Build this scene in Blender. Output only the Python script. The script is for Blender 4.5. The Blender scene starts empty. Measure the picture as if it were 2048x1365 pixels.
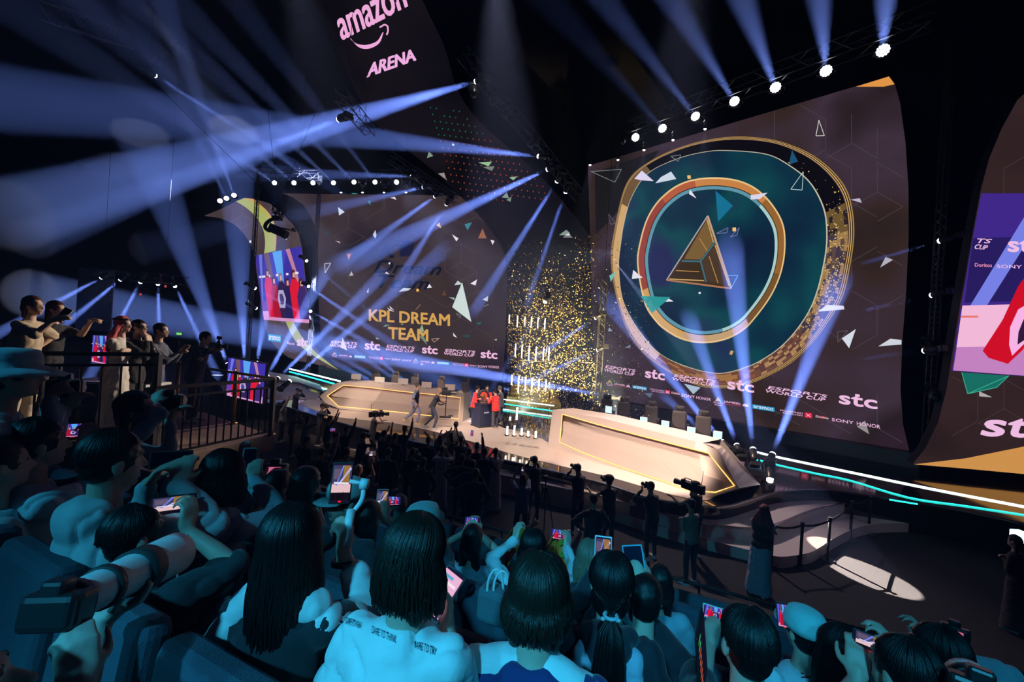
import bpy, bmesh, math, random
import numpy as np
from mathutils import Vector, Matrix, noise
from mathutils.bvhtree import BVHTree
SC = bpy.context.scene
COL = SC.collection
R = math.radians
# ---------------------------------------------------------------- camera
FPX = 853.0; ROLL = R(3.5); CR, SR = math.cos(ROLL), math.sin(ROLL)
EYE = Vector((0, 0, 4.65))
cam_d = bpy.data.cameras.new('camera'); cam = bpy.data.objects.new('camera', cam_d); COL.objects.link(cam)
cam_d.sensor_width = 36; cam_d.lens = 36*FPX/2048; cam_d.clip_end = 300; cam_d.clip_start = .05
cam.matrix_world = Matrix(((CR, -SR, 0, 0), (0, 0, -1, 0), (SR, CR, 0, EYE.z), (0, 0, 0, 1)))
SC.camera = cam
SC.view_settings.view_transform = 'Standard'; SC.view_settings.look = 'None'
SC.view_settings.gamma = 1; SC.view_settings.exposure = 0.0; SC.view_settings.use_curve_mapping = False
SC.cycles.max_bounces = 3; SC.cycles.diffuse_bounces = 1; SC.cycles.glossy_bounces = 2
SC.cycles.transmission_bounces = 2; SC.cycles.volume_bounces = 0; SC.cycles.transparent_max_bounces = 6
SC.cycles.use_denoising = True; SC.cycles.use_adaptive_sampling = True; SC.cycles.adaptive_threshold = .06; SC.cycles.adaptive_min_samples = 16; SC.cycles.sample_clamp_indirect = 4; SC.cycles.sample_clamp_direct = 30
SC.cycles.caustics_reflective = False; SC.cycles.caustics_refractive = False
# ---------------------------------------------------------------- world: black hall filled with stage haze
W = bpy.data.worlds.new('hall_air'); SC.world = W; W.use_nodes = True
_n = W.node_tree; _n.nodes['Background'].inputs[0].default_value = (.10, .16, .5, 1); _n.nodes['Background'].inputs[1].default_value = .0
HAZE = _n.nodes.new('ShaderNodeVolumeScatter'); HAZE.inputs['Density'].default_value = .0030
HAZE.inputs['Color'].default_value = (.30, .45, 1, 1); HAZE.inputs['Anisotropy'].default_value = .0
_n.links.new(HAZE.outputs[0], _n.nodes['World Output'].inputs['Volume'])

def ray(px, py):
    u = (px-1024)/FPX; v = (682.5-py)/FPX
    return Vector((u*CR - v*SR, 1, u*SR + v*CR))
def at(px, py, d): return EYE + ray(px, py)*d
def onz(px, py, z):
    r = ray(px, py); return EYE + r*((z-EYE.z)/r.z)
def onpl(px, py, P, N):
    r = ray(px, py); return EYE + r*((P-EYE).dot(N)/r.dot(N))

# ---------------------------------------------------------------- lights
def lamp_spot(name, loc, aim, energy, col, size, blend=.3, soft=.1, parent=None):
    l = bpy.data.lights.new(name, 'SPOT'); l.energy = energy; l.color = col; l.spot_size = R(size); l.spot_blend = blend; l.shadow_soft_size = soft
    o = bpy.data.objects.new(name, l); COL.objects.link(o); o.location = loc
    o.rotation_euler = (Vector(aim)-Vector(loc)).to_track_quat('-Z', 'Y').to_euler()
    if parent: o.parent = parent; o.matrix_parent_inverse = parent.matrix_world.inverted()
    return o
CY = (.045, .57, 1); BEAM = 2.2
# house lights over the seating, behind and above the camera
lamp_spot('house_light', (-3.2, -7, 10.5), (-.1, .9, 3.3), 4300, CY, 20, .7, .25)
lamp_spot('house_light', (4.5, -6.5, 11.5), (1.7, 1.6, 2.9), 1500, (.03, .50, .9), 24, .7, .3)
lamp_spot('house_light', (-9, -4, 10), (-2.0, 1.9, 3.9), 1900, (.03, .55, .95), 26, .7, .3)
# stage key lights
WARM = (1, .72, .57)
for lx, ly, lz, ax, ay, e, s in ((-6, 10, 14, -4.6, 20.3, 6500, 34), (3, 8, 13, 4.4, 14.6, 9500, 29), (-1, 10, 14, .6, 17.2, 19000, 29), (-11, 12, 14, -8.5, 21.0, 2600, 30),
                                 (-6, 10.5, 8.5, -5.0, 21.0, 17000, 28), (-3.2, 9.5, 8.5, 4.8, 13.9, 17000, 27)):
    lamp_spot('stage_key_light', (lx, ly, lz), (ax, ay, .9), e, WARM, s, .4, .2)
lamp_spot('stage_key_light', (-9, 9.5, 12), (-1.2, 17.6, 1), 13000, (1, .86, .8), 13, .4, .1)
# the follow light that rims the people on the balcony, and the one grazing the floor on the right
lamp_spot('balcony_light', (4, 17, 8.5), (-5.0, 5.6, 4.2), 8500, (1, .82, .66), 17, .5, .08)
lamp_spot('floor_light', tuple(Vector((8.1, 9.45, 0)) + Vector((-.30, .86, .72))*12), (8.1, 9.45, 0), 170000, (1, .86, .8), 5.0, .12, .02)
lamp_spot('gold_gap_fill', (0.6, 20.5, 1.1), (3.3, 27, 6.0), 34000, (1, .76, .34), 56, .6, .1)  # added warm fill angled up through the confetti, no visible source
lamp_spot('gold_gap_fill', (5.2, 19.5, 1.4), (3.8, 26, 5.5), 27000, (1, .76, .36), 56, .6, .1)  # matching added fill from the right side of the gap
lamp_spot('gold_gap_fill', (.5, 14.5, 7), (1.6, 21, 1.3), 9000, (1, .66, .3), 22, .5, .1)  # added warm spot that brightens the gold steps
lamp_spot('balcony_light', (-2.5, 15, 8.5), (-4.6, 8.0, 2.7), 1300, (1, .72, .58), 20, .6, .1)  # added warm fill that brightens the balcony deck, no visible source
lamp_spot('ramp_light', (12, 6, 9), (8.2, 12.2, .3), 300, (.75, .6, 1), 46, .8, .4)
lamp_spot('step_fill', (4.5, 19, 11), (4.6, 10.3, .4), 3600, (1, .80, .86), 44, .8, .3)  # added backlight over the stage that lifts the dark steps
lamp_spot('pit_light', (-2, 22, 14), (-1.5, 13, .5), 500, (.55, .6, 1), 50, .8, .3)

# ---------------------------------------------------------------- materials
MATS = {}
def principled(name, col, rough=.6, metal=0, bump=0, bscale=60, var=0, vscale=6, spec=.5, objcol=False, sheen=0, stretch=None, emis=None, estr=0):
    if name in MATS: return MATS[name]
    m = bpy.data.materials.new(name); m.use_nodes = True; nt = m.node_tree; b = nt.nodes['Principled BSDF']
    b.inputs['Roughness'].default_value = rough; b.inputs['Metallic'].default_value = metal; b.inputs['Specular IOR Level'].default_value = spec
    b.inputs['Base Color'].default_value = (*col, 1)
    tc = nt.nodes.new('ShaderNodeTexCoord'); vec = tc.outputs['Object']
    if stretch:
        mp = nt.nodes.new('ShaderNodeMapping'); mp.inputs['Scale'].default_value = stretch; nt.links.new(vec, mp.inputs[0]); vec = mp.outputs[0]
    src = None
    if objcol:
        oi = nt.nodes.new('ShaderNodeObjectInfo'); src = oi.outputs['Color']
    if var or bump:
        nz = nt.nodes.new('ShaderNodeTexNoise'); nz.inputs['Scale'].default_value = vscale; nz.inputs['Detail'].default_value = 4; nt.links.new(vec, nz.inputs['Vector'])
    if var:
        mx = nt.nodes.new('ShaderNodeMix'); mx.data_type = 'RGBA'; mx.blend_type = 'MULTIPLY'; mx.inputs[0].default_value = 1
        mr = nt.nodes.new('ShaderNodeMapRange'); mr.inputs[3].default_value = 1-var; mr.inputs[4].default_value = 1+var*.4
        nt.links.new(nz.outputs[0], mr.inputs[0]); nt.links.new(mr.outputs[0], mx.inputs[7])
        if src: nt.links.new(src, mx.inputs[6])
        else: mx.inputs[6].default_value = (*col, 1)
        src = mx.outputs[2]
    if src: nt.links.new(src, b.inputs['Base Color'])
    if bump:
        n2 = nt.nodes.new('ShaderNodeTexNoise'); n2.inputs['Scale'].default_value = bscale; n2.inputs['Detail'].default_value = 3; nt.links.new(vec, n2.inputs['Vector'])
        bp = nt.nodes.new('ShaderNodeBump'); bp.inputs['Strength'].default_value = bump; bp.inputs['Distance'].default_value = .02
        nt.links.new(n2.outputs[0], bp.inputs['Height']); nt.links.new(bp.outputs[0], b.inputs['Normal'])
    if sheen: b.inputs['Sheen Weight'].default_value = sheen
    if emis:
        b.inputs['Emission Color'].default_value = (*emis, 1); b.inputs['Emission Strength'].default_value = estr
    MATS[name] = m; return m
def glow(name, col, s=1.0, sample=False):
    if name in MATS: return MATS[name]
    m = bpy.data.materials.new(name); m.use_nodes = True; nt = m.node_tree; nt.nodes.clear()
    e = nt.nodes.new('ShaderNodeEmission'); e.inputs[0].default_value = (*col, 1); e.inputs[1].default_value = s
    o = nt.nodes.new('ShaderNodeOutputMaterial'); nt.links.new(e.outputs[0], o.inputs[0])
    if not sample: m.cycles.emission_sampling = 'NONE'
    MATS[name] = m; return m
def srgb(*c):
    return tuple(((x/255+.055)/1.055)**2.4 if x > 10 else x/255/12.92 for x in c)
def G(r, g, b, s=1.0):                     # LED colour as read off the photograph
    return glow('led_%d_%d_%d_%d' % (r, g, b, int(s*100)), srgb(r, g, b), s)
def led_screen_mat(name, stops, scale=.12, s=1.0, pitch=9.0, sample=True, bands=.10):
    m = bpy.data.materials.new(name); m.use_nodes = True; nt = m.node_tree; nt.nodes.clear()
    tc = nt.nodes.new('ShaderNodeTexCoord'); nz = nt.nodes.new('ShaderNodeTexNoise'); nz.inputs['Scale'].default_value = scale; nz.inputs['Detail'].default_value = 2
    nt.links.new(tc.outputs['Object'], nz.inputs['Vector'])
    cr = nt.nodes.new('ShaderNodeValToRGB'); nt.links.new(nz.outputs[0], cr.inputs[0])
    el = cr.color_ramp.elements
    while len(el) < len(stops): el.new(.5)
    for e_, (p, c) in zip(el, stops): e_.position = p; e_.color = (*srgb(*c), 1)
    wv = nt.nodes.new('ShaderNodeTexWave'); wv.wave_type = 'BANDS'; wv.bands_direction = 'X'; wv.inputs['Scale'].default_value = pitch; nt.links.new(tc.outputs['Object'], wv.inputs['Vector'])
    mr = nt.nodes.new('ShaderNodeMapRange'); mr.inputs[3].default_value = s*(1-bands); mr.inputs[4].default_value = s*(1+bands); nt.links.new(wv.outputs['Fac'], mr.inputs[0])
    e = nt.nodes.new('ShaderNodeEmission'); nt.links.new(cr.outputs[0], e.inputs[0]); nt.links.new(mr.outputs[0], e.inputs[1])
    o = nt.nodes.new('ShaderNodeOutputMaterial'); nt.links.new(e.outputs[0], o.inputs[0])
    if not sample: m.cycles.emission_sampling = 'NONE'
    MATS[name] = m; return m
M = dict(
 black=principled('matt_black', (.0018, .0018, .0025), .7, var=.3),
 blackmetal=principled('black_metal', (.012, .012, .014), .35, .6, bump=.1),
 truss=principled('truss_alloy', (.06, .06, .065), .4, .8, var=.3),
 gloss=principled('gloss_black_floor', (.010, .010, .014), .07, 0, bump=.02, bscale=3, spec=.9),
 stagew=principled('stage_white_floor', (.62, .54, .50), .38, bump=.04, bscale=30, var=.12, vscale=1.5),
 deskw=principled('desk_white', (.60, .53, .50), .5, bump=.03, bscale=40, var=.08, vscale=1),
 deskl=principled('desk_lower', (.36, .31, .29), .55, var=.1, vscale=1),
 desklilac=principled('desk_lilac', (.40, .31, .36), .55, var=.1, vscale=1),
 carpet=principled('dark_carpet', (.020, .019, .021), .95, bump=.6, bscale=120, var=.5, vscale=90),
 wall=principled('black_drape', (.0015, .0015, .0025), .9, bump=.3, bscale=4, stretch=(3, 3, .2), var=.3),
 navy=principled('navy_fascia', (.012, .018, .05), .4, var=.2),
 deck=principled('deck_boards', (.24, .17, .14), .7, bump=.2, bscale=18, stretch=(1, 6, 1), var=.25, vscale=5),
 brass=principled('brass_post', (.42, .24, .07), .35, .8, var=.2),
 seat=principled('seat_fabric', (.055, .075, .105), .9, bump=.3, bscale=200, var=.15, vscale=20),
 step=principled('step_concrete', (.02, .022, .03), .9, bump=.3, bscale=60, var=.3),
 skin=principled('skin', (.62, .40, .30), .5, bump=.06, bscale=90, var=.08, vscale=20, objcol=True),
 eye=principled('eye_dark', (.02, .015, .012), .2), lip=principled('lips', (.45, .17, .15), .5),
 cloth=principled('cloth', (.5, .5, .5), .88, bump=.35, bscale=16, var=.12, vscale=9, objcol=True, sheen=.15),
 hair=principled('hair', (.02, .015, .012), .38, bump=.2, bscale=40, stretch=(8, 8, .6), objcol=True, spec=.35),
 plastic=principled('dark_plastic', (.015, .015, .017), .35, spec=.5),
 white=principled('white_enamel', (.72, .72, .72), .4, var=.05),
 rubber=principled('rubber', (.02, .02, .02), .6), steel=principled('steel', (.5, .5, .5), .25, 1, var=.1),
 gold=principled('gold_foil', (.9, .58, .16), .35, .25, emis=None), glass=principled('lens_glass', (.01, .012, .03), .05, spec=1),
 tan=principled('tan_cloth', (.5, .4, .3), .8, var=.2), chair=principled('gaming_chair', (.05, .045, .05), .5, bump=.2),
)
# ---------------------------------------------------------------- mesh builder
class MB:
    def __init__(s): s.v = []; s.f = []; s.m = []; s.cur = 0
    def add(s, vs, fs):
        b = len(s.v); s.v += [tuple(v) for v in vs]; s.f += [tuple(i+b for i in f) for f in fs]; s.m += [s.cur]*len(fs); return s
    def mat(s, i): s.cur = i; return s
    def box(s, c, size, rot=None, taper=1.0):
        x, y, z = [k/2 for k in size]; vs = []
        for dz in (-1, 1):
            t = taper if dz > 0 else 1
            for dx, dy in ((-1, -1), (1, -1), (1, 1), (-1, 1)):
                p = Vector((dx*x*t, dy*y*t, dz*z))
                if rot is not None: p = rot @ p
                vs.append(Vector(c)+p)
        return s.add(vs, [(3, 2, 1, 0), (4, 5, 6, 7), (0, 1, 5, 4), (1, 2, 6, 5), (2, 3, 7, 6), (3, 0, 4, 7)])
    def rbox(s, c, size, rot=None, r=.02, n=3):        # box with rounded vertical edges and chamfered ends
        x, y, z = [k/2 for k in size]; r = min(r, x, y, z); ring = []
        for cx, cy, a0 in ((x-r, y-r, 0), (-x+r, y-r, 90), (-x+r, -y+r, 180), (x-r, -y+r, 270)):
            for i in range(n+1):
                a = R(a0+90*i/n); ring.append((cx, cy, math.cos(a), math.sin(a)))
        k = len(ring); vs = []
        for zz, ins in ((-z, r*.7), (-z+r*.3, r*.2), (-z+r, 0), (z-r, 0), (z-r*.3, r*.2), (z, r*.7)):
            for cx, cy, ca, sa in ring:
                p = Vector((cx+(r-ins)*ca, cy+(r-ins)*sa, zz))
                if rot is not None: p = rot @ p
                vs.append(Vector(c)+p)
        fs = [tuple(range(k))[::-1], tuple(range(5*k, 6*k))]
        for j in range(5):
            for i in range(k): fs.append((j*k+i, j*k+(i+1) % k, (j+1)*k+(i+1) % k, (j+1)*k+i))
        return s.add(vs, fs)
    def tube(s, pts, rad, seg=8, cap=True, flat=1.0, up=None):
        pts = [Vector(p) for p in pts]; n = len(pts)
        if not hasattr(rad, '__len__'): rad = [rad]*n
        vs = []; prev = None
        for i, p in enumerate(pts):
            t = (pts[min(i+1, n-1)]-pts[max(i-1, 0)])
            t = t.normalized() if t.length > 1e-9 else Vector((0, 0, 1))
            if prev is None:
                a = Vector(up) if up else (Vector((0, 0, 1)) if abs(t.z) < .9 else Vector((1, 0, 0)))
            else: a = prev
            a = (a - t*a.dot(t))
            a = a.normalized() if a.length > 1e-6 else t.orthogonal().normalized()
            prev = a; b = t.cross(a)
            for k in range(seg):
                an = 2*math.pi*k/seg; vs.append(p + a*math.cos(an)*rad[i] + b*math.sin(an)*rad[i]*flat)
        fs = []
        for i in range(n-1):
            for k in range(seg): fs.append((i*seg+k, i*seg+(k+1) % seg, (i+1)*seg+(k+1) % seg, (i+1)*seg+k))
        if cap: fs += [tuple(range(seg))[::-1], tuple(range((n-1)*seg, n*seg))]
        return s.add(vs, fs)
    def cyl(s, a, b, r, r2=None, seg=12): return s.tube([a, b], [r, r if r2 is None else r2], seg)
    def ell(s, c, rad, rot=None, seg=12, rings=8):
        vs = []; fs = []; c = Vector(c)
        for i in range(1, rings):
            th = math.pi*i/rings
            for k in range(seg):
                ph = 2*math.pi*k/seg
                p = Vector((rad[0]*math.sin(th)*math.cos(ph), rad[1]*math.sin(th)*math.sin(ph), rad[2]*math.cos(th)))
                if rot is not None: p = rot @ p
                vs.append(c+p)
        for tz in (1, -1):
            p = Vector((0, 0, tz*rad[2])); p = rot @ p if rot is not None else p; vs.append(c+p)
        for i in range(rings-2):
            for k in range(seg): fs.append((i*seg+k, (i+1)*seg+k, (i+1)*seg+(k+1) % seg, i*seg+(k+1) % seg))
        N = (rings-1)*seg
        for k in range(seg): fs.append((k, (k+1) % seg, N)); fs.append(((rings-2)*seg+(k+1) % seg, (rings-2)*seg+k, N+1))
        return s.add(vs, fs)
    def caps(s, a, b, ra, rb, seg=12):                 # round cone with spherical ends, closed
        a = Vector(a); b = Vector(b); L = (b-a).length
        if L < 1e-6: return s.ell(a, (ra, ra, ra))
        d = (b-a)/L; pts = []; rr = []
        for t in (-1, -.85, -.5, 0): pts.append(a+d*ra*t); rr.append(max(ra*math.sqrt(max(0, 1-t*t)), ra*.05))
        for t in (0, .5, .85, 1): pts.append(b+d*rb*t); rr.append(max(rb*math.sqrt(max(0, 1-t*t)), rb*.05))
        return s.tube(pts, rr, seg)
    def poly(s, pts): return s.add(pts, [tuple(range(len(pts)))])
    def prism(s, pts, ext):
        pts = [Vector(p) for p in pts]; e = Vector(ext); n = len(pts)
        return s.add(pts+[p+e for p in pts], [tuple(range(n))[::-1], tuple(range(n, 2*n))]+[(i, (i+1) % n, n+(i+1) % n, n+i) for i in range(n)])
    def torus(s, c, r, t, rot=None, seg=24, ts=6, sx=1, sy=1):
        pts = []
        for i in range(seg+1):
            a = 2*math.pi*i/seg; p = Vector((r*sx*math.cos(a), r*sy*math.sin(a), 0)); p = rot @ p if rot is not None else p; pts.append(Vector(c)+p)
        return s.tube(pts, t, ts, cap=False)
    def mesh(s, name):
        me = bpy.data.meshes.new(name); me.from_pydata(s.v, [], s.f); me.update(); return me
def finish(me, smooth):
    if smooth: me.polygons.foreach_set('use_smooth', [True]*len(me.polygons))
def obj(name, mb, mats, parent=None, smooth=False, bevel=0):
    me = mb.mesh(name) if isinstance(mb, MB) else mb
    for m in (mats if isinstance(mats, (list, tuple)) else [mats]): me.materials.append(m)
    if isinstance(mb, MB) and any(mb.m): me.polygons.foreach_set('material_index', mb.m)
    finish(me, smooth)
    o = bpy.data.objects.new(name, me); COL.objects.link(o)
    if parent is not None: o.parent = parent
    if bevel:
        b = o.modifiers.new('bevel', 'BEVEL'); b.width = bevel; b.segments = 2; b.limit_method = 'ANGLE'
    return o
def tag(o, label=None, cat=None, group=None, kind=None):
    if label: o['label'] = label
    if cat: o['category'] = cat
    if group: o['group'] = group
    if kind: o['kind'] = kind
    return o
def thing(name, loc, label, cat, group=None, rot=None):
    """an Empty at the thing's base; rot is a 3x3 matrix or a yaw angle"""
    o = bpy.data.objects.new(name, None); COL.objects.link(o); o.empty_display_size = .1
    tag(o, label, cat, group)
    rm = rot.to_4x4() if isinstance(rot, Matrix) else Matrix.Rotation(rot or 0, 4, 'Z')
    o.matrix_world = Matrix.Translation(Vector(loc)) @ rm
    return o
def copy_tree(o, parent=None):
    c = o.copy(); COL.objects.link(c)
    if parent is not None: c.parent = parent
    for ch in list(o.children):
        if ch.type != 'LIGHT': copy_tree(ch, c)
    return c
def struct(name, mb, m, **k):
    o = obj(name, mb, m, **k); o['kind'] = 'structure'; return o
def smooth_closed(pts, n=6):
    out = []; k = len(pts)
    for i in range(k):
        p0, p1, p2, p3 = [Vector((*pts[(i+j-1) % k], 0)) for j in range(4)]
        for t in range(n):
            t /= n
            q = .5*((2*p1)+(p2-p0)*t+(2*p0-5*p1+4*p2-p3)*t*t+(3*p1-p0-3*p2+p3)*t**3); out.append((q.x, q.y))
    return out
def smooth_open(pts, n=6):
    pts = [Vector(p) if len(p) == 3 else Vector((*p, 0)) for p in pts]; out = []
    for i in range(len(pts)-1):
        p0 = pts[max(i-1, 0)]; p1 = pts[i]; p2 = pts[i+1]; p3 = pts[min(i+2, len(pts)-1)]
        for t in range(n):
            t /= n; out.append(.5*((2*p1)+(p2-p0)*t+(2*p0-5*p1+4*p2-p3)*t*t+(3*p1-p0-3*p2+p3)*t**3))
    out.append(pts[-1]); return out
# ---------------------------------------------------------------- LED screens
def homog(quad):
    (x0, y0), (x1, y1), (x2, y2), (x3, y3) = quad      # (0,0) (1,0) (1,1) (0,1)
    A = []; B = []
    for (u, v), (x, y) in zip(((0, 0), (1, 0), (1, 1), (0, 1)), quad):
        A.append([u, v, 1, 0, 0, 0, -u*x, -v*x]); B.append(x)
        A.append([0, 0, 0, u, v, 1, -u*y, -v*y]); B.append(y)
    h = np.linalg.solve(np.array(A, float), np.array(B, float))
    def f(u, v):
        w = h[6]*u+h[7]*v+1; return ((h[0]*u+h[1]*v+h[2])/w, (h[3]*u+h[4]*v+h[5])/w)
    return f
_TX = {}
def text_mesh(s, off=0.0, shear=0.0, space=1.0):
    k = (s, off, shear, space)
    if k in _TX: return _TX[k]
    cu = bpy.data.curves.new('t', 'FONT'); cu.body = s; cu.offset = off; cu.shear = shear; cu.space_character = space; cu.resolution_u = 3
    o = bpy.data.objects.new('t', cu); COL.objects.link(o)
    dg = bpy.context.evaluated_depsgraph_get(); me = o.evaluated_get(dg).to_mesh()
    vs = [(v.co.x, v.co.y) for v in me.vertices]; fs = [tuple(p.vertices) for p in me.polygons]
    o.evaluated_get(dg).to_mesh_clear(); bpy.data.objects.remove(o); bpy.data.curves.remove(cu)
    xs = [v[0] for v in vs]; ys = [v[1] for v in vs]; x0, x1, y0, y1 = min(xs), max(xs), min(ys), max(ys)
    vs = [((x-x0)/(x1-x0), (y-y0)/(y1-y0)) for x, y in vs]
    _TX[k] = (vs, fs); return _TX[k]
class Surface:
    """A real surface in the hall; art is laid on it."""
    def __init__(s, mb): s.t = BVHTree.FromPolygons([Vector(v) for v in mb.v], mb.f); s.k = 0
    def hit(s, px, py, off=.02):
        r = ray(px, py).normalized(); p, n, i, d = s.t.ray_cast(EYE, r)
        if p is None: return None
        if n.dot(r) > 0: n = -n
        return p + n*off
class Flat:
    def __init__(s, P, N): s.P = Vector(P); s.N = Vector(N).normalized()
    def hit(s, px, py, off=.02):
        n = s.N if s.N.dot(s.P-EYE) < 0 else -s.N
        return onpl(px, py, s.P, s.N) + n*off
class Art:
    """collects coloured pieces of one picture into a mesh with a slot per colour"""
    def __init__(s, surf): s.s = surf; s.mb = MB(); s.mats = []; s.z = .02
    def col(s, m):
        if m not in s.mats: s.mats.append(m)
        s.mb.cur = s.mats.index(m); return s
    def lift(s, d=.004): s.z += d; return s
    def poly(s, pts, m):
        q = [s.s.hit(x, y, s.z) for x, y in pts]
        if any(p is None for p in q): return s
        s.col(m); s.mb.poly(q); return s
    def fan(s, pts, m):
        cx = sum(p[0] for p in pts)/len(pts); cy = sum(p[1] for p in pts)/len(pts)
        q = [s.s.hit(x, y, s.z) for x, y in pts]+[s.s.hit(cx, cy, s.z)]
        if any(p is None for p in q): return s
        s.col(m); n = len(pts); s.mb.add(q, [(i, (i+1) % n, n) for i in range(n)]); return s
    def band(s, A, B, m, closed=True):
        q = [s.s.hit(x, y, s.z) for x, y in list(A)+list(B)]; n = len(A)
        if any(p is None for p in q): return s
        fs = [(i, (i+1) % n, n+(i+1) % n, n+i) for i in range(n if closed else n-1)]
        if isinstance(m, list):
            for i, f in enumerate(fs):
                s.col(m[i]); s.mb.add([q[j] for j in f], [(0, 1, 2, 3)])
        else: s.col(m); s.mb.add(q, fs)
        return s
    def line(s, pts, w, m, closed=False):
        P = [Vector(p) for p in pts]
        if closed: P.append(P[0])
        for a, b in zip(P[:-1], P[1:]):
            d = b-a
            if d.length < 1e-6: continue
            n = Vector((-d.y, d.x)).normalized()*w/2
            s.poly([tuple(a+n), tuple(b+n), tuple(b-n), tuple(a-n)], m)
        return s
    def text(s, st, quad, m, off=0.0, shear=0.0, space=1.0):   # quad TL TR BR BL
        vs, fs = text_mesh(st, 0, shear, space); f = homog((quad[3], quad[2], quad[1], quad[0])); s.col(m)
        asp = max(.2, (Vector(quad[1])-Vector(quad[0])).length/max(1e-6, (Vector(quad[3])-Vector(quad[0])).length)); o = off*1.1
        for i, (du, dv) in enumerate(((0, 0),) if off < .004 else ((0, 0), (o, 0), (-o, 0), (0, o*.8), (0, -o*.8), (o*.8, o*.6), (-o*.8, -o*.6), (-o*.8, o*.6), (o*.8, -o*.6))):
            q = [s.s.hit(*f(.5+(u-.5)*(1-2*o/asp)+du/asp, .5+(v-.5)*(1-1.4*o)+dv), s.z+i*.0004) for u, v in vs]
            if any(p is None for p in q): return s
            s.mb.add(q, fs)
        return s
    def cut(s): s.cuts = getattr(s, 'cuts', [0])+[len(s.mb.f)]; return s
    def build(s, name, parent=None):
        return obj(name, s.mb, s.mats, parent)
    def parts(s, name, root):              # one part for each piece marked by cut()
        c = sorted(set(getattr(s, 'cuts', [0])+[len(s.mb.f)]))
        for i0, i1 in zip(c[:-1], c[1:]):
            used = {}; mb = MB(); mm = []
            for f, m in zip(s.mb.f[i0:i1], s.mb.m[i0:i1]):
                if s.mats[m] not in mm: mm.append(s.mats[m])
                mb.f.append(tuple(used.setdefault(k, len(used)) for k in f)); mb.m.append(mm.index(s.mats[m]))
            mb.v = [s.mb.v[k] for k in used]
            attach(obj(name, mb, mm), root)
def quadbox(x0, x1, yt, yb, sl, lean=0):
    w = x1-x0; h = (yb-yt)-sl*w
    return [(x0+lean, yt), (x1+lean, yt+sl*w), (x1, yt+sl*w+h), (x0, yt+h)]
def crop(o, sc): return lambda x, y: (o[0]+x/sc, o[1]+y/sc)
PINK = G(240, 190, 232); WHT = G(232, 228, 244); GOLD = G(205, 155, 80); CYN = G(40, 190, 225); DKN = G(14, 20, 44)
RED = G(225, 30, 60); LINE = G(78, 70, 78); TEAL = G(50, 120, 130)
def px_plane(P, D):                       # vertical plane through P containing horizontal direction D
    return Flat(P, Vector(D).cross(Vector((0, 0, 1))))
def panel(name, outline, surf, th, front, label, cat='screen'):
    """a thick vertical LED wall: body, then the lit face"""
    f = [surf.hit(x, y, 0) for x, y in outline]; back = (f[0]-EYE); n = surf.N if surf.N.dot(surf.P-EYE) > 0 else -surf.N
    base = sum(f, Vector())/len(f); root = thing(name, (base.x, base.y, min(p.z for p in f)), label, cat)
    inv = root.matrix_world.inverted()
    mb = MB(); mb.prism([inv @ (p + n*.01) for p in f], n*th); obj('housing', mb, M['black'], root)
    mb = MB(); q = [inv @ p for p in f]; mb.poly(q); obj('display', mb, front, root)
    return root
def attach(o, root):
    o.parent = root; o.matrix_parent_inverse = root.matrix_world.inverted(); return o
def video(art, quad, seed=0, fine=1.0):
    """the live broadcast picture: blue hall, light shafts, red jackets round a trophy"""
    f = homog(quad); rnd = random.Random(seed)
    P = lambda *uv: [f(*q) for q in uv]
    art.poly(P((0, 0), (1, 0), (1, 1), (0, 1)), G(62, 50, 170)); art.lift()
    art.poly(P((0, .0), (1, .0), (1, .18), (0, .14)), G(214, 150, 205)); art.poly(P((0, .14), (1, .18), (1, .34), (0, .3)), G(110, 60, 160)); art.lift()
    art.poly(P((.02, .3), (.1, 1), (.18, 1), (.05, .3)), G(110, 120, 225)); art.poly(P((.3, .45), (.22, 1), (.34, 1), (.38, .5)), G(110, 80, 90))
    art.poly(P((.5, .4), (.42, 1), (.62, 1), (.58, .4)), G(90, 165, 240)); art.poly(P((.95, .4), (.78, 1), (.7, 1), (.9, .4)), G(190, 130, 160)); art.lift()
    for i in range(int(6*fine)):
        x = rnd.random(); art.poly(P((x, .66), (x+.05, .66), (x+.05, .69), (x, .69)), WHT)
    for cx, h, c in ((.24, .78, G(215, 20, 50)), (.37, .66, G(170, 20, 50)), (.53, .7, G(50, 34, 84)), (.66, .62, G(40, 30, 90)), (.8, .72, G(220, 26, 56)), (.93, .6, G(60, 40, 110))):
        art.poly(P((cx-.09, .05), (cx+.08, .05), (cx+.1, h-.2), (cx+.03, h-.1), (cx-.04, h-.1), (cx-.1, h-.24)), c); art.lift(.002)
        art.poly(P((cx-.035, h-.12), (cx+.03, h-.12), (cx+.04, h-.04), (cx+.03, h), (cx-.03, h), (cx-.045, h-.04)), G(70, 40, 50) if cx != .53 else G(120, 110, 160)); art.lift(.002)
        art.poly(P((cx-.015, h-.1), (cx+.03, h-.1), (cx+.03, h-.03), (cx-.01, h-.04)), G(225, 160, 165)); art.lift(.002)
    art.poly(P((.44, .2), (.56, .2), (.6, .34), (.56, .46), (.46, .46), (.42, .34)), G(175, 170, 215)); art.lift()
    art.poly(P((.47, .25), (.54, .25), (.56, .34), (.53, .41), (.47, .4)), G(80, 60, 130)); art.lift()
    return art
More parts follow.
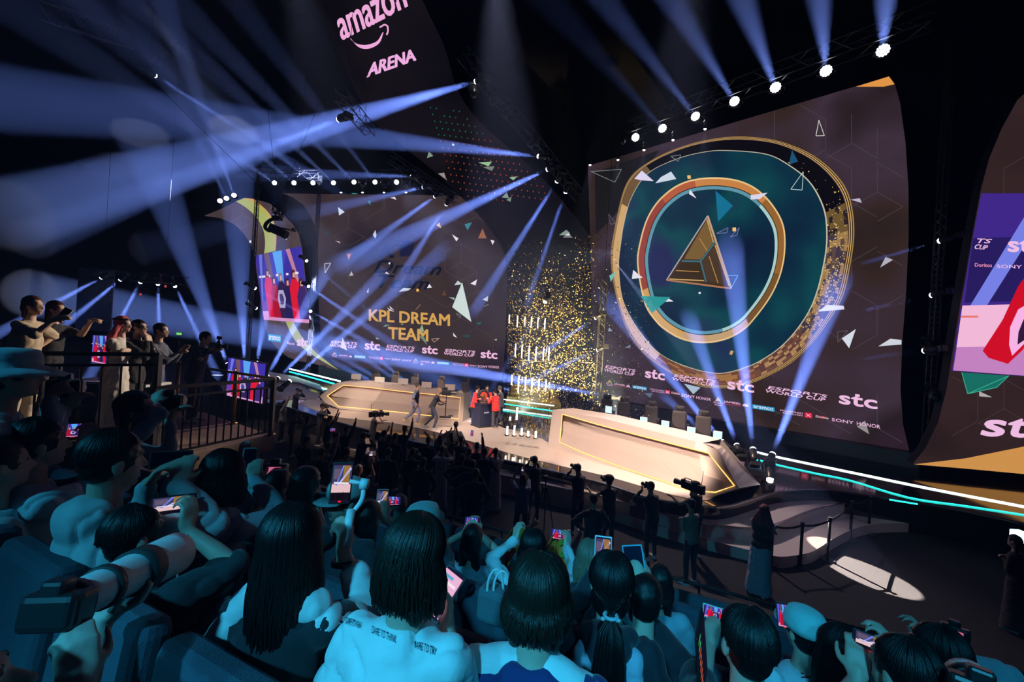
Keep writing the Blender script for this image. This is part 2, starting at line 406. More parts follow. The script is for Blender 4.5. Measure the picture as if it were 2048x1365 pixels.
def sponsors(art, boxes, sl, K, big=True):
    for kind, x0, x1, yt, yb in boxes:
        art.cut()
        q = [K(*p) for p in quadbox(x0, x1, yt, yb, sl)]
        f = homog((q[3], q[2], q[1], q[0])); S = lambda u0, u1, v0, v1: [f(u0, v1), f(u1, v1), f(u1, v0), f(u0, v0)]
        if kind == 'ewc':
            art.text('ESPORTS', S(.03, 1, .54, 1), PINK, .035, .18, 1.0); art.text('WORLD CUP', S(0, .97, 0, .46), PINK, .035, .18, 1.0)
        elif kind == 'stc':
            art.text('stc', S(0, 1, 0, .9), PINK, .05, 0, 1.0); art.poly(S(.42, .54, .84, 1.04), PINK)
        elif kind == 'tri':
            art.poly([f(.1, .35), f(.5, 1), f(.55, .5)], G(235, 150, 70)); art.poly([f(.5, 1), f(.9, .35), f(.55, .5)], G(120, 190, 150)); art.text('Riyadh', S(0, 1, .12, .32), PINK, .01); art.text('Season', S(.1, .9, -.1, .1), PINK, .01)
        elif kind == 'jam':
            art.text('JAMEEL', S(0, .72, .3, .95), PINK, .02); art.text('MOTORSPORT', S(0, .72, 0, .22), RED, .01)
            art.fan([f(.78, .2), f(.78, .7), f(.88, 1.0), f(1, .7), f(1, .2)], G(220, 180, 220))
        elif kind == 'ara':
            art.poly(S(0, 1, 0, 1), G(30, 150, 200)); art.lift(); art.text('aramco', S(.06, .94, .2, .8), WHT, .02)
        elif kind == 'lin':
            art.text('MOHAMMED', S(.1, 1, .55, .95), PINK, 0); art.text('BIN SALMAN', S(.2, 1, .05, .4), PINK, 0)
        elif kind == 'red':
            art.poly(S(0, 1, 0, 1), RED); art.lift(); art.line([f(.2, .2), f(.8, .8)], 1.2/1, PINK); art.line([f(.2, .8), f(.8, .2)], 1.2, PINK)
        elif kind == 'dor':
            art.poly([f(.1, .85), f(.9, .8), f(.5, .0)], G(150, 40, 40)); art.lift(); art.text('Doritos', S(0, 1, .3, .75), WHT, .01)
        elif kind == 'son': art.text('SONY', S(0, 1, 0, 1), PINK, .02, 0, 1.05)
        elif kind == 'hon': art.text('HONOR', S(0, 1, 0, 1), PINK, .01, 0, 1.05)
def shard(art, pts, m, edge=None):
    art.cut(); art.lift(.0015); art.poly(pts, m) if edge is None else art.line(pts, 1.2, edge, True)
def hexes(art, x0, x1, y0, y1, step, m, sl=0.0, w=.7, keep=.55, seed=3, inside=None):
    rnd = random.Random(seed); s = step
    ny = int((y1-y0)/(s*.75))+1; nx = int((x1-x0)/(s*.87))+1
    for j in range(ny):
        for i in range(nx):
            cx = x0+(i+(j % 2)*.5)*s*.87; cy = y0+j*s*.75+sl*(cx-x0)
            P = [(cx+s*.5*math.sin(R(60*k)), cy-s*.5*math.cos(R(60*k))) for k in range(6)]
            for a, b in ((0, 1), (1, 2), (2, 3)):
                if rnd.random() < keep and (inside is None or (inside(*P[a]) and inside(*P[b]))): art.line([P[a], P[b]], w, m)
            if rnd.random() < .35 and (inside is None or all(inside(*p) for p in P)):
                for a in (0, 2, 4): art.line([P[a], (cx, cy)], w, m)
def in_poly(poly):
    def f(x, y):
        c = False; n = len(poly); j = n-1
        for i in range(n):
            xi, yi = poly[i]; xj, yj = poly[j]
            if (yi > y) != (yj > y) and x < (xj-xi)*(y-yi)/(yj-yi)+xi: c = not c
            j = i
        return c
    return f
# --- right wall ------------------------------------------------------------
D1 = Vector((-.968, 1, 0)).normalized(); P1 = at(1825, 930, 16.4); S1 = px_plane(P1, D1)
o1 = [(1176, 332), (1778, 153), (1790, 169), (1800, 205), (1811, 285), (1817, 380), (1817, 480), (1812, 590), (1804, 690), (1801, 780), (1806, 850), (1825, 930), (1700, 902), (1507, 857), (1400, 832), (1190, 790)]
m1 = led_screen_mat('wall_picture_right', [(.30, (26, 22, 30)), (.42, (52, 38, 36)), (.52, (62, 48, 62)), (.60, (40, 30, 34)), (.72, (58, 34, 60))], .16, 1.0, 11)
r1 = panel('led_screen', o1, S1, .35, m1, 'tall screen at right with a gold framed shield and triangle emblem')
a = Art(S1); hexes(a, 1190, 1815, 200, 930, 118, LINE, .17, 1.0, .6, 5, in_poly(o1))
a.lift().poly([(1712, 174), (1778, 153.5), (1789.5, 169), (1768, 174)], G(226, 150, 72))
a.poly([(1190, 345), (1320, 300), (1240, 420), (1192, 470)], G(28, 26, 30)); attach(a.build('hexagon_pattern'), r1)
OUT = smooth_closed([(1502, 275), (1561, 284), (1619, 307), (1663, 340), (1693, 378), (1706, 422), (1709, 474), (1701, 533), (1687, 592), (1660, 640), (1625, 687), (1581, 728), (1528, 757), (1493, 770), (1449, 777), (1405, 774), (1361, 757), (1317, 731), (1282, 701), (1256, 663), (1239, 615), (1226, 556), (1223, 504), (1230, 460), (1239, 416), (1253, 370), (1277, 340), (1326, 310), (1385, 288), (1448, 276)], 4)
def offs(poly, d, cx, cy):
    n = len(poly); res = []
    for i in range(n):
        a_, b_ = Vector(poly[i-1]), Vector(poly[(i+1) % n]); t = (b_-a_).normalized(); nn = Vector((-t.y, t.x)); p = Vector(poly[i])
        if (Vector((cx, cy))-p).dot(nn) < 0: nn = -nn
        dd = d(i) if callable(d) else d; res.append(tuple(p+nn*dd))
    return res
INN = smooth_closed([(1458, 303), (1532, 310), (1576, 331), (1619, 366), (1646, 416), (1653, 463), (1649, 518), (1631, 592), (1606, 642), (1566, 690), (1522, 721), (1493, 734), (1449, 746), (1405, 742), (1346, 722), (1311, 699), (1281, 663), (1260, 630), (1245, 592), (1239, 533), (1243, 489), (1250, 445), (1265, 395), (1297, 348), (1356, 319), (1414, 305)], 5)
def resample(poly, cx, cy, n):
    out = []
    for k in range(n):
        an = 2*math.pi*k/n; dx, dy = math.sin(an), -math.cos(an); best = None
        for i in range(len(poly)):
            x1, y1 = poly[i]; x2, y2 = poly[(i+1) % len(poly)]; ex, ey = x2-x1, y2-y1; den = dx*ey-dy*ex
            if abs(den) < 1e-9: continue
            t = ((x1-cx)*ey-(y1-cy)*ex)/den; u = ((x1-cx)*dy-(y1-cy)*dx)/den
            if t > 0 and -1e-6 <= u <= 1+1e-6: best = t if best is None else max(best, t)
        out.append((cx+dx*best, cy+dy*best))
    return out
SCX, SCY, NR = 1452, 528, 120
O_ = resample(OUT, SCX, SCY, NR); I_ = resample(INN, SCX, SCY, NR)
a = Art(S1); a.z = .05
sh = led_screen_mat('shield_field', [(.32, (16, 28, 56)), (.46, (14, 48, 68)), (.55, (16, 70, 80)), (.68, (34, 40, 84))], .22, 1.0, 11)
a.fan(I_, sh); attach(a.build('shield_field'), r1)
a = Art(S1); a.z = .06
def mixp(A, B, t): return [(p[0]+(q[0]-p[0])*t, p[1]+(q[1]-p[1])*t) for p, q in zip(A, B)]
def ringcol(i, base):
    an = 360*i/NR
    rn = random.Random(i*7+base)
    if an < 62 or an > 318: return G(14, 12, 20)
    if an < 75: return G(40, 32, 36) if rn.random() < .6 else G(110, 85, 50)
    if an < 130: return [G(66, 54, 72), G(160, 125, 80), G(90, 72, 70)][rn.randrange(3)]
    if an < 165: return [G(110, 74, 60), G(170, 130, 90), G(96, 60, 60)][rn.randrange(3)]
    if an < 215: return [G(126, 78, 52), G(160, 112, 70), G(104, 66, 52)][rn.randrange(3)]
    if an < 300: return G(206, 165, 110)
    return G(110, 84, 56)
for k in range(6):
    A_, B_ = mixp(O_, I_, .22+k*.13), mixp(O_, I_, .22+(k+1)*.13); a.band(A_, B_, [ringcol(i, k*1000) for i in range(NR)])
a.lift(.01)
for t0, t1, c in ((0, .045, G(168, 130, 74)), (.045, .08, G(30, 22, 24)), (.08, .115, G(214, 176, 116)), (.115, .15, G(30, 22, 24)), (.15, .19, G(190, 150, 96)), (.95, 1.0, G(196, 190, 170))):
    a.band(mixp(O_, I_, t0), mixp(O_, I_, t1), c)
rn = random.Random(5)
for k in range(420):                      # gold flecks on the right of the rim
    an = rn.gauss(100, 24); t = rn.uniform(.25, .9); i = int(an/360*NR) % NR
    p = Vector(O_[i]).lerp(Vector(I_[i]), t) + Vector((rn.uniform(-5, 5), rn.uniform(-5, 5))); r_ = rn.uniform(.6, 2.2)
    a.poly([(p.x+r_*math.cos(q+rn.random()), p.y+r_*math.sin(q+rn.random())) for q in (0, 1.6, 3.1, 4.6)], G(212, 180, 118) if rn.random() < .7 else G(90, 66, 50))
attach(a.build('shield_rim'), r1)
RO = resample(smooth_closed([(1429, 357), (1488, 366), (1532, 395), (1564, 442), (1571, 489), (1564, 542), (1543, 592), (1508, 640), (1484, 663), (1449, 680), (1405, 686), (1364, 678), (1332, 660), (1311, 640), (1291, 606), (1277, 533), (1281, 489), (1297, 436), (1326, 395), (1370, 366)], 5), 1424, 520, NR)
a = Art(S1); a.z = .075
ctr = [(1424, 520)]*NR
def rc(i):
    an = 360*i/NR
    return G(200, 132, 72) if an < 40 or an > 345 else G(150, 100, 50) if an < 100 else G(120, 84, 48) if an < 150 else G(196, 160, 120) if an < 200 else G(206, 160, 92) if an < 245 else G(150, 66, 56) if an < 320 else G(180, 92, 60)
a.band(RO, mixp(RO, ctr, .095), [rc(i) for i in range(NR)])
a.band(mixp(RO, ctr, .095), mixp(RO, ctr, .14), [G(170, 205, 205) if 40 < 360*i/NR < 170 else G(96, 150, 170) for i in range(NR)])
a.lift(.01).band(mixp(RO, ctr, -.008), mixp(RO, ctr, .012), G(232, 196, 140)); a.band(mixp(RO, ctr, .09), mixp(RO, ctr, .1), G(40, 28, 24))
attach(a.build('round_rim'), r1)
a = Art(S1); a.z = .095
AP, BR, BL, CN = (1417, 433), (1464, 578), (1335, 561), (1403, 524)
L1, L2, L3 = (1365, 523), (1432, 485), (1414, 565)
a.poly([AP, BR, BL], G(64, 48, 30)); a.lift(.006)
for A_, B_, C_, D_, c in ((AP, L2, CN, L1, G(120, 92, 52)), (L2, BR, L3, CN, G(74, 56, 40)), (L3, BL, L1, CN, G(58, 42, 22))):
    cx_, cy_ = (A_[0]+B_[0]+C_[0]+D_[0])/4, (A_[1]+B_[1]+C_[1]+D_[1])/4
    q = [(p[0]+(cx_-p[0])*.12, p[1]+(cy_-p[1])*.12) for p in (A_, B_, C_, D_)]; a.poly(q, c); a.lift(.002)
    a.line([q[0], q[1]], 2.2, G(206, 164, 104)); a.line([((q[0][0]+q[1][0])/2*.5+(q[3][0]+q[2][0])/2*.5 - (q[1][0]-q[0][0])*.3, (q[0][1]+q[1][1])/2*.5+(q[3][1]+q[2][1])/2*.5 - (q[1][1]-q[0][1])*.3), ((q[1][0]+q[2][0])/2, (q[1][1]+q[2][1])/2)], 1.6, G(190, 140, 80))
a.lift(.004).line([L1, CN, L2], 3, G(60, 110, 130)); a.line([CN, L3], 3, G(60, 110, 130))
a.line([AP, BR], 4, G(196, 160, 128)); a.line([BR, BL], 3.4, G(176, 120, 84)); a.line([BL, AP], 2.4, G(176, 168, 178))
attach(a.build('triangle_emblem'), r1)
a = Art(S1); a.z = .11; K = crop((1180, 240), 3.413)
for pts, m, e in (([(360, 350), (310, 405), (345, 415), (442, 422)], G(222, 214, 245), 0), ([(452, 437), (490, 395), (560, 357), (595, 408)], G(205, 218, 236), 0), ([(690, 480), (682, 510), (733, 541)], WHT, 0),
    ([(1103, 518), (1217, 502), (1165, 545), (1101, 548)], G(220, 216, 240), 0), ([(862, 488), (982, 590), (880, 700)], G(24, 112, 150), 0), ([(1383, 210), (1424, 290), (1363, 312)], G(30, 84, 120), 0),
    ([(1780, 550), (1845, 540), (1858, 572)], G(190, 180, 205), 0), ([(302, 1027), (293, 1088), (368, 1080)], WHT, 0), ([(77, 1318), (110, 1275), (112, 1332)], WHT, 0), ([(497, 1245), (525, 1210), (578, 1242)], WHT, 0),
    ([(355, 1205), (558, 1212), (430, 1322)], G(40, 150, 150), 0), ([(1560, 1312), (1620, 1265), (1735, 1272), (1741, 1296)], G(222, 220, 240), 0), ([(1983, 1012), (2020, 940), (2070, 960)], G(180, 176, 196), 0),
    ([(670, 385), (692, 382), (697, 405), (674, 408)], G(240, 190, 110), 0), ([(978, 740), (1003, 738), (1003, 765), (980, 765)], G(240, 196, 120), 0), ([(140, 1065), (190, 1038), (150, 1110)], G(110, 190, 180), 0), ([(748, 1178), (763, 1176), (763, 1190), (749, 1191)], WHT, 0),
    ([(1567, 10), (1604, 115), (1547, 117)], None, G(220, 226, 220)), ([(1461, 360), (1453, 485), (1376, 480)], None, G(190, 210, 210)), ([(560, 255), (627, 245), (610, 290)], None, G(120, 130, 140)), ([(15, 357), (223, 343), (178, 430)], None, G(120, 130, 130)),
    ([(135, 645), (182, 710), (148, 717)], None, G(96, 96, 110)), ([(940, 1065), (1017, 1066), (968, 1155)], None, G(110, 180, 210)), ([(870, 780), (950, 740), (940, 775)], None, G(120, 120, 170)), ([(965, 805), (1026, 740), (1010, 790)], None, G(120, 120, 170))):
    shard(a, [K(*p) for p in pts], m or WHT, e or None)
K = crop((1200, 640), 3.413)
for pts, m, e in (([(1655, 128), (1750, 65), (1705, 195)], G(214, 222, 236), 0), ([(1903, 182), (1985, 130), (2060, 140), (2060, 170)], G(206, 212, 226), 0), ([(580, 435), (695, 462), (645, 508)], G(170, 190, 214), 0), ([(890, 235), (900, 210), (920, 215), (908, 242)], G(206, 160, 110), 0),
    ([(1758, 728), (1812, 686), (1842, 780)], G(150, 142, 146), 0), ([(1628, 82), (1695, 76), (1628, 156)], None, G(96, 90, 100)), ([(180, 190), (218, 170), (215, 195)], G(120, 130, 150), 0), ([(65, 80), (72, 52), (95, 78)], G(150, 160, 180), 0), ([(310, 500), (370, 500), (352, 532)], G(90, 110, 130), 0)):
    shard(a, [K(*p) for p in pts], m or WHT, e or None)
a.parts('picture_shard', r1)
a = Art(S1); a.z = .13
sponsors(a, [('ewc', 38, 250, 308, 386), ('stc', 315, 450, 335, 415), ('ewc', 503, 797, 368, 457), ('stc', 875, 1058, 402, 500), ('ewc', 1137, 1557, 448, 560), ('stc', 1635, 1897, 492, 612),
    ('tri', 50, 97, 405, 450), ('jam', 105, 212, 430, 466), ('ara', 230, 327, 445, 483), ('lin', 340, 447, 465, 504), ('red', 452, 486, 478, 508), ('dor', 497, 552, 484, 520), ('son', 563, 655, 503, 538), ('hon', 665, 764, 520, 554),
    ('tri', 783, 845, 520, 585), ('jam', 852, 1017, 548, 600), ('ara', 1045, 1198, 575, 628), ('lin', 1220, 1390, 606, 660), ('red', 1402, 1453, 630, 672), ('dor', 1478, 1565, 643, 686), ('son', 1587, 1735, 668, 712), ('hon', 1757, 1916, 692, 742)], .155, K)
a.parts('sponsor_logo', r1)
# --- centre-left screen --------------------------------------------------------
D2 = Vector((4.1, -1*.0-.0, 0)); P2 = at(1000, 700, 33.5); D2 = (at(660, 700, 36.0)-P2); D2.z = 0; S2 = px_plane(P2, D2)
o2 = [(565, 387), (700, 389), (870, 391), (952, 392), (1017, 462), (1015, 560), (1012, 650), (1008, 772), (880, 770), (760, 757), (690, 742), (668, 728), (650, 703), (641, 670), (638, 620), (636.5, 540), (635, 480), (631, 455), (622, 434), (606, 410), (586, 395)]
m2 = led_screen_mat('wall_picture_left', [(.32, (34, 26, 32)), (.45, (56, 44, 50)), (.55, (60, 47, 46)), (.68, (46, 34, 46))], .13, 1.0, 7)
r2 = panel('led_screen', o2, S2, .35, m2, 'wide brown screen at the back with team name in gold letters')
a = Art(S2); hexes(a, 600, 1015, 395, 765, 74, G(82, 72, 74), .06, .7, .55, 8, in_poly(o2)); attach(a.build('hexagon_pattern'), r2)
a = Art(S2); a.z = .05; K = crop((620, 560), 4.876)
a.text('K', [(764, 487), (800, 489), (792, 516), (757, 515)], DKN, .04, .2); a.text('Dream', [(752, 520), (887, 527), (880, 551), (748, 546)], DKN, .03, .2); a.text('Team', [(757, 549), (862, 556), (856, 580), (750, 576)], DKN, .03, .2)
a.lift().poly([(800, 488), (818, 480), (830, 490), (822, 512), (800, 514)], G(24, 26, 62)); a.line([(790, 482), (835, 486)], 2, DKN)
attach(a.build('team_logo'), r2)
a = Art(S2); a.z = .07; SG = G(214, 164, 86)
a.text('KPL DREAM', [K(x, y) for x, y in quadbox(577, 1368, 286, 452, .065)], SG, .035); a.text('TEAM', [K(x, y) for x, y in quadbox(765, 1157, 459, 602, .065)], SG, .035)
attach(a.build('gold_lettering'), r2)
a = Art(S2); a.z = .09
for pts, m, e in (([(1487, 25), (1577, 412), (1390, 268)], G(206, 222, 222), 0), ([(1410, 55), (1445, 10), (1487, 45)], G(200, 210, 225), 0), ([(1355, 170), (1415, 175), (1410, 200)], G(150, 170, 170), 0), ([(870, 118), (915, 80), (990, 85), (960, 108)], G(200, 210, 220), 0),
    ([(1145, 82), (1168, 42), (1194, 76)], WHT, 0), ([(560, 115), (580, 85), (575, 132)], WHT, 0), ([(755, 270), (830, 315), (780, 300)], WHT, 0), ([(1685, 195), (1740, 160), (1735, 212)], G(190, 200, 205), 0), ([(1690, 268), (1745, 238), (1740, 244)], WHT, 0),
    ([(1400, 515), (1440, 568), (1402, 548)], G(220, 225, 240), 0), ([(718, 462), (740, 440), (785, 442)], G(120, 170, 140), 0), ([(890, 440), (905, 425), (915, 440)], G(150, 170, 150), 0), ([(645, 560), (688, 580), (655, 580)], G(190, 190, 205), 0),
    ([(1098, 435), (1116, 500), (1098, 520), (1070, 490)], G(150, 170, 140), 0), ([(1060, 540), (1150, 640), (1120, 560)], G(110, 140, 120), 0), ([(1290, 155), (1315, 100), (1335, 155)], G(100, 66, 46), 0), ([(1620, 425), (1680, 410), (1660, 440)], G(40, 100, 100), 0), ([(1490, 548), (1570, 532), (1545, 565)], G(30, 84, 90), 0),
    ([(1190, 578), (1265, 572), (1215, 608)], None, G(180, 150, 130)), ([(1035, 295), (1083, 240), (1060, 270)], None, G(150, 110, 90)), ([(1430, 330), (1475, 345), (1465, 370)], None, G(110, 120, 140)), ([(1042, 92), (1066, 90), (1068, 115), (1045, 117)], G(244, 190, 90), 0), ([(325, 560), (372, 690), (305, 660)], G(226, 206, 240), 0),
    ([(1800, 585), (1825, 575), (1822, 595)], G(170, 190, 190), 0), ([(1085, 815), (1106, 815), (1106, 832), (1085, 832)], G(200, 180, 210), 0)):
    shard(a, [K(*p) for p in pts], m or WHT, e or None)
K5 = crop((380, 360), 4.876)
for pts, m, e in (([(1452, 270), (1517, 318), (1462, 352)], G(210, 220, 244), 0), ([(1740, 215), (1765, 205), (1768, 258)], G(50, 140, 150), 0), ([(1815, 492), (1826, 545), (1815, 577), (1790, 540)], G(200, 205, 235), 0), ([(1425, 597), (1465, 603), (1475, 625)], G(190, 180, 190), 0),
    ([(1537, 725), (1583, 722), (1556, 786)], G(190, 120, 80), 0), ([(1560, 940), (1583, 893), (1602, 935)], G(186, 184, 182), 0), ([(1908, 915), (1925, 900), (1952, 925)], WHT, 0), ([(1732, 1100), (1752, 1058), (1748, 1108)], G(196, 190, 200), 0), ([(1940, 815), (1965, 805), (1955, 832)], WHT, 0), ([(1960, 180), (2005, 172), (2020, 200)], WHT, 0),
    ([(1323, 820), (1383, 816), (1328, 910)], None, G(210, 205, 214)), ([(1325, 510), (1390, 505), (1330, 560)], G(50, 62, 76), 0), ([(1950, 1228), (2000, 1275), (1965, 1260)], WHT, 0), ([(1575, 135), (1650, 138), (1610, 146)], G(60, 140, 140), 0)):
    shard(a, [K5(*p) for p in pts], m or WHT, e or None)
for pts, m, e in (([(957, 478), (966, 458), (974, 478)], G(150, 96, 70), 0), ([(930, 450), (945, 446), (936, 462)], G(60, 130, 150), 0), ([(982, 481), (990, 483), (986, 491)], WHT, 0), ([(905, 470), (918, 478), (914, 484)], WHT, 0), ([(874, 452), (880, 446), (884, 458)], G(220, 180, 90), 0), ([(942, 568), (955, 560), (952, 572)], WHT, 0)):
    shard(a, pts, m or WHT, e or None)
a.parts('picture_shard', r2)
a = Art(S2); a.z = .11
sponsors(a, [('ewc', 203, 469, 592, 672), ('stc', 540, 690, 600, 690), ('ewc', 743, 1027, 633, 712), ('stc', 1097, 1250, 643, 728), ('ewc', 1312, 1616, 672, 754), ('stc', 1667, 1831, 686, 774),
    ('tri', 220, 275, 703, 750), ('jam', 290, 416, 728, 762), ('ara', 438, 548, 733, 770), ('lin', 565, 680, 745, 777), ('red', 684, 720, 750, 782), ('dor', 735, 791, 757, 784), ('son', 803, 890, 765, 791), ('hon', 900, 993, 774, 799),
    ('tri', 1010, 1065, 763, 812), ('jam', 1080, 1220, 786, 824), ('ara', 1241, 1362, 796, 832), ('lin', 1380, 1511, 808, 843), ('red', 1512, 1550, 813, 850), ('dor', 1565, 1628, 820, 852), ('son', 1640, 1735, 831, 861), ('hon', 1745, 1847, 834, 866)], .075, K)
a.parts('sponsor_logo', r2)
# --- far-left curved screen -----------------------------------------------------
P0 = at(640, 650, 36.6); S0 = px_plane(P0, Vector((-1.27, 1, 0)))
c5 = K5; c7 = crop((380, 620), 4.873)
o0 = [c5(*p) for p in ((140, 350), (300, 285), (450, 210), (530, 175), (620, 185), (780, 230), (900, 330), (1000, 430), (1060, 530), (1090, 650), (1110, 800), (1130, 1000), (1160, 1200), (1167, 1365))] + [c7(*p) for p in ((1180, 220), (1215, 350), (1290, 455), (1380, 545), (1455, 592), (1200, 525), (1060, 500), (960, 465), (870, 400), (790, 310), (735, 180), (705, 0))] + [c5(*p) for p in ((680, 1100), (650, 900), (630, 730), (590, 620), (520, 520), (430, 430), (300, 375))]
m0 = led_screen_mat('wall_picture_far', [(.3, (52, 42, 48)), (.5, (84, 70, 74)), (.7, (60, 50, 62))], .12, 1.0, 7)
r0 = panel('led_screen', o0, S0, .35, m0, 'far curved screen at left with a lime stripe and live picture')
a = Art(S0); hexes(a, 420, 640, 400, 740, 50, G(110, 98, 98), -.1, .6, .5, 4, in_poly(o0)); a.lift()
LIME = G(172, 178, 96)
Ltop = smooth_open([c5(*p) for p in ((450, 210), (560, 280), (660, 380), (720, 500), (735, 620), (725, 720))], 5); Rtop = smooth_open([c5(*p) for p in ((535, 177), (640, 220), (740, 300), (810, 410), (832, 540), (828, 695))], 5)
Rt2 = smooth_open([c5(*p) for p in ((620, 187), (680, 235), (765, 315), (822, 420), (845, 550), (838, 693))], 5)
a.band([tuple(p)[:2] for p in Ltop], [tuple(p)[:2] for p in Rtop], LIME, False); a.band([tuple(p)[:2] for p in Rtop], [tuple(p)[:2] for p in Rt2], G(222, 150, 70), False)
Lb = smooth_open([c7(*p) for p in ((935, 115), (985, 230), (1050, 330), (1150, 410), (1290, 500), (1440, 582))], 5); Rb = smooth_open([c7(*p) for p in ((1010, 118), (1055, 200), (1120, 300), (1230, 415), (1340, 505), (1450, 586))], 5)
a.band([tuple(p)[:2] for p in Lb], [tuple(p)[:2] for p in Rb], LIME, False)
attach(a.build('lime_stripe'), r0)
a = Art(S0); a.z = .05; video(a, [(529, 640), (620, 647), (604, 493), (511, 512)], 1, 2); attach(a.build('live_picture'), r0)
a = Art(S0); a.z = .07; sponsors(a, [('ara', 768, 895, 235, 318), ('stc', 1050, 1165, 270, 365)], .12, c7); a.text('Riyadh', [c7(955, 310), c7(1028, 325), c7(1026, 352), c7(955, 340)], PINK, .01)
shard(a, [(500, 482), (504, 481), (504, 486), (500, 486)], WHT); shard(a, [c5(940, 565), c5(957, 580), c5(937, 583)], WHT); attach(a.build('sponsor_lettering'), r0)
# --- far right screen ------------------------------------------------------------
P3 = at(1828, 930, 15.2); S3 = px_plane(P3, Vector((5.5, -1, 0)))
o3 = [(1826, 928), (1850, 898), (1876, 845), (1893, 780), (1903, 715), (1918, 620), (1935, 520), (1952, 430), (1962, 378), (1978, 318), (2003, 258), (2035, 200), (2090, 150), (2170, 120), (2170, 965), (2048, 949), (1930, 938)]
m3 = led_screen_mat('wall_picture_edge', [(.3, (28, 20, 18)), (.5, (52, 36, 38)), (.7, (40, 26, 30))], .2, 1.0, 12)
r3 = panel('led_screen', o3, S3, .35, m3, 'screen cut off by right edge with red jacket close up above gold sweep')
a = Art(S3); hexes(a, 1850, 2160, 180, 940, 120, G(74, 58, 60), .05, 1.0, .6, 9, in_poly(o3)); a.lift()
a.poly([(1827, 929), (1930, 917), (2048, 893), (2165, 862), (2165, 964), (2048, 948.5), (1930, 937.5)], G(206, 146, 78)); a.poly([(1922, 745), (2016, 752), (1992, 775), (1934, 788)], G(24, 110, 100)); a.lift().line([(1922, 745), (1934, 788), (1992, 775), (2016, 752), (1934, 788)], 1.6, G(60, 170, 140)); a.poly([(1957, 783), (1983, 795), (1957, 793)], G(176, 172, 176))
attach(a.build('gold_sweep'), r3)
a = Art(S3); a.z = .05
a.poly([(1960, 388), (2168, 388), (2168, 768), (2048, 753), (1901, 742), (1918, 622), (1942, 480)], G(64, 40, 140)); a.lift(.01)
a.poly([(1943, 478), (2168, 470), (2168, 600), (1926, 606)], G(40, 28, 96)); a.lift(.01)
a.poly([(2044, 436), (2060, 470), (1970, 612), (1937, 612)], G(120, 130, 235)); a.lift(.01)
a.poly([(1921, 612), (2168, 606), (2168, 740), (1940, 700), (1909, 696)], G(244, 186, 222)); a.lift(.01)
a.poly([(1909, 695), (2168, 690), (2168, 766), (2048, 752), (1902, 741)], G(196, 130, 196)); a.line([(1918, 634), (1952, 634)], 4, G(236, 120, 110)); a.lift(.01)
a.poly([(2055, 540), (2030, 575), (2000, 640), (1960, 702), (1972, 716), (2010, 728), (2040, 700), (2060, 660)], G(208, 14, 38)); a.lift(.01)
a.poly([(2060, 602), (2030, 620), (2014, 655), (2012, 690), (2018, 712), (2040, 690), (2060, 668)], G(250, 180, 235)); a.lift(.01)
a.poly([(2060, 625), (2040, 640), (2030, 665), (2028, 690), (2050, 675)], G(50, 24, 60))
a.lift(.01)
for st, q, mm in (('ESPORTS', [(1880, 478), (1976, 482), (1972, 492), (1876, 489)], 1), ('CUP', [(1944, 490), (1970, 493), (1966, 502), (1942, 500)], 1)):
    if st != 'ESPORTS': a.text(st, q, PINK, .03, .18)
a.text('TS', [(1948, 479), (1978, 480), (1974, 489), (1946, 488)], PINK, .03, .18)
a.text('stc', [(2008, 480), (2078, 484), (2078, 508), (2008, 506)], PINK, .05); a.text('SONY', [(1986, 531), (2036, 532), (2036, 539), (1986, 538)], PINK, .02); a.text('HONOR', [(2041, 532), (2100, 534), (2100, 542), (2041, 540)], PINK, .01)
a.text('Doritos', [(1943, 528), (1977, 529), (1977, 536), (1943, 535)], G(240, 150, 190), .01)
attach(a.build('live_picture'), r3)
a = Art(S3); a.z = .06; a.text('stc', [(1962, 832), (2110, 842), (2104, 878), (1957, 872)], PINK, .05, .1); attach(a.build('sponsor_lettering'), r3)
# --- LED ribbon from the ceiling down to the confetti gap -------------------------
rows = [((560, -80), (800, -130), 17.0), ((640, 20), (838, -10), 18.0), ((676, 105), (889, 100), 20.0), ((713, 181), (908, 168), 21.6), ((747, 239), (936, 219), 23.2), ((800, 285), (976, 262), 24.8), ((870, 342), (1044, 321), 26.6), ((910, 380), (1095, 370), 28.0), ((950, 420), (1152, 438), 29.2), ((990, 470), (1182, 482), 30.2), ((1012, 520), (1190, 520), 30.8), ((1015, 600), (1190, 600), 31), ((1014, 760), (1189, 790), 31)]
rl = smooth_open([at(*r_[0], r_[2]+1.2) for r_ in rows], 4); rr_ = smooth_open([at(*r_[1], r_[2]-.6) for r_ in rows], 4)
mb = MB(); nn_ = len(rl); NW = 4
vs = [l.lerp(r_, k/NW) for l, r_ in zip(rl, rr_) for k in range(NW+1)]
mb.add(vs, [(i*(NW+1)+k, i*(NW+1)+k+1, (i+1)*(NW+1)+k+1, (i+1)*(NW+1)+k) for i in range(nn_-1) for k in range(NW)])
rib = thing('led_ribbon', (3, 30, 1), 'long curved screen band sweeping from the ceiling down between the two big screens', 'screen')
mr_ = led_screen_mat('ribbon_picture', [(.35, (12, 12, 20)), (.5, (34, 28, 36)), (.7, (20, 18, 28))], .15, .55, 7)
ds = attach(obj('display', mb, mr_, smooth=True), rib); so_ = ds.modifiers.new('thick', 'SOLIDIFY'); so_.thickness = .18; so_.offset = 0
RB = Surface(mb)
a = Art(RB); a.z = .12; K2 = crop((600, 0), 2.926)
a.text('amazon', [(674, 37), (806, -33), (819, 10), (685, 78)], G(240, 172, 224), .03)
sm = smooth_open([(702, 74), (716, 84), (736, 86), (756, 78), (766, 62)], 4); sm2 = smooth_open([(703, 72), (718, 90), (738, 94), (760, 83), (769, 60)], 4)
a.band([tuple(p)[:2] for p in sm], [tuple(p)[:2] for p in sm2], G(240, 172, 224), False)
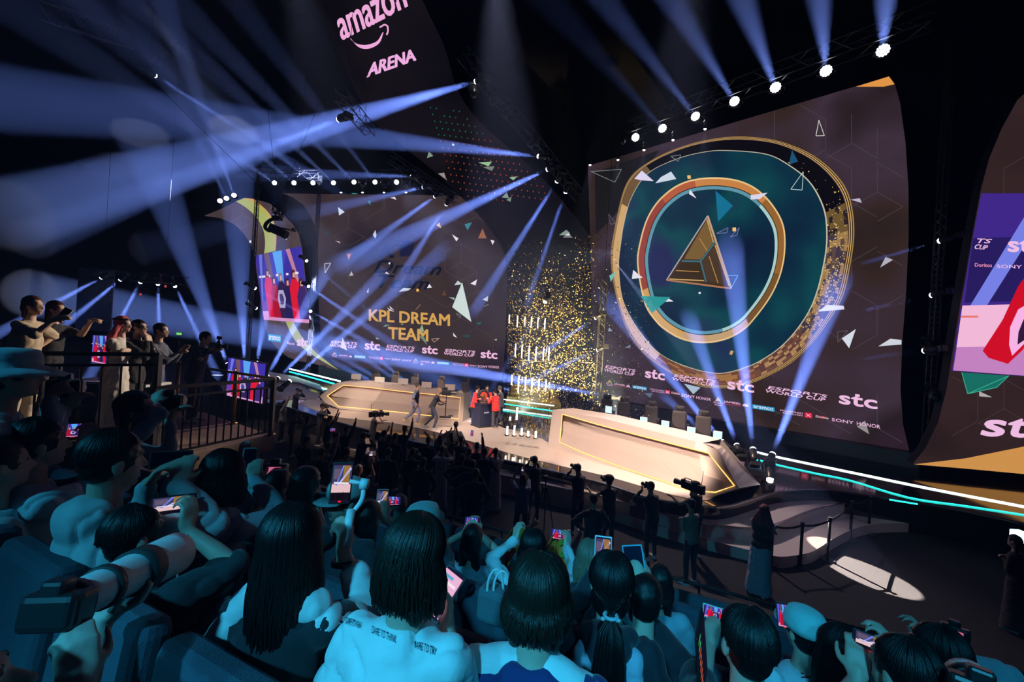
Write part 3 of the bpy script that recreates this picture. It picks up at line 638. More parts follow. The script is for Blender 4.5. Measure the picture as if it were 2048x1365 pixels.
a.line([(761, 51), (771, 45), (777, 48), (778, 58), (775, 66)], 3.2, G(240, 172, 224))
a.text('ARENA', [(738, 125), (829, 93), (835, 117), (735, 153)], G(240, 176, 232), .045, .12)
attach(a.build('pink_lettering'), rib)
a = Art(RB); a.z = .11; rn = random.Random(2)
for j in range(17):
    for i in range(17):
        x = 862+i*11.5+j*4.0-(i*0); y = 212+j*13.5+i*1.5
        c = G(20, 110, 80) if y < 275 else G(150, 70, 50)
        if RB.hit(x-8, y) is None or RB.hit(x+8, y) is None: continue
        if (y < 235 and rn.random() < .4) or y > 400 : continue
        s_ = 1.5; a.poly([(x-s_, y), (x, y-s_*1.2), (x+s_, y), (x, y+s_*1.2)], c)
a.line([(953, 274), (976, 257)], 2, G(30, 190, 110))
for pts, m in (([(757, 879), (782, 905), (745, 918)], G(130, 150, 140)), ([(707, 935), (763, 930), (745, 955)], G(130, 170, 140)), ([(762, 983), (810, 963), (830, 1010)], G(140, 180, 150)), ([(810, 1008), (845, 1003), (862, 1048)], G(150, 140, 140)),
    ([(1045, 943), (1125, 938), (1105, 965)], G(150, 190, 150)), ([(1072, 970), (1140, 965), (1125, 992)], G(120, 130, 120)), ([(1226, 1030), (1272, 1025), (1250, 1048)], G(140, 180, 150)), ([(1183, 1150), (1213, 1118), (1225, 1155)], G(130, 150, 150)), ([(1210, 1165), (1240, 1145), (1235, 1175)], G(120, 140, 130)), ([(892, 832), (905, 832), (905, 845), (892, 842)], G(200, 220, 240))):
    shard(a, [K2(*p) for p in pts], m)
K8 = crop((1000, 440), 6.827)
for pts, m in (([(910, 120), (960, 165), (900, 200), (812, 195)], G(130, 150, 145)), ([(940, 165), (968, 198), (890, 200)], G(220, 225, 225)), ([(860, 230), (895, 203), (970, 200), (1000, 232)], G(120, 122, 128))): shard(a, [K8(*p) for p in pts], m)
attach(a.build('dot_pattern'), rib)
# ---------------------------------------------------------------- floor, stage, steps
ZS, Z1, Z2 = .85, .55, .25
M['wall'].node_tree.nodes['Principled BSDF'].inputs['Specular IOR Level'].default_value = .1
mb = MB(); mb.box((-10, 35, -.1), (150, 150, .2)); struct('floor', mb, M['carpet'])
mb = MB(); mb.box((-10, 35, 30.1), (150, 150, .2)); struct('ceiling', mb, M['black'])
mb = MB(); mb.box((-10, 100, 15), (130, .3, 30)); struct('wall_back', mb, M['wall'])
mb = MB(); mb.box((30, 35, 15), (.3, 140, 30)); struct('wall_right', mb, M['wall'])
mb = MB(); mb.box((-75, 35, 15), (.3, 140, 30)); struct('wall_left', mb, M['wall'])
def slab(name, path_px, z, back, th, mat, lip=None, lipmat=None):
    p = [onz(x, y, z) for x, y in path_px]; p = smooth_open(p, 5); p = [Vector((q.x, q.y, z)) for q in p]
    q = p + [Vector((x, y, z)) for x, y in back]
    mb = MB(); mb.prism([v-Vector((0, 0, th)) for v in q], (0, 0, th)); return p, mb
rim = [(480, 800), (560, 812), (640, 835), (700, 852), (783, 873), (838, 887), (925, 905), (1011, 922), (1117, 946), (1200, 966), (1274, 990), (1330, 1003), (1381, 1010), (1425, 1016), (1462, 1012), (1499, 1001), (1548, 987), (1598, 982), (1650, 982), (1693, 987), (1767, 997), (1856, 1010), (1960, 1030), (2060, 1052)]
back_pts = [(22, 13), (22, 24), (8, 44), (-30, 60), (-33, 44)]
p_rim, mb = slab('stage', rim, ZS, back_pts, ZS, None)
st = struct('floor_stage', mb, M['gloss']); st.name = 'stage_floor'; st['kind'] = 'structure'
tb = MB(); tb.tube([v+Vector((0, 0, .005)) for v in p_rim], .035, 6); struct('trim_1', tb, M['steel'])
s1 = [(900, 930), (1011, 952), (1100, 972), (1171, 986), (1235, 1003), (1285, 1015), (1350, 1035), (1409, 1049), (1450, 1053), (1494, 1057), (1530, 1055), (1560, 1046), (1619, 1022), (1666, 1010), (1708, 1007), (1770, 1010), (1856, 1024), (1960, 1042), (2060, 1064)]
p1, mb = slab('s', s1, Z1, [(21, 13), (10, 16), (0, 17), (-6, 17)], Z1, None); struct('floor_step', mb, M['stagew'])
tb = MB(); tb.tube([v+Vector((0, 0, .0)) for v in p1], .022, 6); struct('trim_2', tb, M['steel'])
s2 = [(900, 950), (1011, 972), (1100, 992), (1171, 1008), (1235, 1026), (1287, 1044), (1359, 1065), (1430, 1084), (1499, 1101), (1549, 1113), (1580, 1113), (1619, 1106), (1639, 1096), (1666, 1079), (1702, 1061), (1737, 1051), (1797, 1047), (1856, 1050), (1920, 1058), (1975, 1066)]
p2, mb = slab('s', s2, Z2, [(18, 12), (10, 14), (0, 15.5), (-6, 16)], Z2, None); struct('floor_landing', mb, M['stagew'])
# white upper floor inlay running along the desks
wi_f = [(596, 808), (662, 832), (721, 840), (780, 846), (853, 860), (930, 880), (1011, 905), (1087, 925), (1200, 950), (1290, 975), (1350, 992), (1400, 1002), (1428, 998)]
wi_b = [(1424, 990), (1317, 965), (1200, 925), (1105, 890), (1060, 868), (1010, 858), (985, 848), (935, 835), (800, 825), (677, 806), (630, 795)]
q = [onz(x, y, ZS) for x, y in wi_f]; q = [Vector((v.x, v.y, ZS)) for v in smooth_open(q, 4)]
bq = [Vector((*onz(x, y, ZS).xy, ZS)) for x, y in wi_b]
mb = MB(); mb.prism(q+bq, (0, 0, .012)); struct('floor_walkway', mb, M['stagew'])
# left end: pale ramps of the stage behind the balcony
for k, pts in enumerate(([(560, 770), (600, 775), (640, 790), (632, 800), (560, 800), (450, 790), (440, 770)], [(455, 745), (520, 742), (590, 755), (640, 772), (645, 784), (600, 768), (540, 760)])):
    mb = MB(); mb.prism([Vector((*onz(x, y, ZS+.0).xy, ZS)) for x, y in pts], (0, 0, .02+.05*k)); o = struct('floor_ramp', mb, M['deskl'] if k == 0 else M['stagew'])
# fascia below the back screens, and the two LED strips that follow it
def strip(name, pts, z, r, m, label):
    q = [onz(x, y, z) for x, y in pts]; q = smooth_open(q, 4); mb = MB(); mb.tube(q, r, 6); o = obj(name, mb, m, smooth=True); tag(o, label, 'light strip'); return o
LW = glow('strip_white', (.72, 1, .98), 5); LC = glow('strip_cyan', (.02, .75, .68), 3)
strip('led_strip', [(1510, 903), (1560, 915), (1700, 944), (1860, 977), (2048, 1013), (2120, 1028)], .872, .018, LW, 'long white light strip on the stage edge at right, the upper of the pair')
strip('led_strip', [(1505, 917), (1560, 931), (1632, 947), (1700, 961), (1816, 995), (1930, 1012), (2048, 1030), (2120, 1042)], .868, .015, LC, 'long cyan light strip below the white one at the right of the stage')
strip('led_strip', [(579, 738), (680, 763)], 1.25, .05, LW, 'short white light strip behind the left end of the far desk')
strip('led_strip', [(579, 744), (606, 751), (668, 768)], 1.15, .05, LC, 'short cyan light strip behind the left end of the far desk')
strip('led_strip', [(1006, 799), (1108, 812)], 1.15, .03, LW, 'short white light strip crossing the gold steps between the desks')
strip('led_strip', [(1006, 808), (1108, 823)], 1.05, .03, LC, 'short cyan light strip crossing the gold steps between the desks')
tag(strip('led_strip', [(1779, 1000), (1835, 1009)], .9, .02, LC, 'tiny cyan glint strip low on the stage edge at right'))
# navy fascia / plinths under the screens
for (a_, b_, z) in (((1205, 815), (1830, 945), 1.35),):
    A_, B_ = S1.hit(1190, 800, .3), S1.hit(1840, 936, .3)
    mb = MB(); A_.z = B_.z = ZS; C_ = B_-A_; n = Vector((-C_.y, C_.x, 0)).normalized(); mb.prism([A_, B_, B_-n*.6, A_-n*.6], (0, 0, .55)); struct('wall_plinth', mb, M['navy'])
A_, B_ = S2.hit(640, 760, .3), S2.hit(1012, 770, .3); A_.z = B_.z = ZS; mb = MB(); mb.prism([A_, B_, B_+Vector((0, 1, 0)), A_+Vector((0, 1, 0))], (0, 0, .8)); struct('wall_plinth', mb, M['navy'])

# ---------------------------------------------------------------- the two long caster desks
def plane_fit(a, b, c): N = (b-a).cross(c-a).normalized(); return Flat(a, N)
AMB = glow('amber_trim', (1, .46, .12), 2.6)
def frame_fill(mbx, outer, inner):        # bridge two loops of unlike length by nearest param (both start at same corner, same direction)
    n, k = len(outer), len(inner)
    i = j = 0; b = len(mbx.v); vs = list(outer)+list(inner); fs = []
    while i < n or j < k:
        if j >= k or (i < n and (i+1)/n <= (j+1)/k): fs.append((i % n, (i+1) % n, n+j % k)); i += 1
        else: fs.append((i % n, n+(j+1) % k, n+j % k)); j += 1
    mbx.add(vs, fs)
# right desk
L0, R0 = onz(1096, 893, ZS), onz(1419, 997, ZS); LT = at(1105, 820, (L0.y+.55)); F_r = plane_fit(L0, R0, LT)
bk = Vector((F_r.N.x, F_r.N.y, 0)).normalized(); bk = bk if bk.y > 0 else -bk
tipP = onz(1521, 970, ZS); topR = at(1434, 886, 12.6)
outer = [(1105, 820), (1200, 836), (1300, 861), (1405, 887), (1434, 900), (1478, 977), (1419, 997), (1381, 990), (1317, 974), (1200, 930), (1100, 897), (1096, 890)]
X = lambda p: F_r.hit(p[0], p[1], 0)
outer3 = [X(p) for p in outer]
trim = [(1125, 829), (1200, 851), (1300, 877), (1417, 907), (1469, 972), (1431, 985), (1376, 981), (1324, 962), (1249, 937), (1162, 904), (1120, 885)]
trim3 = [X(p) for p in trim]
root = thing('caster_desk', (outer3[7].x, outer3[7].y, ZS), 'long white desk at right ending in a sloping point, amber trim and folded front', 'desk')
mb = MB(); frame_fill(mb, outer3, trim3)
k = len(outer3); bks = [Vector((p.x, p.y, max(p.z-.0, ZS)))+bk*1.15 for p in outer3]
mb.add(outer3[:4]+bks[:4], [(i, i+1, 5+i, 4+i) for i in range(3)]); mb.add([bks[0], bks[3], Vector((bks[3].x, bks[3].y, ZS)), Vector((bks[0].x, bks[0].y, ZS))], [(0, 1, 2, 3)])
mb.poly([outer3[0], bks[0], Vector((bks[0].x, bks[0].y, ZS)), outer3[11]])
# pointed end
e_up = smooth_open([outer3[3], at(1434, 885, 13.0), at(1457, 897, 13.1), at(1481, 925, 12.9), Vector(tipP)], 3)
e_lo = smooth_open([outer3[3], outer3[4], X((1456, 940)), outer3[5]], 3); m_ = len(e_up); e_lo = [e_lo[int(i*(len(e_lo)-1)/(m_-1))] for i in range(m_)]
mb.add(list(e_up)+list(e_lo), [(i, i+1, m_+i+1, m_+i) for i in range(m_-1)])
mb.poly([outer3[5], Vector(tipP), outer3[6]])
mb.add([bks[3]]+e_up+[Vector((bks[3].x, bks[3].y, ZS))], [(0, i, i+1) for i in range(1, m_)]+[(0, m_, m_+1)])
attach(obj('shell', mb, M['deskw']), root)
inn = [p+bk*.22 for p in trim3]
fa, fb = onpl(1122, 862, F_r.P+bk*.3, F_r.N), onpl(1462, 967, F_r.P+bk*.22, F_r.N)
def deskpanels(root, trim3, n_top, fa, fb, lil_t):
    top = trim3[:n_top]; bot = trim3[n_top:][::-1]
    tb_ = [p+bk*.12 for p in top]; mb = MB(); mb.add(top+tb_, [(i, i+1, len(top)+i+1, len(top)+i) for i in range(len(top)-1)])
    attach(obj('trim_return', mb, M['deskw']), root)
    n = len(top); fl = [fa.lerp(fb, i/(n-1)) for i in range(n)]
    mid = [a_.lerp(b_, lil_t) for a_, b_ in zip(tb_, fl)]
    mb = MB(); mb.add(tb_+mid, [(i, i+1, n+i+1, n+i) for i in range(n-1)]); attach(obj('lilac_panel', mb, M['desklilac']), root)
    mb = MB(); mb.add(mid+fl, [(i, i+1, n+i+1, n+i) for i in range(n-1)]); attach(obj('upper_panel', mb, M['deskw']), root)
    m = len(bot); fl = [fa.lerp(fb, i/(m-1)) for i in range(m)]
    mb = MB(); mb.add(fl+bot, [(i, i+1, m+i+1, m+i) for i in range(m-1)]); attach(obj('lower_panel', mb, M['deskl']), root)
    tb = MB(); tb.tube([p-bk*.01 for p in trim3]+[trim3[0]-bk*.01], .014, 6); attach(obj('amber_light', tb, AMB), root)
deskpanels(root, trim3, 4, fa, fb, .22)
# left desk
L0, R0 = onz(660, 818, ZS), onz(925, 845, ZS); LT = at(838, 779, 20.7); F_l = plane_fit(L0, R0, LT)
bk = Vector((F_l.N.x, F_l.N.y, 0)).normalized(); bk = bk if bk.y > 0 else -bk
X = lambda p: F_l.hit(p[0], p[1], 0)
outer = [(639, 793), (668, 768), (684, 764), (721, 765), (780, 771), (838, 778), (929, 788), (925, 845), (800, 832), (677, 818), (650, 806)]
trim = [(655, 792), (687, 771), (740, 776), (800, 783), (860, 789), (921, 796), (917, 838), (800, 825), (677, 813)]
outer3 = [X(p) for p in outer]; outer3 = [Vector((p.x, p.y, max(p.z, ZS))) for p in outer3]; trim3 = [X(p) for p in trim]
root = thing('caster_desk', (outer3[8].x, outer3[8].y, ZS), 'long white desk at the back left with pointed end and amber trim, behind the cameraman', 'desk')
mb = MB(); frame_fill(mb, outer3, trim3); k = len(outer3); bks = [p+bk*1.1 for p in outer3]
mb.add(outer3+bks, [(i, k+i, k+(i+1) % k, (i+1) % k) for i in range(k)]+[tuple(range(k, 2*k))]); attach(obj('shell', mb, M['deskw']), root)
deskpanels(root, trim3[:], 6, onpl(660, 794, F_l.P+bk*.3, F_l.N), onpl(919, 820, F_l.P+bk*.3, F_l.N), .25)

# ---------------------------------------------------------------- gaming chairs, desk monitors, speakers on the desks
for q_ in (((640, 22.9), (940, 20.4), (960, 22.0), (660, 24.6)), ((1190, 16.9), (1415, 13.55), (1440, 14.6), (1235, 18.8))):
    mb = MB(); mb.prism([Vector((*at(x_, 800, d_).xy, ZS)) for x_, d_ in q_], (0, 0, .45)); struct('floor_riser', mb, M['navy'])
def chair_at(px, py, d, yaw, label):
    p = at(px, py, d); root = thing('gaming_chair', (p.x, p.y, ZS+.45), label, 'chair', 'black gaming chairs behind the desks', yaw)
    mb = MB(); mb.rbox((0, .05, .50), (.52, .5, .12), r=.05); obj('seat', mb, M['chair'], root, bevel=0)
    mb = MB(); Rm = Matrix.Rotation(R(-8), 3, 'X'); mb.rbox((0, -.24, .86), (.5, .12, .66), Rm, .06); mb.rbox((0, -.28, 1.26), (.34, .11, .22), Rm, .05); obj('backrest', mb, M['chair'], root)
    mb = MB(); mb.rbox((0, -.21, 1.24), (.22, .08, .12), r=.03); obj('head_pillow', mb, M['plastic'], root)
    for s_ in (-1, 1):
        mb = MB(); mb.box((s_*.31, 0, .62), (.04, .06, .26)); mb.rbox((s_*.31, .04, .76), (.08, .28, .04), r=.015); obj('armrest', mb, M['plastic'], root)
    mb = MB(); mb.cyl((0, 0, .08), (0, 0, .46), .035)
    for k in range(5): a_ = R(72*k); mb.cyl((0, 0, .1), (.3*math.cos(a_), .3*math.sin(a_), .05), .022, .014, 6)
    obj('base', mb, M['plastic'], root); return root
for i, (x, y, d) in enumerate(((747, 765, 22.6), (786, 766, 22.3), (824, 772, 22.0), (876, 775, 21.4), (923, 782, 20.9))):
    chair_at(x, y, d, R(170-8*i), 'black gaming chair behind the back left desk, %s' % ('at its far left end', 'second from its left end', 'behind the walking crew man', 'behind the bent cameraman', 'just left of the red players')[i])
for i, (x, y, d) in enumerate(((1210, 812, 17.6), (1244, 822, 17.0), (1300, 842, 16.2), (1357, 855, 15.3), (1406, 868, 14.4))):
    chair_at(x, y, d, R(150+2*i), 'black gaming chair behind the right desk, %s' % ('at its left end by the gold steps', 'second from its left end', 'at its middle', 'second from its pointed end', 'nearest its pointed end')[i])
def monitor(px, py, d, yaw, label, m):
    p = at(px, py, d); root = thing('desk_monitor', (p.x, p.y, p.z-.16), label, 'monitor', None, yaw)
    w_ = .5 if yaw == 0 else .26
    mb = MB(); mb.rbox((0, 0, .26), (w_, .03, .28), r=.012); obj('case', mb, M['white'], root)
    mb = MB(); mb.poly([(-w_*.46, .017, .14), (-w_*.46, .017, .38), (w_*.46, .017, .38), (w_*.46, .017, .14)]); obj('display', mb, m, root)
    mb = MB(); mb.cyl((0, 0, .01), (0, 0, .16), .015); mb.rbox((0, 0, .008), (.2, .14, .015), r=.006); obj('stand', mb, M['plastic'], root)
MC = glow('monitor_cyan', (.35, .95, 1), 2.2); MWM = glow('monitor_dim', srgb(220, 180, 150), .8)
for i, (x, y, d) in enumerate(((712, 758, 22), (759, 764, 21.6), (806, 767, 21.3), (853, 774, 21), (900, 779, 20.6))):
    monitor(x, y, d, 0, 'small pale monitor on the back left desk, number %s along it from the left end' % ('one', 'two', 'three', 'four', 'five')[i], MWM)
for i, (x, y, d) in enumerate(((1287, 848, 15.2), (1330, 856, 14.6), (1382, 869, 14.0), (1435, 878, 13.5), (1217, 825, 16.2))):
    monitor(x, y, d, R(150), 'bright cyan lit monitor along the right desk, %s' % ('left of the middle chair', 'right of the middle chair', 'second from the pointed end', 'nearest the pointed end', 'at the left end')[i], MC)
def puck(px, py, d, label, kk):
    p = at(px, py, d); mb = MB(); mb.ell((0, 0, 0), (.13, .06, .1)); mb.cyl((0, -.05, 0), (0, -.075, 0), .05, .05, 10); o = obj('desk_speaker', mb, M['white'], smooth=True); o.location = p; o.rotation_euler.z = R(-20); tag(o, label, 'speaker', kk)
for i, (x, y, d) in enumerate(((739, 767, 21.4), (783, 771, 21.2), (834, 776, 20.9), (881, 782, 20.6), (912, 786, 20.5))):
    puck(x, y, d, 'small white round speaker on the back left desk, %s from its left end' % ('first', 'second', 'third', 'fourth', 'fifth')[i], 'small speakers on the back left desk')
for i, (x, y, d) in enumerate(((1258, 850, 15.4), (1318, 866, 14.6), (1386, 883, 13.8), (1205, 837, 16))):
    puck(x, y, d, 'small white round speaker on the top edge of the right desk, %s' % ('second from left', 'third from left', 'nearest the pointed end', 'leftmost')[i], 'small speakers on the right desk')

# ---------------------------------------------------------------- gold steps with tubes of light and falling confetti
LT_ = glow('tube_light', (1, .78, .6), 7, True)
gs = thing('gold_steps', onz(1066, 812, ZS), 'block of gold lit steps in the gap between the two desks', 'steps')
inv = gs.matrix_world.inverted(); base = gs.matrix_world.translation
for i in range(5):
    mb = MB(); mb.box((0, i*.55, .11+.2*i), (3.3-.1*i, .55, .22+.0*i)); mb.box((0, i*.55+.3, .1*i), (3.2-.1*i, .5, .2*i+.01)) if i else None
    obj('step', mb, M['gold'], gs)
def tube(px, y0, y1, d, label):
    p, q = at(px, y1, d), at(px, y0, d); q.x, q.y = p.x, p.y
    root = thing('light_tube', p, label, 'tube light', 'glowing tubes standing around the gold steps')
    h = q.z-p.z; mb = MB(); mb.cyl((0, 0, .04), (0, 0, h), .032, seg=8); obj('tube', mb, LT_, root, True)
    mb = MB(); mb.cyl((0, 0, 0), (0, 0, .05), .09, seg=12); obj('foot', mb, M['steel'], root)
    mb = MB(); mb.cyl((0, 0, h), (0, 0, h+.05), .036, seg=8); obj('end_cap', mb, M['steel'], root)
tb_rows = [[(1018, 630, 648), (1034, 632, 656), (1049, 634, 655), (1062, 634, 657), (1075, 636, 658), (1089, 637, 660)], [(1030, 688, 715), (1043, 690, 718), (1057, 692, 722), (1071, 694, 724), (1086, 696, 722), (1097, 697, 722)],
           [(1023, 750, 772), (1036, 752, 786), (1050, 755, 782), (1063, 758, 784), (1077, 758, 782), (1091, 760, 784)], [(1033, 815, 842), (1020, 834, 843)]]
for j, row in enumerate(tb_rows):
    for i, (x, y0, y1) in enumerate(row):
        tube(x, y0, y1, (28.5, 26, 22.5, 17.5)[j], 'short upright glowing tube in the %s row beside the confetti, %s from the left' % (('highest', 'middle', 'lower', 'floor level')[j], ('first', 'second', 'third', 'fourth', 'fifth', 'sixth')[i]))
for i, (x, y0, y1) in enumerate(((1014, 853, 872), (1028, 851, 873), (1043, 857, 873), (1056, 862, 875), (1071, 862, 878))):
    tube(x, y0, y1, 15.6-.1*i, 'very small glowing tube at the front of the dark stage floor, %s from the left' % ('first', 'second', 'third', 'fourth', 'fifth')[i])
# rack the higher rows of tubes hang on
for j, (xa, xb, y, d) in enumerate(((1012, 1095, 661, 28.6), (1024, 1103, 724, 26.1))):
    mb = MB(); A_, B_ = at(xa, y-4, d), at(xb, y+1, d); mb.tube([A_, B_], .05, 6)
    for t in (0, .5, 1):
        q = A_.lerp(B_, t); mb.tube([q, Vector((q.x, q.y, ZS))], .035, 6)
    tag(obj('tube_rack', mb, M['blackmetal']), ('dark rack carrying the highest row of glowing tubes', 'dark rack carrying the middle row of glowing tubes')[j], 'rack')
rn = random.Random(11); mb = MB(); me_em = []
def fleck(p, s_):
    a_ = Vector((rn.gauss(0, 1), rn.gauss(0, 1), rn.gauss(0, 1))).normalized(); b_ = a_.orthogonal().normalized(); b_.rotate(Matrix.Rotation(rn.random()*6.28, 3, a_)); c_ = a_.cross(b_)
    mb.mat(0 if rn.random() < .86 else 1); mb.poly([p-b_*s_-c_*s_*.6, p+b_*s_-c_*s_*.6, p+b_*s_+c_*s_*.6, p-b_*s_+c_*s_*.6])
n = 0
while n < 9000:
    x = rn.uniform(1014, 1300); y = rn.uniform(470, 860)
    t = max(0, min(1, (y-480)/150)); dens = 0
    if x < 1110+(y-500)*.35 and x > 1015: dens = .95*t if y < 640 else .8
    elif x < 1195: dens = .22*t if x < 1150 else .5*max(0, 1-abs(y-560)/220)
    else: dens = max(0, .42-(x-1195)/380)*(1 if y > 600 else .35)
    if y > 800 and x < 1100: dens *= .5
    if rn.random() > dens: continue
    d = rn.uniform(21, 28.5) if x < 1190 else rn.uniform(15.5, 21)
    fleck(at(x, y, d), rn.uniform(.019, .040)*(1 if d > 20 else .62)); n += 1
for k in range(900):
    p = onz(rn.uniform(1000, 1110), rn.uniform(815, 880), ZS+.02); fleck(p+Vector((0, 0, .01)), .014)
for k in range(500):
    p = onz(rn.uniform(1110, 1480), rn.uniform(800, 950), ZS+.02); fleck(p+Vector((0, 0, .01)), .012)
M['foil'] = principled('confetti_foil', (.95, .66, .2), .28, .75, emis=None); M['foil2'] = principled('confetti_pale', (.95, .85, .65), .3, .4)
cf = obj('gold_confetti', mb, [M['foil'], M['foil2']]); tag(cf, 'cloud of gold confetti falling between the two big screens', 'confetti', kind='stuff')
# ---------------------------------------------------------------- moving heads, wash lights and their beams
LENS = glow('lamp_lens', (1, .97, 1), 14); LENSD = glow('lamp_lens_dim', (1, .9, .8), 4); BLUE = (.52, .60, 1); BLW = (.36, .46, 1)
def make_head():
    root = bpy.data.objects.new('moving_head_light', None); COL.objects.link(root)
    # lens centre at origin, pointing to -Z
    mb = MB(); mb.tube([(0, 0, .0), (0, 0, .05), (0, 0, .22), (0, 0, .40), (0, 0, .46)], [.115, .125, .135, .12, .07], 14); hd = obj('lamp_head', mb, M['plastic'], root, True)
    mb = MB(); mb.ell((0, 0, -.0), (.112, .112, .085), None, 16, 8); obj('lens', mb, LENS, hd, True)
    mb = MB()
    for s_ in (-1, 1): mb.rbox((s_*.17, 0, .36), (.05, .13, .36), r=.02)
    mb.rbox((0, 0, .55), (.39, .15, .06), r=.02); obj('yoke', mb, M['blackmetal'], root)
    mb = MB(); mb.rbox((0, 0, .66), (.36, .26, .16), r=.03); obj('base', mb, M['plastic'], root)
    return root
def make_wash():
    root = bpy.data.objects.new('wash_light', None); COL.objects.link(root)
    mb = MB(); mb.tube([(0, 0, .0), (0, 0, .04), (0, 0, .16), (0, 0, .22)], [.225, .235, .2, .1], 20); hd = obj('lamp_head', mb, M['plastic'], root, True)
    mb = MB()
    for rr, k in ((0, 1), (.075, 6), (.15, 12)):
        for i in range(k):
            a_ = 2*math.pi*i/k; c = Vector((rr*math.cos(a_), rr*math.sin(a_), -.01)); mb.cyl(c+Vector((0, 0, -.01)), c+Vector((0, 0, .012)), .034, seg=8)
    obj('led_lens', mb, LENS, hd)
    mb = MB()
    for s_ in (-1, 1): mb.rbox((s_*.26, 0, .2), (.04, .1, .3), r=.015)
    mb.rbox((0, 0, .37), (.56, .12, .05), r=.02); mb.rbox((0, 0, .45), (.3, .22, .12), r=.03); obj('yoke', mb, M['blackmetal'], root)
    return root
_proto = {}
def lamp(kind, px, py, d, aim, label, grp, power=0, ang=4, col=BLUE, scale=1, blend=.35, z=None, dim=False):
    """aim: (px, py, depth) on the beam axis, or None"""
    p = at(px, py, d)
    tgt = at(*aim) if aim else p+Vector((-.2, -.4, -1))
    if kind not in _proto:
        _proto[kind] = make_head() if kind == 'head' else make_wash(); root = _proto[kind]
    else: root = copy_tree(_proto[kind])
    q = (tgt-p).to_track_quat('-Z', 'Y'); mw = Matrix.Translation(p) @ q.to_matrix().to_4x4() @ Matrix.Scale(scale, 4)
    root.matrix_world = mw; tag(root, label, 'stage light', grp)
    if power:
        l = bpy.data.lights.new('beam', 'SPOT'); l.energy = power*1000*BEAM; l.color = col; l.spot_size = R(ang); l.spot_blend = blend; l.shadow_soft_size = .09*scale
        o = bpy.data.objects.new('beam', l); COL.objects.link(o); o.matrix_world = Matrix.Translation(p+(tgt-p).normalized()*(.11 if kind == 'head' else .05)) @ q.to_matrix().to_4x4()
        o.parent = root; o.matrix_parent_inverse = mw.inverted()
    return root
ORD = ('first', 'second', 'third', 'fourth', 'fifth', 'sixth', 'seventh', 'eighth', 'ninth')
# wash lights above the right screen (height 15)
for i, (x, y, ax, ay, pw) in enumerate(((1766, 101, 1776, -60, 520), (1652, 142, 1636, -40, 520), (1551, 175, 1478, -20, 520), (1469, 203, 1338, -10, 420), (1391, 233, 1200, -10, 260), (1325, 257, 1150, 60, 60), (1271, 275, 1200, 160, 0))):
    r_ = ray(x, y); d = (15.0-EYE.z)/r_.z
    ra = ray(ax, ay); lamp('wash', x, y, d, (ax, ay, d*.62), 'round white wash light over the right screen, %s from the right end of its row' % ORD[i], 'wash lights above the right screen', pw*.36, 4.4, (.62, .66, 1), 1.0, .3)
# small downlights between
for i, (x, y) in enumerate(((1410, 258), (1346, 280), (1288, 300), (1236, 320), (1180, 330))):
    d = (14.2-EYE.z)/ray(x, y).z; lamp('head', x, y, d, (x-3, y+40, d), 'small downlight on the top edge of the right screen, %s from right' % ORD[i], 'downlights over the right screen', .5, 34, (1, .85, .7), .5)
# row along the top of the back screen
for i, x in enumerate((549, 588, 626, 667, 708, 750, 793)):
    y = 366-(i > 3)*1.5; d = 33.0; dx = (-112, -120, -128, -120, -114, -96, 0)[i]; dy = (-76, -98, -104, -112, -116, -126, 0)[i]
    lamp('wash', x, y, d, (x+dx, y+dy, d*.72), 'round white light in the row over the gold lettering screen, %s from the left' % ORD[i], 'row of lights above the back screen', (120, 120, 120, 130, 130, 90, 0)[i], 3.6, (.7, .72, 1), .92, .35)
for i, (x, y) in enumerate(((440, 402), (453, 397), (468, 391))):
    lamp('wash', x, y, 36, (x-(61, 66, 58)[i], y-(100, 132, 160)[i], 26), 'round white light at the tip of the far left screen, %s from the left' % ORD[i], 'three lights at the tip of the far screen', (0, 110, 260)[i], 3.2, (.6, .66, 1), 1.0)
for i, (x, y) in enumerate(((682, 385), (725, 385), (768, 385), (812, 385))):
    lamp('head', x, y, 34, (x+1, y+40, 34), 'tiny downlight on the top edge of the back screen, %s from left' % ORD[i], 'downlights over the back screen', .6, 40, (1, .85, .7), .7)
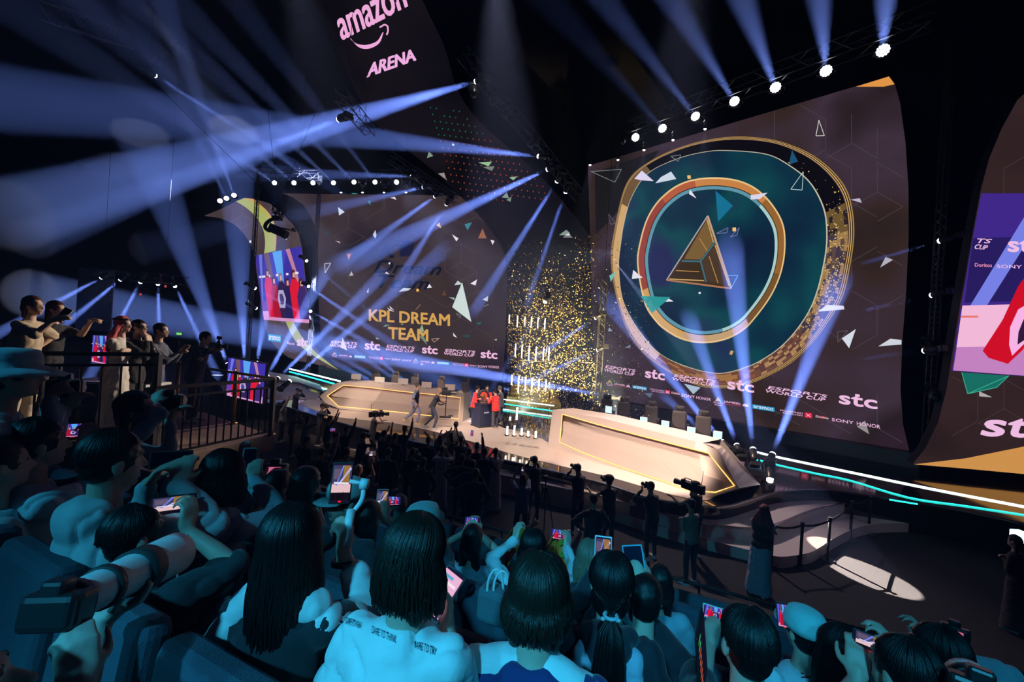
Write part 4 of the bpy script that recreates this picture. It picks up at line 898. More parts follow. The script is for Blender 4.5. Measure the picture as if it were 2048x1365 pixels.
# moving heads with strong beams: x,y,depth, aim x,y,depth, power, angle, where
BE = [
 (952, 163, 19.5, 400, 322, 33, 900, 7.5, 'topmost on the ceiling truss, throwing its beam to the left'),
 (1077, 313, 22.5, 640, 266, 24.0, 480, 7.5, 'on the ceiling truss, throwing an almost level beam to the left'),
 (1095, 339, 23.0, 700, 525, 35.5, 900, 6.5, 'on the ceiling truss, throwing a broad beam down to the left'),
 (1114, 363, 23.5, 950, 620, 33.6, 760, 4.6, 'second from the lower end of the ceiling truss'),
 (1131, 384, 24.0, 1060, 590, 30.8, 620, 3.4, 'at the lower end of the ceiling truss'),
 (678, 239, 17.5, 330, 375, 30, 360, 4.5, 'hanging alone below the arena sign, beam to the lower left'),
 (824, 353, 26.0, 600, 348, 34, 260, 4.6, 'at the left end of the short truss beside the ribbon, beam level'),
 (847, 375, 26.0, 600, 430, 38, 300, 5.0, 'on the short truss beside the ribbon, beam to the lower left'),
 (870, 393, 26.0, 680, 530, 35.8, 460, 5.2, 'on the short truss beside the ribbon, third one'),
 (893, 409, 26.0, 780, 590, 35.5, 420, 5.2, 'at the low right end of the short truss beside the ribbon'),
 (310, 151, 22.0, 560, 310, 30, 260, 4.0, 'alone on the far ceiling truss at upper left'),
 (203, 556, 30, 0, 665, 31, 620, 5.0, 'in the row over the far left stand, leftmost'),
 (241, 560, 30, 80, 690, 31, 620, 5.0, 'in the row over the far left stand, second'),
 (281, 565, 30, 200, 715, 31, 620, 5.0, 'in the row over the far left stand, middle'),
 (316, 569, 30, 320, 725, 31, 620, 5.0, 'in the row over the far left stand, fourth'),
 (350, 573, 30, 425, 730, 31, 620, 5.0, 'in the row over the far left stand, rightmost'),
 (455, 729, 27, 350, 450, 40, 300, 7.0, 'on the floor behind the balcony, leftmost beam'),
 (489, 724, 27, 476, 430, 40, 330, 7.5, 'on the floor behind the tilted television, beam straight up'),
 (514, 726, 27, 555, 480, 40, 250, 7.5, 'on the floor right of the tilted television'),
 (534, 753, 24, 650, 545, 35.8, 760, 5.2, 'on the stage floor at the far left, first of three leaning right'),
 (556, 757, 24, 770, 545, 35.4, 760, 5.2, 'on the stage floor at the far left, second of three leaning right'),
 (579, 763, 23.5, 900, 490, 35, 760, 5.2, 'on the stage floor at the far left, third of three leaning right'),
 (510, 577, 31, 690, 672, 35.8, 260, 3.4, 'on the side tower left of the live picture, upper'),
 (512, 617, 31, 660, 690, 35.8, 240, 3.4, 'on the side tower left of the live picture, lower'),
 (613, 522, 33, 810, 680, 30, 200, 3.0, 'beside the far screen, topmost'),
 (617, 573, 33, 860, 740, 27, 600, 3.8, 'beside the far screen, middle'),
 (621, 623, 33, 840, 745, 27, 560, 3.8, 'beside the far screen, lowest'),
 (1217, 793, 22, 640, 690, 33, 2200, 5.0, 'behind the left end of the right desk, beam level to the left'),
 (755, 769, 23, 640, 712, 34, 260, 3.4, 'behind the back left desk, first from left'),
 (774, 769, 23, 640, 690, 34, 260, 3.4, 'behind the back left desk, second from left'),
 (809, 772, 23, 660, 670, 34.5, 260, 3.4, 'behind the back left desk, third from left'),
 (817, 770, 23, 720, 685, 34.5, 260, 3.4, 'behind the back left desk, fourth from left'),
 (1399, 856, 15.6, 1330, 795, 23, 150, 4.2, 'behind the right desk, weakest beam'),
 (1445, 885, 14.4, 1215, 600, 26.5, 560, 5.6, 'beyond the pointed desk end, first of four in a row'),
 (1474, 892, 14.2, 1380, 640, 22.5, 500, 5.6, 'beyond the pointed desk end, second of four in a row'),
 (1506, 899, 14.0, 1462, 500, 21.2, 700, 6.6, 'beyond the pointed desk end, third of four in a row'),
 (1545, 909, 13.8, 1680, 560, 18.3, 680, 6.4, 'beyond the pointed desk end, last of four in a row'),
 (1090, 604, 24, 1062, 650, 23, 400, 2.4, 'in front of the confetti'),
 (1880, 482, 15.5, 1700, 535, 18.2, 130, 3.2, 'in the dark gap beside the far right screen, topmost'),
 (1864, 591, 15.5, 1690, 630, 18.4, 130, 3.2, 'in the dark gap beside the far right screen, middle'),
 (1849, 702, 15.5, 1690, 722, 18.4, 60, 3.2, 'in the dark gap beside the far right screen, lowest'),
 (1970, 1048, 11.5, 1660, 830, 19, 150, 4.0, 'on the floor at the right edge, beam to the upper left'),
 (2052, 1072, 11.0, 1760, 860, 17.6, 150, 4.0, 'on the floor cut by the right edge'),
 (2075, 1050, 11.0, 1810, 820, 17.2, 150, 4.0, 'just outside the right edge, its beam crossing the gold sweep'),
 (1540, 958, 13.2, 1541, 985, 13.0, 25, 10, 'low on the stage edge beyond the pointed desk, pointing down'),
 (1192, 636, 24, 1020, 748, 33, 800, 3.8, 'in the confetti, beam to the lower left, upper'),
 (1196, 700, 24, 1020, 780, 33, 700, 3.8, 'in the confetti, beam to the lower left, lower'),
]
for x, y, d, ax, ay, ad, pw, an, where in BE:
    lamp('head', x, y, d, (ax, ay, ad), 'moving head light ' + where, 'moving head lights', pw, an, BLUE, 1.0 if d > 16 else .85)
# unlit fixtures seen against the haze
for i, (x, y, d, ax, ay) in enumerate(((770, 372, 31, 770, 400), (813, 373, 31, 813, 400), (726, 372, 31, 728, 400), (948, 190, 19.6, 950, 230), (985, 205, 20, 975, 240), (1010, 232, 20.6, 1000, 265), (1060, 290, 22, 1045, 300), (1868, 705, 15.4, 1880, 740), (1870, 795, 15.3, 1870, 830), (1246, 285, 21, 1240, 310))):
    lamp('head', x, y, d, (ax, ay, d-1), 'unlit moving head hanging %s' % ('in front of the back screen row, centre', 'in front of the back screen row, rightmost', 'in front of the back screen row, leftmost', 'near the top of the ceiling truss', 'on the ceiling truss, second dark one', 'on the ceiling truss, third dark one', 'on the ceiling truss above the level beam', 'in the dark gap at right, upper', 'in the dark gap at right, lower', 'left of the wash light row')[i], 'unlit moving heads', 0, scale=(1.6, 1.6, 1.4, 1.3, 1.4, 1.4, 1.3, 1.5, 1.5, 1)[i])
    # dark lens for the unlit ones
for o in list(COL.objects):
    if o.get('group') == 'unlit moving heads':
        for ch in o.children_recursive:
            if ch.name.startswith('lens'): ch.data = ch.data.copy(); ch.data.materials[0] = M['glass']
# trusses
def truss(name, A_, B_, w, label, drop=None):
    A_, B_ = Vector(A_), Vector(B_); root = thing(name, A_, label, 'truss'); d = (B_-A_); L = d.length; d.normalize(); s_ = d.cross(Vector((0, 0, 1)) if abs(d.z) < .9 else Vector((1, 0, 0))).normalized(); u = s_.cross(d)
    mb = MB(); cs = [A_+s_*a_*w/2+u*b_*w/2 for a_, b_ in ((-1, -1), (1, -1), (1, 1), (-1, 1))]
    for c in cs: mb.tube([c, c+d*L], .026, 5)
    attach(obj('chords', mb, M['truss']), root); mb = MB(); n = max(3, int(L/w)); st_ = L/n
    for i in range(n):
        for k in range(4):
            a_, b_ = cs[k], cs[(k+1) % 4]
            if i % 2: a_, b_ = b_, a_
            mb.tube([a_+d*st_*i, b_+d*st_*(i+1)], .013, 4, cap=False)
    attach(obj('bracing', mb, M['truss']), root)
    mb = MB()
    for t in (.2, .8): p = A_+d*L*t; mb.tube([p, Vector((p.x, p.y, 29.9))], .012, 4)
    attach(obj('hanging_cable', mb, M['truss']), root)
truss('lighting_truss', at(925, 105, 19.5), at(1160, 395, 25), .5, 'dark lattice truss running down beside the ribbon, hung with lights')
truss('lighting_truss', at(680, 190, 18), at(740, 262, 22), .5, 'short dark truss just below the arena sign')
truss('lighting_truss', at(780, 315, 25), at(915, 402, 27), .5, 'short dark truss left of the ribbon over the back screen')
truss('lighting_truss', at(535, 352, 33.3), at(850, 350, 33.3), .6, 'level truss above the gold lettering screen')
truss('lighting_truss', Vector((5.2, 21.2, 15.5)), Vector((12.4, 13.2, 15.5)), .6, 'truss above the right screen carrying the wash lights')
truss('lighting_truss', at(100, 25, 15), at(250, 80, 20), .6, 'dark ceiling truss in the upper left corner')
truss('lighting_truss', at(285, 140, 22), at(355, 90, 24), .5, 'far ceiling truss at upper left above a lone white light')
truss('lighting_truss', at(165, 545, 30.4), at(372, 562, 30.4), .6, 'low truss over the far left stand with five beams')
truss('lighting_tower', Vector((*at(502, 600, 31.4).xy, 1)), Vector((*at(502, 600, 31.4).xy, 17)), .2, 'dark vertical tower carrying the two lights left of the live picture')
truss('lighting_tower', Vector((*at(627, 572, 33.8).xy, 1)), Vector((*at(627, 572, 33.8).xy, 17)), .2, 'dark vertical tower carrying three lights in the gap beside the far screen')
truss('lighting_tower', Vector((*at(1872, 600, 16.0).xy, 1)), Vector((*at(1872, 600, 16.0).xy, 17)), .2, 'dark vertical tower in the black gap beside the far right screen')
truss('lighting_tower', Vector((*at(1200, 700, 24.6).xy, .9)), Vector((*at(1200, 700, 24.6).xy, 8.5)), .3, 'dark tower standing in the falling confetti')
truss('lighting_truss', at(392, 105, 24), at(470, 190, 27), .5, 'faint ceiling truss above the far screens')
# white scaffold screen behind the left row and the exit sign
mb = MB(); mb.box((0, 0, 0), (2.6, .1, 4.6))
for k in range(4): mb.box((0, -.08, -1.8+k*1.1), (2.4, .05, .1))
o = obj('grey_banner', mb, principled('banner_grey', (.10, .11, .14), .8, var=.3)); o.location = at(190, 600, 31.5); tag(o, 'faint grey hanging panel at the left of the far stand', 'panel')
p = at(359, 668, 30); ex = thing('exit_sign', p, 'small green exit sign glowing in the dark at left', 'sign')
mb = MB(); mb.box((0, 0, 0), (.42, .06, .2)); obj('housing', mb, M['plastic'], ex); mb = MB(); mb.tube([(0, .02, -.1), (0, .02, -p.z)], .02, 6); obj('pole', mb, M['plastic'], ex); mb = MB(); mb.poly([(-.19, -.035, -.08), (.19, -.035, -.08), (.19, -.035, .08), (-.19, -.035, .08)]); obj('face', mb, glow('exit_green', (.2, .75, .2), .9), ex)
for i, (x, y) in enumerate(((331, 573), (281, 589))):
    mb = MB(); mb.ell((0, 0, 0), (.09, .05, .09)); o = obj('red_indicator', mb, glow('indicator_red', (.8, .08, .12), .5)); o.location = at(x, y, 30); tag(o, ('faint red indicator lamp between the two rightmost stand beams', 'faint red indicator lamp below the middle stand beam')[i], 'indicator lamp')
# remote camera hanging before the far screen
sp = thing('cable_camera', at(556, 480, 20), 'black remote camera hanging on wires in front of the far lime striped screen', 'camera'); d = 20
def K_(x, y): return at(380+x/4.876, 360+y/4.876, d)
mb = MB(); mb.tube(smooth_open([K_(860, 380), K_(800, 385), K_(745, 425), K_(735, 470), K_(780, 500)], 4), .085, 8); attach(obj('gimbal_arm', mb, M['black'], None, True), sp)
mb = MB(); mb.box(K_(840, 490), (.55, .4, .4), Matrix.Rotation(R(20), 3, 'Y')); mb.cyl(K_(880, 510), K_(940, 540), .17, .2, 12); mb.box(K_(850, 375), (.35, .3, .16)); attach(obj('camera_body', mb, M['black'], None), sp)
mb = MB(); mb.tube([K_(900, 470), K_(1000, 495)], .03, 6); mb.box(K_(1012, 488), (.1, .2, .16)); attach(obj('monitor_arm', mb, M['black'], None), sp)
mb = MB(); rn = random.Random(4)
for k in range(22):
    c = K_(870, 290); mb.tube([c+Vector((rn.uniform(-.3, .3), rn.uniform(-.2, .2), rn.uniform(-.35, .35))), c+Vector((rn.uniform(-.3, .3), rn.uniform(-.2, .2), rn.uniform(-.35, .35)))], .018, 5)
mb.tube([K_(780, 225), K_(930, 330), K_(860, 370), K_(800, 300), K_(820, 240)], .03, 5); mb.ell(K_(925, 290), (.1, .1, .16)); attach(obj('winch_cradle', mb, M['black'], None), sp)
mb = MB()
for x, y in ((-300, -900), (1400, -1100), (700, -1200)): mb.tube([K_(860, 240), K_(x, y)], .008, 4)
attach(obj('suspension_wire', mb, M['black'], None), sp)
# ---------------------------------------------------------------- people
def laplace(co, edges, it, f=.5):
    n = len(co); deg = np.zeros(n); np.add.at(deg, edges[:, 0], 1); np.add.at(deg, edges[:, 1], 1); deg = np.maximum(deg, 1)[:, None]
    for _ in range(it):
        s = np.zeros_like(co); np.add.at(s, edges[:, 0], co[edges[:, 1]]); np.add.at(s, edges[:, 1], co[edges[:, 0]]); co = co+(s/deg-co)*f
    return co
_rm = None
def remesh(mb, voxel, it=3, wrinkle=0, wscale=9, seed=0, inflate=0):
    """fuse closed pieces into one continuous skin"""
    global _rm
    me = mb.mesh('tmp')
    if _rm is None:
        _rm = bpy.data.objects.new('tmp', me); COL.objects.link(_rm); _rm.modifiers.new('r', 'REMESH').mode = 'VOXEL'
    old = _rm.data; _rm.data = me; _rm.modifiers[0].voxel_size = voxel
    dg = bpy.context.evaluated_depsgraph_get(); dg.update()
    out = bpy.data.meshes.new_from_object(_rm.evaluated_get(dg)); 
    if old is not me: bpy.data.meshes.remove(old)
    n = len(out.vertices)
    if n == 0: return out
    co = np.empty(n*3); out.vertices.foreach_get('co', co); co = co.reshape(-1, 3)
    ed = np.empty(len(out.edges)*2, int); out.edges.foreach_get('vertices', ed); ed = ed.reshape(-1, 2)
    co = laplace(co, ed, it)
    if wrinkle or inflate:
        out.vertices.foreach_set('co', co.ravel()); out.update()
        no = np.empty(n*3); out.vertices.foreach_get('normal', no); no = no.reshape(-1, 3)
        if wrinkle:
            o = Vector((seed*7.1, seed*3.3, 0))
            w = np.array([noise.noise(Vector((p[0]*wscale, p[1]*wscale, p[2]*wscale*.45))+o) + .3-1.3*(1-abs(noise.noise(Vector((p[0]*wscale*.9+p[2]*4, p[1]*wscale*.9, p[2]*wscale*.9-p[0]*3))+o)))**6 for p in co])
            co = co+no*(w*wrinkle)[:, None]
        co = co+no*inflate
    out.vertices.foreach_set('co', co.ravel()); out.update(); return out
def body_obj(name, me, m, parent, color=None):
    o = obj(name, me, m, parent, smooth=True)
    if color: o.color = (*color, 1)
    return o
def ik(sh, tg, l1, l2, hint):
    d = tg-sh; L = min(d.length, (l1+l2)*.995); d = d.normalized(); tg = sh+d*L
    a = (l1*l1-l2*l2+L*L)/(2*L); h = math.sqrt(max(l1*l1-a*a, 0)); hint = hint-d*hint.dot(d)
    hint = hint.normalized() if hint.length > 1e-5 else d.orthogonal().normalized()
    return sh+d*a+hint*h, tg
def hand(mb, w, f, n, side, curl=.6, spread=.12, k=1.0, point=False, seg=7, thumb=.5):
    f = f.normalized(); n = (n-f*n.dot(f)).normalized(); t = f.cross(n)*side
    mb.caps(w-f*.03*k, w+f*.02*k, .026*k, .028*k, seg)
    for i, (o_, L) in enumerate(((.030, .088), (.010, .092), (-.011, .088), (-.030, .078))):
        b = w+f*.012*k+t*o_*.75*k; q = w+f*L*k+t*o_*1.05*k; mb.caps(b, q, .0165*k, .0125*k, seg)
        Lf = (.044, .049, .045, .035)[i]; c = curl*(1+.1*i)
        if point: c = .06 if i == 0 else 1.45
        an = 0; p = q; f2 = (f+t*o_*spread*25).normalized()
        for s_, r0, r1 in ((1, .0105, .0098), (.62, .0096, .0088), (.5, .0086, .0072)):
            an += c*(.8 if s_ == 1 else 1); d = f2*math.cos(an)+n*math.sin(an); e = p+d*Lf*s_*k; mb.caps(p, e, r0*k, r1*k, seg); p = e
    a = w+f*.022*k+t*.022*k; b = a+(f*.45+t*.75+n*.35).normalized()*.042*k; c_ = b+(f*.8+t*(.55-thumb*.6)+n*(.2+thumb*.6)).normalized()*.034*k; e = c_+(f*.9+t*(.2-thumb*.5)+n*(.2+thumb*.6)).normalized()*.026*k
    mb.caps(a, b, .0155*k, .0125*k, seg); mb.caps(b, c_, .0122*k, .0108*k, seg); mb.caps(c_, e, .0106*k, .0085*k, seg)
def rot_to(y, z):                          # frame with given forward(y) and up(z)
    y = y.normalized(); x = y.cross(z).normalized(); z = x.cross(y); return Matrix((x, y, z)).transposed()
def locks(mb, H, hr, n, style, L, seed, down=Vector((0, 0, -1)), k=1.0, tie=None, base_r=.0036, seg=9, flare=1):
    """strands of hair that follow the skull then fall"""
    rn = random.Random(seed); hx, hy, hz = hr
    for i in range(n):
        az = rn.uniform(-1, 1)
        az = (125*az if style != 'fringe' else 60*az)   # degrees from straight back
        a = R(az+180); part = rn.uniform(.02, .25)
        d = Vector((-math.sin(a), math.cos(a), 0)); pts = []; rr = []
        lenf = L*rn.uniform(.8, 1.05); r0 = base_r*rn.uniform(.7, 1.35); lay = 1+rn.uniform(0, .05)
        wob = rn.uniform(-.12, .12)
        m = 7; th_end = R(100) if flare > .5 else R(101-max(0, abs(az)-45)*.5-rn.random()*10)
        for j in range(m+1):
            th = part+(th_end-part)*j/m; aa = a+wob*math.sin(th)
            p = Vector((-math.sin(aa)*math.sin(th)*hx, math.cos(aa)*math.sin(th)*hy, math.cos(th)*hz))*lay
            pts.append(H[0]+H[1] @ p)
        last = pts[-1]; out = (H[1] @ d); out.z = 0; out = out.normalized() if out.length > .01 else Vector((0, -1, 0))
        if tie is not None:
            for t in (.35, .75, 1): pts.append(last.lerp(tie, t)+Vector((rn.uniform(-.006, .006), rn.uniform(-.006, .006), 0)))
            p = Vector(pts[-1]); sx = rn.uniform(-1, 1); sy = rn.uniform(-1, 1)
            for t in range(1, seg): q = t/(seg-1); pts.append(p+down*L*q*rn.uniform(.97, 1.03)+Vector((sx*.05*math.sin(.5+q*2.2), sy*.03-.045*math.sin(q*3), 0)))
        else:
            cur = rn.uniform(-.4, 1)
            for t in range(1, seg):
                q = t/(seg-1); pts.append(last+down*lenf*q+out*(.012*math.sin(q*3.1)*1.2+cur*.018*q*q)*flare+Vector((rn.uniform(-1, 1)*.003, rn.uniform(-1, 1)*.003, 0)))
        N = len(pts); rr = [r0*(.5+.5*min(1, j/3))*(1 if j < N-3 else (N-j)/3.3) for j in range(N)]
        mb.tube(pts, rr, 4, cap=False)
SKIN = (.62, .42, .32); HAIRC = (.006, .005, .005)
def person(label, head=None, feet=None, yaw=0, h=1.70, pose='stand', lean=6, side=0, look=(0, 0), armR='down', armL='down', hair='short', top=('tee', (.4, .4, .4)), bottom=('trousers', (.03, .03, .035)),
           skin=SKIN, hairc=HAIRC, near=1, legs=None, grp=None, cat='person', shoe=(.5, .5, .5), seed=0, female=False, body=1.0, extra=None, turn=0, hatc=None, Lhair=.30):
    """near: 0 hero (close), 1 middle, 2 far silhouette. look=(pitch, yaw) of the head in degrees. arms: preset or world/px target ((px,py,d) or Vector)"""
    k = h/1.72; vx = (.0075, .014, .02)[near]; cvx = (.012, .018, .024)[near]; sg = (12, 10, 8)[near]
    sw = (.165 if female else .19)*k*body; pz = (.92 if pose == 'stand' else .50)*k
    ln, sd = R(lean), R(side); sp = Vector((math.sin(sd), math.sin(ln)*math.cos(sd), math.cos(ln)*math.cos(sd))); pel = Vector((0, 0, pz))
    Tw = Matrix.Rotation(R(turn), 3, 'Z'); right = Tw @ Vector((1, 0, 0)); right = (right-sp*right.dot(sp)).normalized(); fwd = sp.cross(right)
    chest = pel+sp*.30*k; neck = pel+sp*.49*k; hdir = (sp*.75+Vector((0, .15+.1*math.sin(R(-look[0])), 1))).normalized()
    HM = Matrix.Rotation(R(look[1]), 3, 'Z') @ Matrix.Rotation(R(look[0]), 3, 'X'); hc = neck+hdir*.172*k
    Rz = Matrix.Rotation(R(yaw), 3, 'Z')
    if head is not None:
        hw = at(*head) if not isinstance(head, Vector) else head; loc = hw-Rz @ hc
    else: loc = Vector(feet) if isinstance(feet, Vector) else onz(*feet)
    root = thing('person', loc, label, cat, grp, R(yaw)); inv = root.matrix_world.inverted(); rinv = inv.to_3x3()
    # --- arms
    l1, l2 = .285*k, .255*k; joints = {}
    for s_, spec in ((1, armR), (-1, armL)):
        sh = neck+right*sw*.93*s_-sp*.075*k; fd = None; pn = None; curl = .55; point = False; hint = Vector((s_*.5, -.2, -1))
        opt = {}
        if isinstance(spec, dict): opt = spec; spec = spec.get('to', 'down')
        if isinstance(spec, str):
            tg, fd, pn, curl = {
             'down': (sh+Vector((s_*.07, .03, -.52))*k, Vector((0, .1, -1)), Vector((-s_, 0, 0)), .35),
             'lap': (pel+Vector((s_*.12, .34, .1))*k, Vector((-s_*.3, 1, -.1)), Vector((0, 0, -1)), .4),
             'phone': (hc+Vector((s_*.075, .33, -.03))*k, Vector((-s_*.1, .3, 1)), Vector((-s_*.8, .6, 0)), .7),
             'phoneup': (hc+Vector((s_*.09, .30, .16))*k, Vector((-s_*.1, .2, 1)), Vector((-s_*.8, .6, 0)), .7),
             'high': (hc+Vector((s_*.12, .22, .34))*k, Vector((-s_*.1, .2, 1)), Vector((-s_*.8, .6, 0)), .7),
             'camera': (hc+Vector((s_*.085, .17, -.06))*k, Vector((-s_*.4, .5, .5)), Vector((-s_*.8, .5, 0)), .8),
             'cross': (chest+Vector((-s_*.12, .16, .02+.03*s_))*k, Vector((-s_, .1, 0)), Vector((0, -1, 0)), .4),
             'clap': (chest+Vector((s_*.02, .36, .08))*k, Vector((-s_*.1, .6, .8)), Vector((-s_, 0, 0)), .12),
             'mouth': (hc+Vector((s_*.03, .13, -.13))*k, Vector((-s_*.2, -.1, 1)), Vector((0, -1, .2)), 1.0),
             'out': (sh+Vector((s_*.1, .5, -.05))*k, Vector((0, 1, 0)), Vector((0, 0, -1)), .4),
             'shoulder': (neck+Vector((s_*.25, -.05, -.05))*k, Vector((-s_, 0, .1)), Vector((0, 0, -1)), .4),
             'hip': (pel+Vector((s_*.19, .02, .08))*k, Vector((-s_*.6, .6, -.4)), Vector((-s_, 0, 0)), .5),
             'reach': (chest+Vector((s_*.02, .42, -.02))*k, Vector((0, 1, .1)), Vector((-s_*.6, 0, -.8)), .5),
            }[spec]
        else:
            tw = at(*spec) if not isinstance(spec, Vector) else spec; tg = inv @ tw; d_ = (tg-sh); fd = (d_.normalized()+Vector((0, 0, .9))); pn = Vector((-s_*.7, .7, 0)); curl = .7
        if 'f' in opt: fd = rinv @ Vector(opt['f'])
        if 'n' in opt: pn = rinv @ Vector(opt['n'])
        if 'curl' in opt: curl = opt['curl']
        if 'hint' in opt: hint = rinv @ Vector(opt['hint'])
        fd = fd.normalized()
        wr = tg-fd*(opt.get('back', .07))*k; el, wr = ik(sh, wr, l1, l2, hint); joints[s_] = (sh, el, wr, fd, pn, curl, opt)
    # --- skin
    mb = MB(); sk = skin
    fw = Vector((0, 1, 0)); hp = lambda x, y, z: hc+HM @ (Vector((x, y, z))*k)
    mb.ell(hp(0, -.012, .035), (.074*k, .092*k, .088*k), HM, sg+4, sg); mb.ell(hp(0, .022, -.03), (.060*k, .070*k, .082*k), HM, sg+2, sg)
    mb.caps(hp(0, .058, -.085), hp(0, .070, -.088), .026*k, .022*k, 8)                     # chin
    if near < 2:
        mb.caps(hp(0, .082, .022), hp(0, .108, -.022), .009*k, .0145*k, 8); mb.ell(hp(0, .100, -.026), (.019*k, .012*k, .010*k), HM, 8, 6)
        mb.caps(hp(-.022, .083, -.062), hp(.022, .083, -.062), .0095*k, .0095*k, 8); mb.caps(hp(-.034, .074, .036), hp(.034, .074, .036), .014*k, .014*k, 8)
    for s_ in (-1, 1): mb.ell(hp(s_*.074, -.012, -.008), (.012*k, .022*k, .034*k), HM, 8, 6)
    mb.caps(neck-sp*.03*k, hp(0, -.018, -.055), .056*k*body, .052*k, sg); mb.caps(neck-sp*.06*k, neck, .07*k, .058*k, sg)
    mb.caps(pel+sp*.05*k, neck-sp*.09*k, .075*k, .08*k, sg)       # core under the clothes
    for s_ in (-1, 1):
        sh, el, wr, fd, pn, curl, opt = joints[s_]
        mb.caps(neck-sp*.09*k, sh, .045*k, .040*k, sg); mb.caps(sh, el, .043*k*body, .036*k*body, sg); m_ = el.lerp(wr, .35); mb.caps(el, m_, .038*k, .039*k*body, sg); mb.caps(m_, wr, .039*k*body, .025*k, sg)
        if near == 2:
            mb.caps(wr, wr+fd*.09*k, .03*k, .032*k, 6)
            for i in range(3): q = wr+fd*.08*k+fd.cross(pn).normalized()*(i-1)*.02*k; mb.caps(q, q+(fd*(1-curl*.5)+pn*curl).normalized()*.06*k, .012*k, .01*k, 6)
        else: hand(mb, wr, fd, pn, -s_, curl, k=k, point=opt.get('point', False), seg=(8, 7)[near], thumb=opt.get('thumb', .5))
    barelegs = bottom[0] in ('shorts',)
    # legs
    lj = {}
    for s_ in (-1, 1):
        hp_ = pel+Vector((s_*.09*k, 0, -.02*k))
        if pose == 'stand':
            kn, an = (hp_+Vector((s_*.02, .02, -.42))*k, hp_+Vector((s_*.03, -.02, -.83))*k)
            if legs and s_ in legs: kn, an = hp_+Vector(legs[s_][0])*k, hp_+Vector(legs[s_][1])*k
            foot = an+Vector((s_*.02, .14, -.045))*k
        else: kn, an = hp_+Vector((s_*.06, .42, .02))*k, hp_+Vector((s_*.07, .38, -.40))*k; foot = an+Vector((0, .15, -.04))*k
        lj[s_] = (hp_, kn, an, foot); mb.caps(hp_, kn, .06*k, .05*k, 8); mb.caps(kn, an, .047*k, .033*k, 8)
    me = remesh(mb, vx, (3, 3, 2)[near])
    o = body_obj('body', me, [M['skin'], M['eye'], M['lip']], root, sk)
    if near < 2:                              # eyes, brows and lips are regions of the one skin
        pts = [(hp(s_*.030, .088, .014), .0085*k, 1) for s_ in (-1, 1)]+[(hp(s_*x, .084, .040), .0055*k, 1) for s_ in (-1, 1) for x in (.022, .032, .042)]+[(hp(x, .092, -.062), .011*k, 2) for x in (-.016, 0, .016)]
        cen = np.empty(len(me.polygons)*3); me.polygons.foreach_get('center', cen); cen = cen.reshape(-1, 3); mi = np.zeros(len(cen), int)
        for p, r_, m_ in pts: mi[((cen-np.array(p))**2).sum(1) < r_*r_*1.6] = m_
        me.polygons.foreach_set('material_index', mi)
    # --- top garment
    kind, tc = top[0], top[1]; mb = MB(); bw = body
    if kind != 'none':
        b_ = rot_to(fwd, sp); e = lambda p, r_, : mb.ell(p, (r_[0]*k*bw, r_[1]*k*bw, r_[2]*k), b_, 18 if near == 0 else 12, 10 if near == 0 else 8)
        fem = .90 if female else 1; ws = sw/(.19*k)
        def loft(rings, sc=1.0):
            vs = []; n_ = 20 if near == 0 else 14
            for c_, rx, ry in rings:
                for i in range(n_): a_ = 2*math.pi*i/n_; ca, sa = math.cos(a_), math.sin(a_); vs.append(c_+right*rx*k*sc*abs(ca)**.85*(1 if ca > 0 else -1)+fwd*ry*k*sc*abs(sa)**.9*(1 if sa > 0 else -1))
            m_ = len(rings); mb.add(vs, [tuple(range(n_))[::-1], tuple(range((m_-1)*n_, m_*n_))]+[(j*n_+i, j*n_+(i+1) % n_, (j+1)*n_+(i+1) % n_, (j+1)*n_+i) for j in range(m_-1) for i in range(n_)])
        P_ = lambda t: pel+sp*t*k
        lo_ = {'loose': 1.13, 'jacket': 1.16, 'hood': 1.1, 'suit': 1.06}.get(kind, 1.0)*bw; hem = {'loose': -.13, 'jacket': -.17, 'suit': -.16, 'hood': -.08}.get(kind, -.09)
        up = [(P_(.12), .150*fem*lo_, .114*lo_), (P_(.25), .160*fem*lo_, .120*lo_), (P_(.36), .176*ws*bw, .118), (P_(.425), .172*ws*bw, .098), (P_(.455), .125*ws, .082), (P_(.485), .072, .068)]
        if kind != 'thobe': loft([(P_(hem), .170*lo_, .128*lo_), (P_(0), .168*lo_, .126*lo_)]+up)
        else: loft([(Vector((0, .0, .05*k)), .235, .20), (Vector((0, 0, .4*k)), .205, .17), (Vector((0, 0, .72*k)).lerp(pel, .5), .185, .15), (P_(.02), .176*bw, .142)]+up)
        if kind == 'hood': mb.caps(neck-fwd*.05*k-right*.07*k, neck-fwd*.05*k+right*.07*k, .05*k, .05*k, sg); mb.ell(neck-fwd*.085*k-sp*.03*k, (.105*k, .055*k, .09*k), b_, 14, 8)
        for s_ in (-1, 1):
            sh, el, wr, fd, pn, curl, opt = joints[s_]; lng = {'tee': 0, 'loose': .05, 'vest': -1}.get(kind, 1); rs = (1.25 if kind in ('loose', 'jacket', 'hood') else 1.06)
            if lng == -1: mb.caps(sh, sh.lerp(el, .12), .062*k, .055*k, sg); continue
            if lng < 1: mb.caps(sh, sh.lerp(el, .72 if kind == 'tee' else .98), .055*k*rs, .054*k*rs, sg); continue
            mb.caps(sh, el, .054*k*rs, .048*k*rs, sg); up_ = opt.get('rolled', .97); mb.caps(el, el.lerp(wr, up_), .050*k*rs, .036*k*rs, sg)
        me = remesh(mb, cvx, (4, 3, 2)[near], (.012, .010, .008)[near], (9, 8, 8)[near], seed)
        body_obj({'tee': 't_shirt', 'loose': 'loose_shirt', 'hood': 'hoodie', 'jacket': 'jacket', 'shirt': 'shirt', 'vest': 'vest', 'thobe': 'thobe', 'suit': 'suit_jacket'}.get(kind, 'shirt'), me, M['cloth'], root, tc)
